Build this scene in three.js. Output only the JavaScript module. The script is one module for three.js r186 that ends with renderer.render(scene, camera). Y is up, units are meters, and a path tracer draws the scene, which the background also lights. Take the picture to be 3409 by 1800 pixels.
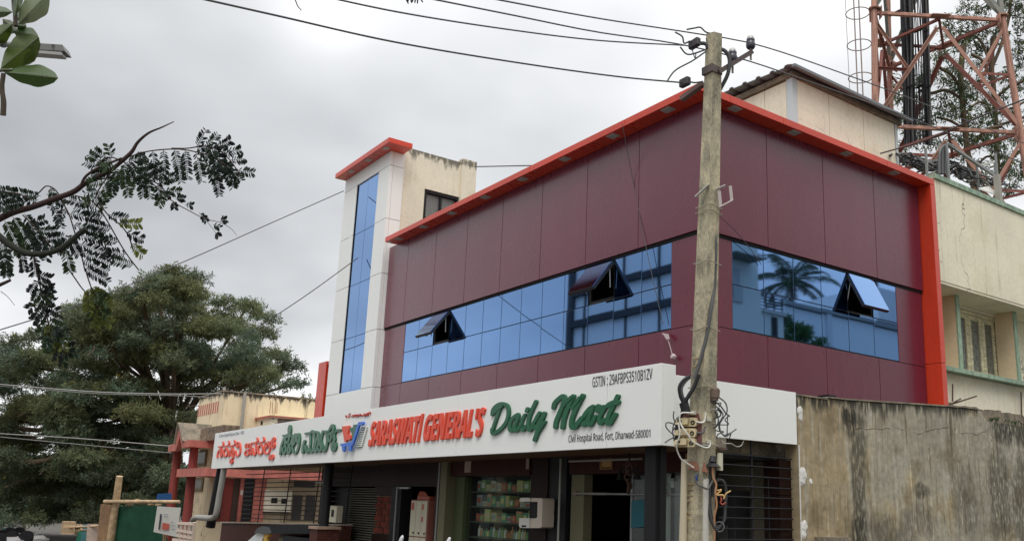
import * as THREE from 'three';
import { mergeGeometries, toCreasedNormals } from 'three/addons/utils/BufferGeometryUtils.js';
import { RoundedBoxGeometry } from 'three/addons/geometries/RoundedBoxGeometry.js';
import { FontLoader } from 'three/addons/loaders/FontLoader.js';
import { TextGeometry } from 'three/addons/geometries/TextGeometry.js';
import { ImprovedNoise } from 'three/addons/math/ImprovedNoise.js';

// ---------------------------------------------------------------- camera, sky, sun, exposure
const scene = new THREE.Scene();
const renderer = new THREE.WebGLRenderer({ antialias: true });
renderer.toneMapping = THREE.LinearToneMapping;
renderer.toneMappingExposure = 1.0;
renderer.shadowMap.enabled = true;
const SRC_W = 3409, SRC_H = 1800, FOCAL = 3004, PPX = 1954.67, PPY = 987.53;     // photo size, focal length and lens centre in photo pixels
const camera = new THREE.PerspectiveCamera(2 * Math.atan(PPY / FOCAL) * 180 / Math.PI, PPX / PPY, 0.1, 2000);
camera.position.set(8.049, 1.6, 7.914);
camera.rotation.order = 'YXZ';
camera.rotation.set(0.2275, 0.92344, 0.028);
camera.setViewOffset(2 * PPX, 2 * PPY, 0, 0, SRC_W, SRC_H);
camera.updateMatrixWorld(true);
const V = (x, y, z) => new THREE.Vector3(x, y, z);
const EYE = camera.position.clone();
const ray = (px, py) => V((px - PPX) / FOCAL, -(py - PPY) / FOCAL, -1).applyQuaternion(camera.quaternion);
const onZ = (px, py, z) => { const d = ray(px, py); return EYE.clone().addScaledVector(d, (z - EYE.z) / d.z); };   // a measured point on the plane z
const onX = (px, py, x) => { const d = ray(px, py); return EYE.clone().addScaledVector(d, (x - EYE.x) / d.x); };
const onY = (px, py, y) => { const d = ray(px, py); return EYE.clone().addScaledVector(d, (y - EYE.y) / d.y); };
const at = (px, py, depth) => EYE.clone().addScaledVector(ray(px, py), depth);
const crop = (x0, y0, s) => (x, y) => [x0 + x / s, y0 + y / s];

const perlin = new ImprovedNoise();
const fbm = (x, y, z, o = 4) => { let s = 0, a = 0.5, t = 0; for (let i = 0; i < o; i++) { s += a * perlin.noise(x, y, z); t += a; x = x * 2.03 + 11.3; y = y * 2.03 + 5.7; z = z * 2.03 + 3.1; a *= 0.5; } return s / t; };
const mix = (a, b, t) => a + (b - a) * t;
const sstep = (a, b, x) => { const t = Math.min(1, Math.max(0, (x - a) / (b - a))); return t * t * (3 - 2 * t); };
const clamp01 = (x) => Math.min(1, Math.max(0, x));
let seed = 20731;
const rnd = () => { seed = (seed * 1664525 + 1013904223) >>> 0; return seed / 4294967296; };
const rr = (a, b) => a + (b - a) * rnd();

const sunDir = V(0.42, 0.82, 0.40).normalize();
{
  const W = 1024, H = 512, data = new Float32Array(W * H * 4);
  const thin = ray(1095, 20).normalize();                                         // thin bright cloud seen at the top of the photograph
  for (let j = 0; j < H; j++) for (let i = 0; i < W; i++) {
    const th = ((j + 0.5) / H - 0.5) * Math.PI, ph = ((i + 0.5) / W - 0.5) * 2 * Math.PI;
    const y = Math.sin(th), x = Math.cos(th) * Math.cos(ph), z = Math.cos(th) * Math.sin(ph), k = (j * W + i) * 4;
    let L;
    if (y < 0) L = 0.5;
    else {
      const el = Math.asin(y) * 57.3;
      L = el < 19 ? mix(0.98, 0.71, sstep(1, 19, el)) : mix(0.71, 1.75, sstep(17, 82, el));
      const q = 1 / (y + 0.22), n = fbm(x * q * 1.5 + 3.3, y * 1.2, z * q * 1.5 + 9.1, 5), m = fbm(x * q * 0.6 + 7, 2.2, z * q * 0.6 + 1, 3);
      L *= 1.04 + 0.66 * n + 0.6 * m;
      L *= 1 + 0.17 * (0.6 * x - 0.8 * z);                                            // thinner cloud towards the right of the view, as the photograph shows
      const g = Math.acos(Math.min(1, x * thin.x + y * thin.y + z * thin.z)) * 57.3;
      L += 0.32 * Math.exp(-((g / 3.0) ** 2)) + 0.13 * Math.exp(-((g / 9) ** 2));
    }
    const t = clamp01((L - 0.55) / 0.5);
    data[k] = L * mix(0.955, 0.985, t); data[k + 1] = L * mix(0.995, 1.0, t); data[k + 2] = L * mix(1.045, 1.015, t); data[k + 3] = 1;
  }
  const sky = new THREE.DataTexture(data, W, H, THREE.RGBAFormat, THREE.FloatType);
  sky.mapping = THREE.EquirectangularReflectionMapping; sky.magFilter = THREE.LinearFilter; sky.minFilter = THREE.LinearFilter; sky.needsUpdate = true;
  scene.background = sky; scene.environment = sky;
}
const sun = new THREE.DirectionalLight(new THREE.Color(1, 0.975, 0.94), 1.4);
sun.position.copy(sunDir.clone().multiplyScalar(60)); sun.castShadow = true; sun.shadow.radius = 60;
sun.shadow.mapSize.set(2048, 2048);
Object.assign(sun.shadow.camera, { left: -45, right: 45, top: 45, bottom: -45, near: 1, far: 160 });
scene.add(sun);

// ---------------------------------------------------------------- names, things, parts
const taken = new Map();
function numbered(name) { const n = taken.get(name) || 0; taken.set(name, n + 1); return n ? name + '_' + String(n).padStart(3, '0') : name; }
function thing(name, label, category, pos = [0, 0, 0], group) {
  const o = new THREE.Group(); o.name = numbered(name); o.position.set(...pos); scene.add(o);
  o.userData = { label, category }; if (group) o.userData.group = group;
  return o;
}
const shadowed = (m) => { m.castShadow = m.receiveShadow = true; return m; };
function part(name, geo, mat, parent, label) {
  if (Array.isArray(geo)) geo = join(geo);
  const m = shadowed(new THREE.Mesh(geo, mat)); m.name = name; if (label) m.userData.label = label;
  parent.add(m);
  const p = parent.isGroup ? parent : null;                                         // geometry is written in world metres; put it in its thing's frame
  if (p) { let o = V(0, 0, 0), q = p; while (q && q !== scene) { o.add(q.position); q = q.parent; } if (o.lengthSq() > 0 && !geo.userData.local) m.position.copy(o.negate()); }
  return m;
}
const parts = (name, geos, mat, parent) => geos.map((g) => part(name, g, mat, parent));
function sub(name, parent) { const g = new THREE.Group(); g.name = name; parent.add(g); return g; }
function one(name, geo, mat, label, category, group) {
  if (Array.isArray(geo)) geo = join(geo);
  geo.computeBoundingBox(); const c = geo.boundingBox.getCenter(V(0, 0, 0)); c.y = geo.boundingBox.min.y;
  geo.translate(-c.x, -c.y, -c.z);
  const m = shadowed(new THREE.Mesh(geo, mat)); m.name = numbered(name); m.position.copy(c); m.userData = { label, category }; if (group) m.userData.group = group;
  scene.add(m); return m;
}
function structure(name, geo, mat) { const m = shadowed(new THREE.Mesh(geo, mat)); m.name = numbered(name); m.userData = { kind: 'structure' }; scene.add(m); return m; }

// ---------------------------------------------------------------- geometry helpers (world metres)
function flat(g) { if (g.index) g = g.toNonIndexed(); for (const k of Object.keys(g.attributes)) if (!['position', 'normal', 'uv', 'color'].includes(k)) g.deleteAttribute(k); return g; }
function join(list) {
  list = list.map(flat);
  const col = list.some((g) => g.attributes.color);
  for (const g of list) {
    if (!g.attributes.uv) g.setAttribute('uv', new THREE.BufferAttribute(new Float32Array(g.attributes.position.count * 2), 2));
    if (col && !g.attributes.color) g.setAttribute('color', new THREE.BufferAttribute(new Float32Array(g.attributes.position.count * 3).fill(1), 3));
  }
  return list.length === 1 ? list[0] : mergeGeometries(list, false);
}
function planar(g) {                                                                // uv in metres from the side each face looks to
  g = flat(g); const p = g.attributes.position, n = g.attributes.normal, uv = new Float32Array(p.count * 2);
  for (let i = 0; i < p.count; i++) {
    const ax = Math.abs(n.getX(i)), ay = Math.abs(n.getY(i)), az = Math.abs(n.getZ(i));
    if (ax > ay && ax > az) { uv[2 * i] = -p.getZ(i); uv[2 * i + 1] = p.getY(i); }
    else if (ay > az) { uv[2 * i] = p.getX(i); uv[2 * i + 1] = p.getZ(i); }
    else { uv[2 * i] = p.getX(i); uv[2 * i + 1] = p.getY(i); }
  }
  g.setAttribute('uv', new THREE.BufferAttribute(uv, 2)); return g;
}
const bx = (x0, x1, y0, y1, z0, z1) => planar(new THREE.BoxGeometry(Math.abs(x1 - x0), Math.abs(y1 - y0), Math.abs(z1 - z0)).translate((x0 + x1) / 2, (y0 + y1) / 2, (z0 + z1) / 2));
const rbx = (x0, x1, y0, y1, z0, z1, r = 0.006) => planar(new RoundedBoxGeometry(Math.abs(x1 - x0), Math.abs(y1 - y0), Math.abs(z1 - z0), 1, r).translate((x0 + x1) / 2, (y0 + y1) / 2, (z0 + z1) / 2));
function along(g, a, b, up = V(0, 1, 0)) {                                          // a geometry of unit length on +y, laid from a to b
  const d = b.clone().sub(a), L = d.length(); d.normalize();
  let s = up.clone().cross(d); if (s.lengthSq() < 1e-6) s = V(1, 0, 0).cross(d); s.normalize();
  const f = s.clone().cross(d).normalize();
  return g.applyMatrix4(new THREE.Matrix4().makeBasis(s, d.clone().multiplyScalar(1), f).setPosition(a.clone().addScaledVector(d, L / 2)));
}
const rod = (a, b, r0, r1 = r0, n = 8) => along(new THREE.CylinderGeometry(r1, r0, a.distanceTo(b), n), a, b);
const bar = (a, b, w, h, up) => planar(along(new THREE.BoxGeometry(w, a.distanceTo(b), h), a, b, up));
function angle(a, b, w, t = 0.012, up) {                                            // a steel angle: two thin legs
  return join([along(new THREE.BoxGeometry(w, a.distanceTo(b), t), a, b, up), along(new THREE.BoxGeometry(t, a.distanceTo(b), w).translate(w / 2 - t / 2, 0, w / 2 + t / 2 - 0.001), a, b, up)]);
}
const tube = (pts, r, seg, n = 6) => flat(new THREE.TubeGeometry(new THREE.CatmullRomCurve3(pts, false, 'centripetal'), seg || Math.max(6, pts.length * 5), r, n, false));
function sag(a, b, drop, n = 14) { const pts = []; for (let i = 0; i <= n; i++) { const t = i / n, p = a.clone().lerp(b, t); p.y -= drop * 4 * t * (1 - t); pts.push(p); } return pts; }
function plate(pts, depth, place) {                                                 // an outline [[x, y] ...] extruded, then placed
  const s = new THREE.Shape(pts.map((p) => new THREE.Vector2(p[0], p[1])));
  let g = new THREE.ExtrudeGeometry(s, { depth, bevelEnabled: false }); if (place) g.applyMatrix4(place);
  return planar(g);
}
function ribbon(pts, wx, wy, depth, z0 = 0) {                                       // a brush stroke with thickness, standing on the plane z0
  const c = new THREE.CatmullRomCurve3(pts.map((p) => V(p[0], p[1], 0)), false, 'centripetal'), n = Math.max(8, pts.length * 6), P = [], out = [];
  for (let i = 0; i <= n; i++) P.push(c.getPoint(i / n));
  const rows = P.map((p, i) => {
    const t = P[Math.min(n, i + 1)].clone().sub(P[Math.max(0, i - 1)]), tx = t.x / wx, ty = t.y / wy, l = Math.hypot(tx, ty) || 1, nx = -ty / l, ny = tx / l, z = z0 + depth + 0.006 * i / n;
    return { l: V(p.x + nx * wx / 2, p.y + ny * wy / 2, z), r: V(p.x - nx * wx / 2, p.y - ny * wy / 2, z), p, tx: tx / l, ty: ty / l, z };
  });
  const tri = (a, b, d) => out.push(a.x, a.y, a.z, b.x, b.y, b.z, d.x, d.y, d.z), down = (v) => V(v.x, v.y, z0);
  for (let i = 0; i < n; i++) {
    const a = rows[i], b = rows[i + 1];
    tri(a.r, b.r, b.l); tri(a.r, b.l, a.l);
    tri(down(a.r), down(b.r), b.r); tri(down(a.r), b.r, a.r);
    tri(down(b.l), down(a.l), a.l); tri(down(b.l), a.l, b.l);
  }
  for (const [e, s] of [[rows[0], -1], [rows[n], 1]]) {
    const ring = []; for (let k = 0; k <= 6; k++) { const f = Math.PI * k / 6; const cx = Math.cos(f), sx = Math.sin(f) * s; ring.push(V(e.p.x + (e.tx * sx - e.ty * cx * s) * wx / 2 * 1, e.p.y + (e.ty * sx + e.tx * cx * s) * wy / 2, e.z + 0.0004)); }
    for (let k = 0; k < 6; k++) { tri(V(e.p.x, e.p.y, e.z + 0.0004), ring[k + 1], ring[k]); tri(ring[k + 1], down(ring[k + 1]), down(ring[k])); tri(ring[k + 1], down(ring[k]), ring[k]); }
  }
  const g = new THREE.BufferGeometry(); g.setAttribute('position', new THREE.Float32BufferAttribute(out, 3)); g.computeVertexNormals(); return planar(g);
}
const wedge = (a, b, c, d, t, dir) => {                                             // a quad a-b-c-d given thickness t along dir
  const e = [a, b, c, d].map((p) => p.clone().addScaledVector(dir, t)), q = [[a, b, c, d], [e[3], e[2], e[1], e[0]], [b, a, e[0], e[1]], [c, b, e[1], e[2]], [d, c, e[2], e[3]], [a, d, e[3], e[0]]], o = [];
  for (const [p, r, s, u] of q) for (const v of [p, r, s, p, s, u]) o.push(v.x, v.y, v.z);
  const g = new THREE.BufferGeometry(); g.setAttribute('position', new THREE.Float32BufferAttribute(o, 3)); g.computeVertexNormals(); return planar(g);
};

// ---------------------------------------------------------------- procedural textures
function texture(w, h, fn, rx = 1, ry = 1, srgb = true) {
  const d = new Uint8Array(w * h * 4);
  for (let j = 0; j < h; j++) for (let i = 0; i < w; i++) { const c = fn(i / w, j / h), k = (j * w + i) * 4; d[k] = clamp01(c[0]) * 255; d[k + 1] = clamp01(c[1]) * 255; d[k + 2] = clamp01(c[2]) * 255; d[k + 3] = 255; }
  const t = new THREE.DataTexture(d, w, h); t.wrapS = t.wrapT = THREE.MirroredRepeatWrapping; t.magFilter = THREE.LinearFilter; t.minFilter = THREE.LinearMipmapLinearFilter; t.generateMipmaps = true;
  t.repeat.set(1 / rx, 1 / ry); if (srgb) t.colorSpace = THREE.SRGBColorSpace; t.needsUpdate = true; return t;
}
const lin = (r, g, b) => new THREE.Color().setRGB(r, g, b);
const std = (color, roughness = 0.8, o = {}) => new THREE.MeshStandardMaterial({ color, roughness, ...o });
const mottle = (base, amp, fx, fy, size, rough = 0.9, bump = 0.004) => {            // base colour with fine and coarse grain
  const fn = (u, v) => { const n = fbm(u * fx, v * fy, 1.7, 5) * amp + fbm(u * fx * 7, v * fy * 7, 4.2, 3) * amp * 0.6; return base.map((c, i) => c * (1 + n * (1 - i * 0.06))); };
  const bt = texture(256, 256, (u, v) => { const n = 0.5 + fbm(u * fx * 3, v * fy * 3, 8.8, 5) * 0.5; return [n, n, n]; }, size, size, false);
  return new THREE.MeshStandardMaterial({ map: texture(512, 512, fn, size, size), roughness: rough, bumpMap: bt, bumpScale: bump });
};

// ---------------------------------------------------------------- materials
const acpGrain = texture(256, 256, (u, v) => { const n = 0.5 + 0.5 * fbm(u * 22, v * 22, 3, 3); return [n, n, n]; }, 0.8, 0.8, false);
const acpDust = texture(512, 512, (u, v) => { const n = 0.30 + 0.10 * fbm(u * 5, v * 2.5, 6, 4) + 0.06 * fbm(u * 60, v * 16, 2, 2); return [n, n, n]; }, 3, 3, false);
const acp = (c, rough = 1, o = {}) => new THREE.MeshPhysicalMaterial({ color: c, roughness: rough, roughnessMap: acpDust, bumpMap: acpGrain, bumpScale: 0.0004, ...o });
const acpTone = texture(512, 512, (u, v) => { const n = 0.90 + 0.10 * fbm(u * 3, v * 2, 9, 5) + 0.05 * fbm(u * 34, v * 3, 2, 4) + 0.03 * fbm(u * 60, v * 60, 4, 2), d = sstep(0.22, 0.5, fbm(u * 26, v * 1.2, 17, 4)) * 0.10; return [n + d * 0.5, n + d, n + d]; }, 3, 3);
const M = {
  maroon: acp(lin(0.165, 0.0160, 0.043), 1.0, { map: acpTone, ior: 1.5, clearcoat: 0.65, clearcoatRoughness: 0.27 }),
  red: acp(lin(0.78, 0.060, 0.020), 1.0, { map: acpTone, ior: 1.5, clearcoat: 0.2, clearcoatRoughness: 0.3 }),
  white: acp(lin(0.845, 0.85, 0.82), 1.25),
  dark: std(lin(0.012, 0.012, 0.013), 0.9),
  black: new THREE.MeshPhysicalMaterial({ color: lin(0.016, 0.016, 0.018), roughness: 0.5, specularIntensity: 0.45 }),
  joint: std(lin(0.03, 0.03, 0.03), 0.9),
  glass: new THREE.MeshStandardMaterial({ color: lin(0.19, 0.35, 0.66), metalness: 1, roughness: 0.025 }),
  glassBack: std(lin(0.03, 0.045, 0.05), 0.25),
  sashFrame: std(lin(0.03, 0.03, 0.032), 0.4, { metalness: 0.3 }),
  lens: std(lin(0.42, 0.42, 0.40), 0.5),
  steel: std(lin(0.35, 0.35, 0.35), 0.45, { metalness: 0.6 }),
  rust: mottle([0.63, 0.47, 0.41], 0.5, 6, 6, 0.6, 0.85, 0.001),
  rebar: std(lin(0.10, 0.06, 0.045), 0.9),
  cable: std(lin(0.022, 0.022, 0.025), 0.55),
  wire: std(lin(0.05, 0.05, 0.055), 0.5),
  greyCable: std(lin(0.11, 0.11, 0.11), 0.6),
  whiteCable: std(lin(0.66, 0.64, 0.58), 0.5),
  pvc: std(lin(0.68, 0.66, 0.60), 0.45),
  pvcGrey: std(lin(0.34, 0.33, 0.30), 0.55),
  soffit: mottle([0.40, 0.27, 0.18], 0.35, 1.5, 26, 2.4, 0.7, 0.001),
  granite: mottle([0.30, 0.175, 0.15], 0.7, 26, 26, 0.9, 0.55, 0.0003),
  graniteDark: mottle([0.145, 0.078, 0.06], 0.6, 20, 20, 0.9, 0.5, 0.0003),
  header: mottle([0.24, 0.10, 0.07], 0.2, 4, 4, 1.6, 0.5, 0.0003),
  olive: std(lin(0.17, 0.16, 0.09), 0.7),
  oliveGreen: std(lin(0.085, 0.11, 0.05), 0.6),
};
const dull = (m, k) => { const p = new THREE.MeshPhysicalMaterial({ map: m.map, bumpMap: m.bumpMap, bumpScale: m.bumpScale, roughness: m.roughness }); p.specularIntensity = k; return p; };
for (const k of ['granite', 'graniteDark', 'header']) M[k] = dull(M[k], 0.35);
// old plaster: base tone, cloudy patches, hanging streaks and hairline cracks, all as stains with their own outline
function stained(w, h, W, H, base, o) {
  return texture(w, h, (u, v) => {
    const x = u * W, y = v * H;
    let n = 0.09 * fbm(x * 1.1, y * 1.1, 3, 5) + 0.05 * fbm(x * 14, y * 14, 5, 3), c = base.map((b) => b * (1 + n));
    const streak = sstep(o.s0 ?? 0.18, o.s1 ?? 0.5, fbm(x * 9, y * 0.55, 1.3, 4) + 0.35 * fbm(x * 30, y * 1.5, 2.2, 2)) * (o.streak ?? 0.3);
    c = c.map((b, i) => mix(b, b * [0.48, 0.45, 0.40][i], streak));
    const patch = sstep(0.12, 0.42, fbm(x * 1.7 + 4, y * 1.3 + 9, 7.5, 5)) * (o.patch ?? 0.25);
    c = c.map((b, i) => mix(b, b * [0.80, 0.74, 0.62][i], patch));
    const cr = Math.abs(fbm(x * 1.1 + 2, y * 1.1 + 1, 11, 5)), cm = sstep(0.05, 0.3, fbm(x * 0.5 + 8, y * 0.5, 2, 2));
    if (cr < (o.crack ?? 0.006) * cm * 2) c = c.map((b) => b * 0.62);
    if (o.top !== undefined) {                                                        // mould running down from the open top edge
      const d = H - y, len = 0.10 + 0.55 * Math.max(0, fbm(x * 5, 1.7, 3.3, 4) + 0.15);
      const mo = (1 - sstep(len * 0.25, len, d)) * sstep(-0.25, 0.2, fbm(x * 16, y * 5, 4.4, 3) + 0.15) * o.top;
      c = c.map((b, i) => mix(b, [0.17, 0.16, 0.14][i], mo));
    }
    return c;
  }, W, H);
}
M.cream = std(0xffffff, 0.9, { map: stained(1024, 512, 4, 2, [0.91, 0.88, 0.785], { streak: 0.2, patch: 0.14 }) });
M.creamTop = std(0xffffff, 0.92, { map: stained(512, 512, 3, 3, [0.90, 0.87, 0.79], { streak: 0.10, patch: 0.16, crack: 0.003 }) });
M.stair = std(0xffffff, 0.92, { map: stained(512, 512, 3, 3, [0.88, 0.85, 0.77], { streak: 0.10, patch: 0.2, crack: 0.006, top: 0.6 }) }); M.stair.map.offset.y = 1 - 9.28 / 3;
M.house = std(0xffffff, 0.92, { map: stained(1024, 512, 8, 3, [0.90, 0.83, 0.70], { streak: 0.3, patch: 0.22, top: 0.85 }) });
M.reveal = std(lin(0.95, 0.80, 0.68), 0.92, { map: M.creamTop.map });
M.house.map.offset.y = 1 - 4.85 / 3;
M.greenPaint = mottle([0.56, 0.64, 0.56], 0.35, 8, 8, 1.1, 0.8, 0.001);
M.cement = mottle([0.50, 0.46, 0.40], 0.5, 5, 5, 1.5, 0.95, 0.006);
M.boundary = std(0xffffff, 0.95, {
  map: texture(2048, 768, (u, v) => {                                                 // u runs along the wall from the shop sign (0) to its far end, v up
    const x = u * 6, y = v * 3;                                                       // metres
    const big = fbm(x * 1.1 + 3, y * 0.9, 2, 5), fine = fbm(x * 13, y * 9, 5, 4), str = fbm(x * 11, y * 0.7, 3.7, 4);
    const tan = [0.63, 0.565, 0.45], grey = [0.625, 0.595, 0.525], pale = [0.71, 0.695, 0.645], black = [0.17, 0.16, 0.14], ochre = [0.64, 0.56, 0.41];
    let c = tan.map((t, i) => mix(t, grey[i], sstep(0.7, 1.5, x + 0.5 * big)));
    c = c.map((b, i) => mix(b, ochre[i], sstep(0.08, 0.4, big) * 0.7));
    c = c.map((b, i) => mix(b, pale[i], sstep(0.02, 0.4, str) * 0.55));
    c = c.map((b, i) => mix(b, pale[i], sstep(4.0, 5.2, x) * sstep(-0.2, 0.3, fine) * 0.6));
    const run2 = sstep(0.1, 0.5, fbm(x * 16, y * 0.8, 12.2, 4)), dirt = sstep(0.0, 0.45, fbm(x * 2.4, y * 2.0, 15, 5));
    c = c.map((b, i) => b * (1 + 0.2 * fine + 0.12 * big) * (1 - run2 * [0.28, 0.3, 0.36][i]) * (1 - dirt * [0.2, 0.22, 0.27][i]));
    const topY = 1.9 + 0.055 * x, d = topY - y;                                       // height of the coping line above the foot of the sheet
    const run = 0.10 + 0.5 * Math.max(0, fbm(x * 3.4, 0.7, 6, 4) + 0.3);
    let m = (1 - sstep(run * 0.3, run, d)) * sstep(-0.3, 0.15, fbm(x * 20, y * 3, 9, 3) + 0.1) * 0.9;
    const col = fbm(x * 7, y * 0.5, 1.1, 5), flake = fbm(x * 22, y * 7, 3, 4);
    const patch = (cx, cy, rx, ry, k) => { const e = ((x - cx) / rx) ** 2 + ((y - cy) / ry) ** 2; m = Math.max(m, (1 - sstep(0.2, 1.3, e + 1.1 * col + 0.7 * fbm(x * 4, y * 2, 8, 4))) * k * sstep(-0.35, 0.3, flake + 0.12)); };
    patch(1.10, topY - 0.30, 0.17, 0.36, 1); patch(1.32, topY - 0.62, 0.16, 0.5, 0.55); patch(1.22, 0.9, 0.17, 0.8, 0.6); patch(1.22, 0.15, 0.2, 0.4, 0.85);
    patch(2.75, 0.72, 0.22, 0.12, 0.6); patch(2.6, 0.30, 0.5, 0.25, 0.35); patch(3.9, 0.6, 0.5, 0.6, 0.35); patch(4.9, 0.75, 0.45, 0.8, 0.5); patch(5.7, 0.6, 0.6, 0.9, 0.5); patch(5.5, topY - 0.25, 0.9, 0.45, 0.85); patch(2.0, 0.1, 0.7, 0.25, 0.4);
    m = Math.max(m, sstep(0.16, 0.5, fbm(x * 10, y * 0.45, 6.1, 4)) * 0.4 * sstep(-0.2, 0.25, flake) * sstep(1.2, 1.8, x));
    c = c.map((b, i) => mix(b, black[i], m * (i === 2 ? 1 : 0.97)));
    const edge = 0.72 + 0.06 * fbm(x * 2.2, 1, 1, 4), cy = topY - 0.45 - 0.16 * fbm(x * 1.3, 5, 2, 6);   // broken edge of the newer render along the top
    if (x > 1.2 && x < 4.6 && Math.abs(y - cy) < 0.011 * edge * (0.6 + fbm(x * 6, 2, 2, 2)) && fbm(x * 2.6, 9, 1, 2) > -0.12) c = c.map((b) => b * 0.5);
    for (const [px, w, k] of [[2.47, 0.012, 1.25], [2.95, 0.010, 1.22], [3.75, 0.012, 1.28], [4.75, 0.014, 1.3], [0.55, 0.006, 1.2], [0.75, 0.005, 1.2], [0.28, 0.005, 1.15]]) {
      const dx = Math.abs(x - px - 0.035 * fbm(y * 1.5, px, 2, 3)); if (dx < w && y < topY - 0.4 && fbm(y * 3, px * 7, 2, 3) + 0.5 * fbm(y * 11, px, 4, 2) > 0.02) c = c.map((b) => b * k);
    }
    return c;
  }, 6, 3),
  bumpMap: texture(1024, 512, (u, v) => { const n = 0.5 + 0.4 * fbm(u * 30, v * 14, 2, 5) + 0.2 * fbm(u * 90, v * 50, 5, 3); return [n, n, n]; }, 6, 3, false), bumpScale: 0.012,
});

// ---------------------------------------------------------------- ground: road by the shop, falling away to the left
{
  const g = new THREE.PlaneGeometry(900, 900, 180, 180); g.rotateX(-Math.PI / 2);
  const p = g.attributes.position;
  const fall = (x) => x > -3 ? 0 : x > -13 ? -0.66 * sstep(-3, -13, x) : -0.66 - 0.004 * Math.min(120, -13 - x);
  for (let i = 0; i < p.count; i++) p.setY(i, fall(p.getX(i)));
  g.computeVertexNormals();
  const uv = g.attributes.uv; for (let i = 0; i < p.count; i++) uv.setXY(i, p.getX(i), p.getZ(i));
  structure('ground', g, mottle([0.34, 0.325, 0.30], 0.3, 9, 9, 6, 0.95, 0.006));
}

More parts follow.
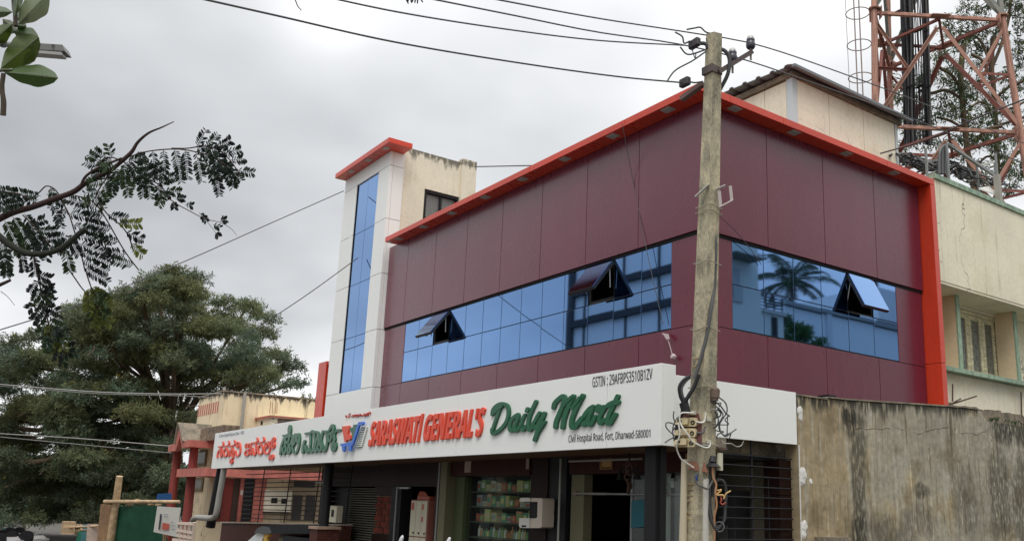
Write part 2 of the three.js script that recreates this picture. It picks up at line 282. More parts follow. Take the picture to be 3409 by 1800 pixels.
// ---------------------------------------------------------------- the shop building
const P = 1.22, YT = 6.895, YM = 5.128, YW = 5.092, YTR = 4.5, YL = 3.905, YB = 3.885;    // heights measured from the photograph
const shop = thing('shop_building', 'maroon and white clad two storey corner shop building with blue mirror windows and red coping', 'building', [-5, 0, -2.5]);
{
  const b = (name, geo, mat, l) => part(name, geo, mat, shop, l);
  // body behind the cladding, with a dark void behind the windows
  b('wall', [bx(-9.3, -0.75, 2.32, 6.86, -5.1, -0.75), bx(-9.45, -0.03, 6.80, 6.88, -5.2, -0.03), bx(-9.45, -0.03, 2.3, 3.86, -0.72, -0.05), bx(-0.72, -0.05, 2.3, 3.86, -5.1, -0.75), bx(-9.45, -0.03, 5.14, 6.78, -0.70, -0.03), bx(-0.70, -0.03, 5.14, 6.78, -5.1, -0.72), bx(-9.45, -8.55, 3.87, 5.13, -0.7, -0.03), bx(-0.54, -0.03, 3.87, 5.13, -0.54, -0.03), bx(-0.7, -0.03, 3.87, 5.13, -5.1, -4.27)], M.cement);
  // front face: upper row stands 4 cm proud of the lower rows
  const gap = 0.005;
  for (let k = 0; k < 8; k++) {
    const x1 = -P * k, x0 = Math.max(-9.47, -P * (k + 1));
    b('panel', rbx(x0 + gap, k ? x1 - gap : 0.036, YM, YT, -0.01, 0.04, 0.003), M.maroon);
  }
  for (let k = 0; k < 8; k++) {
    const x1 = -P * k, x0 = Math.max(-9.47, -P * (k + 1));
    b('panel', rbx(x0 + gap, k ? x1 - gap : -0.001, 3.0, YB, -0.04, 0, 0.003), M.maroon);
  }
  b('panel', rbx(-0.57 + gap, -0.001, YB + 0.008, YM - 0.04, -0.04, 0, 0.003), M.maroon);
  b('panel', rbx(-9.47, -8.5 - gap, YB + 0.008, YM - 0.04, -0.04, 0, 0.003), M.maroon);
  // side face
  const S = [0, 1.241, 2.479, 3.728, 4.96];
  for (let k = 0; k < 4; k++) {
    b('panel', rbx(-0.01, 0.04, YM, YT, -S[k + 1] + gap, k ? -S[k] - gap : -0.014, 0.003), M.maroon);
    b('panel', rbx(-0.04, 0, 3.0, YB, -S[k + 1] + gap, k ? -S[k] - gap : -0.045, 0.003), M.maroon);
  }
  b('panel', rbx(-0.04, 0, YB + 0.008, YM - 0.04, -0.57 + gap, -0.045, 0.003), M.maroon);
  b('panel', rbx(-0.04, 0, YB + 0.008, YM - 0.04, -4.96, -4.25 - gap, 0.003), M.maroon);
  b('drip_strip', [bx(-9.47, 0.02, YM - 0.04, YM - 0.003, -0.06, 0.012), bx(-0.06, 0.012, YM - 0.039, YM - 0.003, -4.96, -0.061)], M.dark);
  // red coping: soffit and fascia pieces meeting at the corner, cut in sheets
  const cz = 0.30, cx = 0.27, cy0 = 6.9, cy1 = 7.005;
  const cut = [0.27, -1.25, -3.69, -6.13, -9.16];
  for (let k = 0; k < 4; k++) b('coping', rbx(cut[k + 1] + (k < 3 ? 0.003 : 0), cut[k] - (k ? 0.003 : 0), cy0, cy1, -0.28, cz, 0.006), M.red);
  const cutS = [-0.283, -1.35, -3.79, -5.1];
  for (let k = 0; k < 3; k++) b('coping', rbx(-0.28, cx, cy0, cy1, cutS[k + 1] + 0.003, cutS[k] - (k ? 0.003 : 0), 0.006), M.red);
  for (const x of [-8.71, -7.6, -6.45, -5.24, -4.03, -2.83, -1.63, -0.44]) b('soffit_light', rbx(x - 0.085, x + 0.085, 6.888, 6.905, 0.135, 0.265, 0.003), M.lens);
  for (const z of [-0.46, -1.68, -2.88, -4.1]) b('soffit_light', rbx(0.11, 0.235, 6.888, 6.905, z - 0.085, z + 0.085, 0.003), M.lens);
  b('end_post', rbx(-0.02, 0.27, 3.938, 6.897, -5.1, -4.972, 0.006), M.red); b('end_post', rbx(-0.02, 0.27, 2.6, 3.932, -5.1, -4.972, 0.006), M.red);
  b('side_post', [rbx(-13.05, -12.56, 2.9, 4.77, -0.35, 0.02, 0.006), bx(-12.555, -12.0, 4.69, 4.76, -0.34, 0.0)], M.red, 'red box post left of the white stair tower');
  // mirror glass, each pane on its own, a hair out of true
  const pane = (x0, x1, y0, y1, side) => {
    const g = side ? rbx(-0.006, 0.006, y0, y1, x0, x1, 0.002) : rbx(x0, x1, y0, y1, -0.006, 0.006, 0.002);
    g.computeBoundingBox(); const c = g.boundingBox.getCenter(V(0, 0, 0));
    g.translate(-c.x, -c.y, -c.z).rotateX(rr(-0.0016, 0.0016)).rotateY(rr(-0.0016, 0.0016)).rotateZ(rr(-0.001, 0.001)).translate(c.x + (side ? -0.012 : 0), c.y, c.z + (side ? 0 : -0.012));
    b('pane', g, M.glass);
  };
  const j = 0.006;
  const fx = (k) => -0.57 - k * 0.61;                                                   // mullion lines of the front strip
  const sashOpen = [3 - 1, 10];                                                         // open lights counted from the corner: x -2.4..-1.79 and -7.28..-6.67
  for (let k = 0; k < 13; k++) {
    pane(fx(k + 1) + j, fx(k) - j, YL, YTR - j, false);
    if (!sashOpen.includes(k)) pane(fx(k + 1) + j, fx(k) - j, YTR + j, YW, false);
  }
  const fz = (k) => -0.57 - k * 0.614;
  for (let k = 0; k < 6; k++) {
    pane(fz(k + 1) + j, fz(k) - j, YL, YTR - j, true);
    if (k !== 4) pane(fz(k + 1) + j, fz(k) - j, YTR + j, YW, true);
  }
  // mullions and transoms behind the joints, rails around the open lights
  const mull = [];
  for (let k = 0; k <= 13; k++) mull.push(bx(fx(k) - 0.022, fx(k) + 0.022, YL - 0.02, YW + 0.02, -0.075, -0.021));
  for (let k = 0; k <= 6; k++) mull.push(bx(-0.075, -0.021, YL - 0.02, YW + 0.02, fz(k) - 0.022, fz(k) + 0.022));
  for (let k = 0; k < 13; k++) mull.push(bx(fx(k + 1) + 0.023, fx(k) - 0.023, YTR - 0.022, YTR + 0.022, -0.074, -0.022), bx(fx(k + 1) + 0.023, fx(k) - 0.023, YL - 0.02, YL + 0.02, -0.074, -0.022));
  for (let k = 0; k < 6; k++) mull.push(bx(-0.074, -0.022, YTR - 0.022, YTR + 0.022, fz(k + 1) + 0.023, fz(k) - 0.023), bx(-0.074, -0.022, YL - 0.02, YL + 0.02, fz(k + 1) + 0.023, fz(k) - 0.023));
  mull.forEach((g, i) => b(i < 21 ? 'mullion' : 'transom', g, M.sashFrame));
  // top hung lights standing open
  function sash(c, w, h, swing, side) {                                                 // c = hinge centre
    const s = sub('open_sash', shop), f = 0.035, geo = {
      frame: join([bx(-w / 2, w / 2, -f, 0, -0.035, 0.012), bx(-w / 2, w / 2, -h, -h + f, -0.035, 0.012), bx(-w / 2, -w / 2 + f, -h + f, -f, -0.035, 0.012), bx(w / 2 - f, w / 2, -h + f, -f, -0.035, 0.012)]),
      pane: bx(-w / 2 + 0.004, w / 2 - 0.004, -h + 0.004, -0.004, 0.0125, 0.02),
      backing: bx(-w / 2 + f, w / 2 - f, -h + f, -f, -0.012, -0.008),
      stay: rod(V(-w / 2 + 0.02, -0.14, -0.03), V(-w / 2 + 0.02, -0.36, -0.22), 0.008), stay_: rod(V(w / 2 - 0.02, -0.14, -0.03), V(w / 2 - 0.02, -0.36, -0.22), 0.008), handle: bx(-0.04, 0.04, -h + 0.036, -h + 0.06, -0.07, -0.035),
    };
    const m = new THREE.Matrix4().makeRotationX(-swing); if (side) m.premultiply(new THREE.Matrix4().makeRotationY(Math.PI / 2)); m.setPosition(c);
    for (const [k, mat] of [['frame', M.sashFrame], ['pane', M.glass], ['backing', M.glassBack], ['stay', M.steel], ['stay_', M.steel], ['handle', M.black]]) { geo[k].applyMatrix4(m); part(k.replace('_', ''), geo[k], mat, s); }
  }
  for (const k of sashOpen) sash(V((fx(k) + fx(k + 1)) / 2, YW - 0.005, 0.0), 0.6, 0.6, 0.66, false);
  sash(V(0.0, YW - 0.005, (fz(4) + fz(5)) / 2), 0.605, 0.6, 0.47, true);
  for (const k of sashOpen) b('stay_rail', [bx(fx(k + 1) + 0.03, fx(k) - 0.03, YTR + 0.024, YTR + 0.05, -0.05, -0.02), bx(fx(k + 1) + 0.03, fx(k + 1) + 0.05, YTR + 0.05, YW, -0.06, -0.02)], M.black);

  // white stair tower with its strip window
  const tz = 0.19, y0 = 3.877, tx0 = -11.96, wx0 = -11.22, wx1 = -10.05, tx1 = -9.47, T = sub('stair_tower', shop);
  const tp = (name, geo, mat) => part(name, geo, mat, T);
  tp('core', [bx(tx0 + 0.03, tx1 - 0.04, 3.0, 9.08, -0.14, 0.10), bx(tx0 + 0.03, -11.0, 3.0, 9.05, -1.5, -0.145)], M.joint);
  for (let k = 0; k < 4; k++) {
    const a = y0 + P * k + gap, c = y0 + P * (k + 1) - gap;
    tp('panel', rbx(tx0, wx0 - 0.012, a, c, 0.11, tz, 0.004), M.white);
    tp('panel', rbx(wx1 + 0.012, tx1, a, c, 0.11, tz, 0.004), M.white);
    tp('panel', rbx(tx1 - 0.03, tx1, a, c, -0.15, 0.105, 0.004), M.white);
    const mid = (wx0 + wx1) / 2;
    for (const [p0, p1] of [[wx0 + 0.006, mid - 0.005], [mid + 0.005, wx1 - 0.006]]) {
      const g = rbx(p0, p1, a, c, 0.145, 0.157, 0.002), q = V((p0 + p1) / 2, (a + c) / 2, 0.15);
      g.translate(-q.x, -q.y, -q.z).rotateX(rr(-0.002, 0.002)).rotateY(rr(-0.002, 0.002)).translate(q.x, q.y, q.z); tp('pane', g, M.glass);
    }
  }
  const yt = y0 + 4 * P;
  tp('panel', rbx(tx0, tx1, yt + gap, 9.085, 0.11, tz, 0.004), M.white); tp('panel', rbx(tx1 - 0.03, tx1, yt + gap, 9.085, -0.15, 0.105, 0.004), M.white);
  tp('panel', rbx(tx0, tx1, 3.0, y0 - gap, 0.11, tz, 0.004), M.white); tp('panel', rbx(tx1 - 0.03, tx1, 3.0, y0 - gap, -0.15, 0.105, 0.004), M.white);
  parts('window_frame', [bx(wx0 - 0.01, wx0 + 0.004, y0, yt, 0.105, 0.175), bx(wx1 - 0.004, wx1 + 0.01, y0, yt, 0.105, 0.175)], M.black, T);
  tp('coping', rbx(-12.02, -9.06, 9.09, 9.205, -0.12, 0.44, 0.006), M.red);
  for (const x of [-11.3, -10.34, -9.42]) tp('soffit_light', rbx(x - 0.085, x + 0.085, 9.078, 9.095, 0.27, 0.39, 0.003), M.lens);

  // old cream stair head behind the tower
  const H = sub('stair_head', shop), hp = (name, geo, mat) => part(name, geo, mat, H);
  hp('wall', [bx(-11.8, -9.5, 6.88, 7.62, -1.58, -0.152), bx(-11.8, -9.5, 7.62, 8.43, -0.70, -0.152), bx(-11.8, -9.5, 8.43, 9.28, -1.58, -0.152), bx(-11.8, -9.7, 7.62, 8.43, -1.58, -0.705)], M.stair);
  hp('pilaster', bx(-11.8, -9.44, 6.88, 9.37, -1.96, -1.585), M.stair);
  hp('window_frame', [bx(-9.66, -9.52, 8.36, 8.425, -1.575, -0.705), bx(-9.66, -9.52, 7.62, 8.36, -0.765, -0.705), bx(-9.66, -9.52, 7.62, 8.36, -1.575, -1.53), bx(-9.64, -9.54, 7.62, 8.36, -1.165, -1.125)], M.black);
  const grille = []; for (let k = 0; k < 17; k++) grille.push(bx(-9.625, -9.61, 7.62, 8.36, -0.80 - k * 0.045, -0.785 - k * 0.045));
  for (let k = 0; k < 13; k++) grille.push(bx(-9.609, -9.596, 7.66 + k * 0.055, 7.68 + k * 0.055, -1.53, -0.766));
  hp('window_grille', grille, M.steel);
}
// roof cabin of cream panels under a corrugated sheet
{
  const c = thing('roof_cabin', 'cream panelled cabin with a corrugated grey roof on top of the shop', 'cabin', [-2, 6.88, -4]);
  const X1 = -0.6, Z0 = -2.61, Z1 = -5.37, yb = 6.88, yt = 8.36, cream = M.creamTop;
  const zs = [Z0 - 0.12, -3.53, -4.46, Z1];
  for (let k = 0; k < 3; k++) part('panel', rbx(X1 - 0.04, X1, yb, yt, zs[k + 1] + 0.006, zs[k] - 0.006, 0.004), cream, c);
  const xs = [X1 - 0.12, -1.18, -2.4, -3.6];
  for (let k = 0; k < 3; k++) part('panel', rbx(xs[k + 1] + 0.005, xs[k] - 0.005, yb, yt - 0.02, Z0 - 0.04, Z0, 0.004), cream, c);
  part('corner_post', bx(X1 - 0.115, X1 + 0.006, yb, yt, Z0 - 0.115, Z0 + 0.006), std(lin(0.55, 0.62, 0.64), 0.7), c);
  part('end_post', bx(X1 - 0.05, X1 + 0.006, yb, yt, Z1 - 0.08, Z1 - 0.006), std(lin(0.52, 0.56, 0.56), 0.7), c);
  part('core', bx(-3.55, X1 - 0.05, yb, yt - 0.02, Z1 - 0.05, Z0 - 0.05), M.cement, c);
  part('eave_beam', [bx(X1 - 0.06, X1 + 0.05, yt + 0.002, yt + 0.085, Z1 - 0.15, Z0 + 0.05), bx(-3.6, X1 - 0.065, yt + 0.002, yt + 0.085, Z0 - 0.06, Z0 + 0.05)], M.cement, c);
  // corrugated sheet: ribs run back along the eave
  const pts = [], rib = 0.30; for (let x = -3.8; x < X1 + 0.05; x += rib) pts.push([x, 0], [x + rib * 0.62, 0], [x + rib * 0.72, 0.035], [x + rib * 0.9, 0.035]);
  pts.push([X1 + 0.19, 0]);
  const outline = [...pts, ...pts.map(([x, y]) => [x, y - 0.012]).reverse()];
  const sheet = plate(outline, 3.16, new THREE.Matrix4().makeTranslation(0, yt + 0.10, Z1 - 0.22)); sheet.translate(0, 0, 0);
  const p = sheet.attributes.position; for (let i = 0; i < p.count; i++) p.setY(i, p.getY(i) + 0.05 * (-p.getX(i) - 0.4)); sheet.computeVertexNormals();
  part('roof', sheet, std(lin(0.17, 0.185, 0.20), 0.6), c);
  part('gutter', bx(X1 + 0.17, X1 + 0.23, yt + 0.045, yt + 0.092, Z1 - 0.24, Z0 + 0.20), std(lin(0.17, 0.185, 0.20), 0.6), c);
  part('vent_hood', [bx(-1.62, -1.28, 7.62, 7.72, Z0 + 0.005, Z0 + 0.20), wedge(V(-1.62, 7.72, Z0 + 0.20), V(-1.28, 7.72, Z0 + 0.20), V(-1.28, 7.92, Z0 + 0.005), V(-1.62, 7.92, Z0 + 0.005), 0.02, V(0, -0.6, -0.6))], M.creamTop, c);
}

// ---------------------------------------------------------------- the fascia sign over the shop
const font = await new FontLoader().loadAsync('fonts/droid/droid_sans_bold.typeface.json');
const fontThin = await new FontLoader().loadAsync('fonts/droid/droid_sans_regular.typeface.json');
const SZ = 1.2;
M.letterRed = new THREE.MeshPhysicalMaterial({ color: lin(0.74, 0.075, 0.035), roughness: 0.35 });
M.letterGreen = new THREE.MeshPhysicalMaterial({ color: lin(0.010, 0.105, 0.045), roughness: 0.22 });
M.letterBlue = new THREE.MeshPhysicalMaterial({ color: lin(0.03, 0.15, 0.62), roughness: 0.3 });
M.print = std(lin(0.045, 0.045, 0.06), 0.6);
M.printGrey = std(lin(0.30, 0.32, 0.36), 0.7);
M.printRed = std(lin(0.45, 0.06, 0.05), 0.6);
const sign = thing('fascia_sign', 'long white fascia sign reading Daily Mart in green over the shop front', 'sign', [-8, 2.27, 1.1]);
{
  const y0 = 2.27, y1 = 3.18, edge = [0.584, -0.38, -3.985, -7.75, -11.62, -15.5, -16.83];
  for (let k = 0; k < 6; k++) part('panel', rbx(edge[k + 1] + 0.004, edge[k] - (k ? 0.004 : 0), y0, y1, SZ - 0.03, SZ, 0.003), M.white, sign);
  part('end_panel', rbx(0.555, 0.584, y0, y1, 0.98, SZ - 0.032, 0.003), M.white, sign);
  part('frame', bx(-16.81, 0.553, y0 + 0.012, y1 - 0.012, 0.985, SZ - 0.034), M.steel, sign);
  part('top_flashing', bx(-16.83, 0.555, y1 - 0.011, y1 - 0.002, 0.98, SZ - 0.031), M.white, sign);
  part('side_panel', rbx(0.31, 0.35, 2.44, 3.115, -1.37, 0.975, 0.003), M.white, sign);

  const quad = (c, list) => list.map(([x, y]) => { const p = onZ(...c(x, y), SZ + 0.03); return [p.x, p.y]; });
  // words set in a bold face, one letter each
  function word(text, x0, x1, yb, cap, slant, mat, f = font, depth = 0.03, name = 'letter', single = false) {
    const sc = 1 / f.data.resolution, adv = [...text].map((c) => (f.data.glyphs[c === 'I' && f === font ? 'l' : c] || f.data.glyphs.n).ha * sc), total = adv.reduce((a, b) => a + b, 0), capH = 0.714;
    let x = 0; const out = [];
    [...text].forEach((c, i) => {
      if (c !== ' ') {
        const g = new TextGeometry(c === 'I' && f === font ? 'l' : c, { font: f, size: 0.72, depth: 1, curveSegments: 5, bevelEnabled: f === font, bevelThickness: 0.1, bevelSize: 0.016, bevelSegments: 1 });
        const sx = (x1 - x0) / total / 0.72 * 0.72, sy = cap / capH * (0.714 / (0.72 * 0.714 / 0.72));
        g.scale(1, 1, depth);
        const p = g.attributes.position;
        for (let k = 0; k < p.count; k++) { const px = p.getX(k) / 0.72, py = p.getY(k) / 0.72; p.setXYZ(k, x0 + (x + px) * sx + slant * py / capH * cap, yb + py / capH * cap, SZ + 0.002 + p.getZ(k)); }
        g.computeVertexNormals(); out.push(planar(g));
      }
      x += adv[i];
    });
    if (single) part(name, out, mat, sign); else for (const g of out) part(name, g, mat, sign);
  }
  word('SARASWATI', -7.10, -5.13, 2.523, 0.292, 0.22, M.letterRed);
  word("GENERAL'S", -5.05, -3.22, 2.533, 0.282, 0.22, M.letterRed);
  word('GSTIN : 29AFBPS3510B1ZV', -0.675, 0.435, 3.014, 0.088, 0.0, M.print, fontThin, 0.003, 'registration_lettering', true);
  word('Civil Hospital Road, Fort, Dharwad-580001', -1.135, 0.428, 2.365, 0.062, 0.0, M.print, fontThin, 0.003, 'address_lettering', true);
  word('A Store Inspired by you Since : 1992', -16.43, -14.38, 3.058, 0.055, 0.03, M.printGrey, fontThin, 0.003, 'slogan_lettering', true);

  // brush strokes: each written letter keeps its own mesh; widths differ along and up the board
  const S1 = crop(700, 1430, 10.461), S2 = crop(920, 1400, 8.31), S4 = crop(1610, 1290, 5.6);
  function glyph(c, strokes, wx, wy, mat, depth, name = 'letter') {
    part(name, strokes.map((s, i) => { let w = 1; if (typeof s[0] === 'number') { w = s[0]; s = s.slice(1); } return ribbon(quad(c, s), wx * w, wy * w, depth + i * 0.0025, SZ + 0.001); }), mat, sign);
  }
  const red = (...s) => glyph(S1, s, 0.092, 0.030, M.letterRed, 0.025);
  red([[250, 600], [340, 585], [405, 560], [425, 500], [410, 430]], [[290, 590], [335, 660], [270, 730], [225, 820], [215, 970]], [[320, 680], [325, 860], [345, 950], [385, 880], [390, 760], [370, 690], [335, 670]]);
  red([[440, 575], [540, 560], [600, 535], [622, 480], [615, 405]], [[520, 640], [450, 720], [435, 850], [490, 930], [560, 860], [575, 740], [530, 645]]);
  red([[620, 570], [740, 550], [800, 530], [830, 470], [812, 380]], [[700, 600], [742, 655], [680, 710], [640, 780], [618, 935]], [[720, 690], [700, 830], [740, 910], [785, 830], [775, 720], [735, 670]], [[775, 880], [768, 980], [700, 1030], [668, 1110], [710, 1170], [750, 1110], [720, 1070]]);
  red([[880, 530], [890, 465], [950, 440], [1000, 520], [1012, 650], [995, 820], [930, 910], [865, 880], [852, 790], [830, 735]], [[880, 540], [900, 610], [950, 600], [960, 520]]);
  red([[1205, 630], [1190, 550], [1235, 490], [1300, 510], [1330, 485], [1370, 540], [1365, 620], [1320, 695], [1230, 720], [1172, 800], [1195, 885], [1270, 890], [1325, 820], [1280, 750], [1210, 745]], [[1275, 520], [1280, 600]]);
  red([[1400, 465], [1500, 450], [1580, 430], [1622, 380], [1602, 290]], [[1545, 460], [1560, 600], [1562, 760], [1520, 880], [1470, 840], [1455, 720], [1430, 635], [1402, 720], [1392, 870]]);
  red([[1625, 450], [1740, 435], [1805, 415], [1845, 360], [1825, 270]], [[1725, 520], [1645, 600], [1628, 750], [1690, 850], [1780, 790], [1805, 640], [1735, 525]]);
  red([[1905, 440], [1870, 530], [1890, 640], [1850, 710], [1862, 800], [1930, 840], [2010, 790], [2042, 650], [2032, 520], [2005, 420]], [[1880, 560], [1945, 600], [1965, 500]]);
  red([[2000, 415], [2110, 395], [2140, 320], [2205, 280], [2212, 350], [2150, 400]], [[2090, 430], [2150, 500], [2095, 560], [2150, 640], [2205, 560], [2200, 430]], [[2030, 1035], [2042, 920], [2085, 905], [2095, 980], [2125, 1035], [2162, 960], [2148, 885], [2110, 890]]);
  const grn = (...s) => glyph(S2, s, 0.105, 0.038, M.letterGreen, 0.03);
  grn([1.05, [170, 410], [270, 395], [325, 340], [325, 230], [352, 140], [372, 190], [368, 310], [330, 425], [250, 455]], [1.1, [212, 440], [165, 570], [115, 740], [95, 925]], [[240, 480], [228, 640], [255, 790], [205, 920], [165, 830], [170, 745]], [0.8, [225, 710], [265, 570], [300, 620]]);
  grn([[395, 390], [432, 460], [420, 590], [350, 680], [300, 790], [320, 910], [370, 840], [358, 720], [312, 630], [342, 500], [385, 395]]);
  grn([[500, 380], [445, 560], [430, 720], [450, 850], [500, 905], [565, 820], [615, 620], [618, 430], [590, 360], [552, 470], [580, 610]], [[505, 370], [530, 480], [485, 630], [445, 690]]);
  grn([1.15, [790, 355], [930, 325], [978, 285], [1010, 325], [1100, 310], [1160, 410], [1168, 600]], [[925, 390], [928, 600], [900, 770], [842, 880], [805, 800], [795, 690]], [1.15, [768, 560], [725, 720], [722, 885]]);
  grn([[1040, 380], [1042, 600], [1005, 790], [950, 870], [915, 780]], [1.1, [1110, 500], [1062, 640], [1042, 770], [1072, 860], [1122, 760], [1150, 620]], [[1160, 500], [1198, 640], [1240, 760], [1182, 850], [1160, 770]]);
  grn([[1270, 285], [1240, 420], [1222, 570], [1268, 720], [1285, 830], [1325, 840], [1370, 740], [1392, 560], [1385, 360]], [1.1, [1320, 300], [1440, 275], [1485, 200], [1538, 120], [1570, 190], [1555, 330]], [[1425, 390], [1432, 540], [1470, 565], [1508, 480], [1492, 330], [1440, 395]]);
  grn([1.25, [1740, 260], [1650, 275], [1580, 345], [1582, 440], [1592, 530], [1545, 640], [1532, 760], [1570, 825], [1620, 730], [1615, 625]]);

  // Daily Mart, a fat brush script
  const dm = (...s) => glyph(S4, s, 0.070, 0.046, M.letterGreen, 0.03);
  dm([1.1, [150, 500], [160, 420], [240, 330], [350, 300], [430, 340], [455, 450], [430, 600], [340, 740], [230, 830], [160, 850], [150, 780]], [1.0, [290, 400], [250, 520], [200, 660], [160, 800]], [1.2, [180, 470], [250, 400], [330, 345]]);
  dm([1.1, [630, 500], [560, 545], [490, 640], [475, 770], [510, 800], [570, 720], [630, 580]], [1.0, [640, 530], [590, 680], [580, 800], [640, 770], [690, 700]]);
  dm([[755, 510], [705, 620], [690, 750], [730, 790], [780, 720]], [1.25, [810, 400], [805, 430]]);
  dm([1.1, [965, 260], [900, 400], [840, 560], [820, 720], [850, 790], [900, 720], [935, 650]]);
  dm([1.05, [1030, 470], [980, 560], [930, 680], [950, 755], [1010, 690], [1060, 590]], [1.15, [1125, 480], [1080, 590], [1040, 700], [990, 850], [950, 970]], [0.9, [990, 860], [1060, 750], [1135, 640]]);
  dm([1.25, [1295, 370], [1310, 300], [1370, 230], [1480, 160], [1500, 220], [1470, 330], [1400, 500], [1345, 640], [1335, 730]], [1.2, [1665, 160], [1610, 280], [1540, 440], [1490, 600], [1470, 740]], [1.2, [1840, 150], [1780, 260], [1700, 430], [1640, 600], [1640, 730], [1700, 735], [1760, 660], [1830, 570]], [1.0, [1490, 330], [1560, 250], [1640, 180]], [1.0, [1650, 380], [1720, 290], [1800, 190]]);
  dm([1.1, [2030, 350], [1960, 400], [1870, 520], [1830, 640], [1860, 690], [1920, 620], [1990, 480]], [1.0, [2025, 380], [1980, 520], [1950, 650], [1975, 700], [2040, 620], [2080, 540]]);
  dm([1.1, [2130, 340], [2110, 430], [2200, 370], [2250, 360], [2190, 480], [2150, 600], [2175, 665], [2240, 600]]);
  dm([1.1, [2490, 160], [2440, 270], [2380, 400], [2320, 540], [2300, 650], [2345, 670], [2400, 580], [2450, 500]], [1.35, [2320, 330], [2400, 290], [2490, 270]]);

  // the shopping trolley mark: boots, trolley rail and comb of bars
  const quadP = (list) => quad(S2, list);
  const mark = (list, mat, z, d = 0.04, name = 'trolley_mark') => part(name, plate(quadP(list), d, new THREE.Matrix4().makeTranslation(0, 0, SZ + z)), mat, sign);
  mark([[1810, 160], [2010, 138], [2000, 250], [1975, 370], [2050, 410], [2060, 480], [2030, 540], [1960, 530], [1935, 540], [1930, 585], [1890, 590], [1870, 470], [1840, 320]], M.letterRed, 0.001);
  mark([[2020, 230], [2040, 185], [2110, 190], [2130, 110], [2270, 100], [2240, 260], [2190, 420], [2130, 570], [2075, 560], [2095, 440], [2090, 340], [2040, 290]], M.letterGreen, 0.001, 0.035);
  mark([[2330, 45], [2460, 30], [2470, 80], [2430, 130], [2350, 140], [2290, 330], [2180, 660], [2130, 720], [2120, 830], [2090, 850], [2060, 830], [2050, 710], [1950, 715], [1945, 830], [1910, 865], [1880, 840], [1870, 720], [1825, 690], [1835, 640], [2130, 600], [2160, 560], [2260, 240]], M.letterBlue, 0.045, 0.035);
  for (let k = 0; k < 10; k++) { const t = k / 9, x0 = mix(2330, 2180, t), y0 = mix(190, 720, t), x1 = mix(2490, 2340, t); mark([[x0, y0 - 22], [x1, y0 - 26], [x1 - 2, y0 - 10], [x0, y0 + 14]], M.white, 0.0015, 0.02, 'trolley_bar'); }
  mark([[2480, 165], [2505, 163], [2345, 715], [2325, 700]], M.white, 0.024, 0.012, 'trolley_bar');
  for (let k = 0; k < 10; k++) { const t = k / 9, x0 = mix(2330, 2180, t), y0 = mix(190, 720, t), x1 = mix(2450, 2310, t); mark([[x0, y0 + 16], [x1, y0 + 8], [x0, y0 - 2]], M.letterGreen, 0.004, 0.022, 'trolley_bar'); }
  // small red line of script above the mark
  const S7 = crop(700, 1250, 3.885);
  glyph(S7, [[[1765, 545], [1775, 500], [1790, 520], [1775, 545]], [[1770, 490], [1795, 488]], [[1808, 520], [1830, 508], [1836, 530], [1812, 532]], [[1842, 528], [1848, 500], [1858, 528], [1866, 502]], [[1872, 520], [1890, 500], [1894, 526], [1876, 530]], [[1902, 525], [1910, 498], [1920, 522], [1928, 496]], [[1936, 500], [1950, 515], [1940, 525]], [[1972, 520], [1980, 490], [1996, 515], [1978, 525]], [[2002, 515], [2014, 484], [2022, 515]], [[2026, 515], [2030, 480]], [[1748, 540], [1748, 515]], [[2053, 495], [2053, 470]]], 0.03, 0.009, M.printRed, 0.003, 'invocation_lettering');
}
// canopy behind the sign and its supports
{
  const c = thing('canopy', 'brown boarded canopy soffit behind the long white sign', 'canopy', [-8, 2.28, 0.6]);
  part('soffit', bx(-16.8, 0.545, 2.282, 2.30, 0.12, 0.98), M.soffit, c);
  part('soffit', bx(0.02, 0.305, 2.452, 2.47, -1.36, 0.115), M.soffit, c);
  part('slab', bx(-16.8, 0.54, 2.303, 2.42, 0.13, 0.98), M.cement, c);
  part('slab', bx(0.03, 0.30, 2.473, 2.56, -1.35, 0.12), M.cement, c);
}

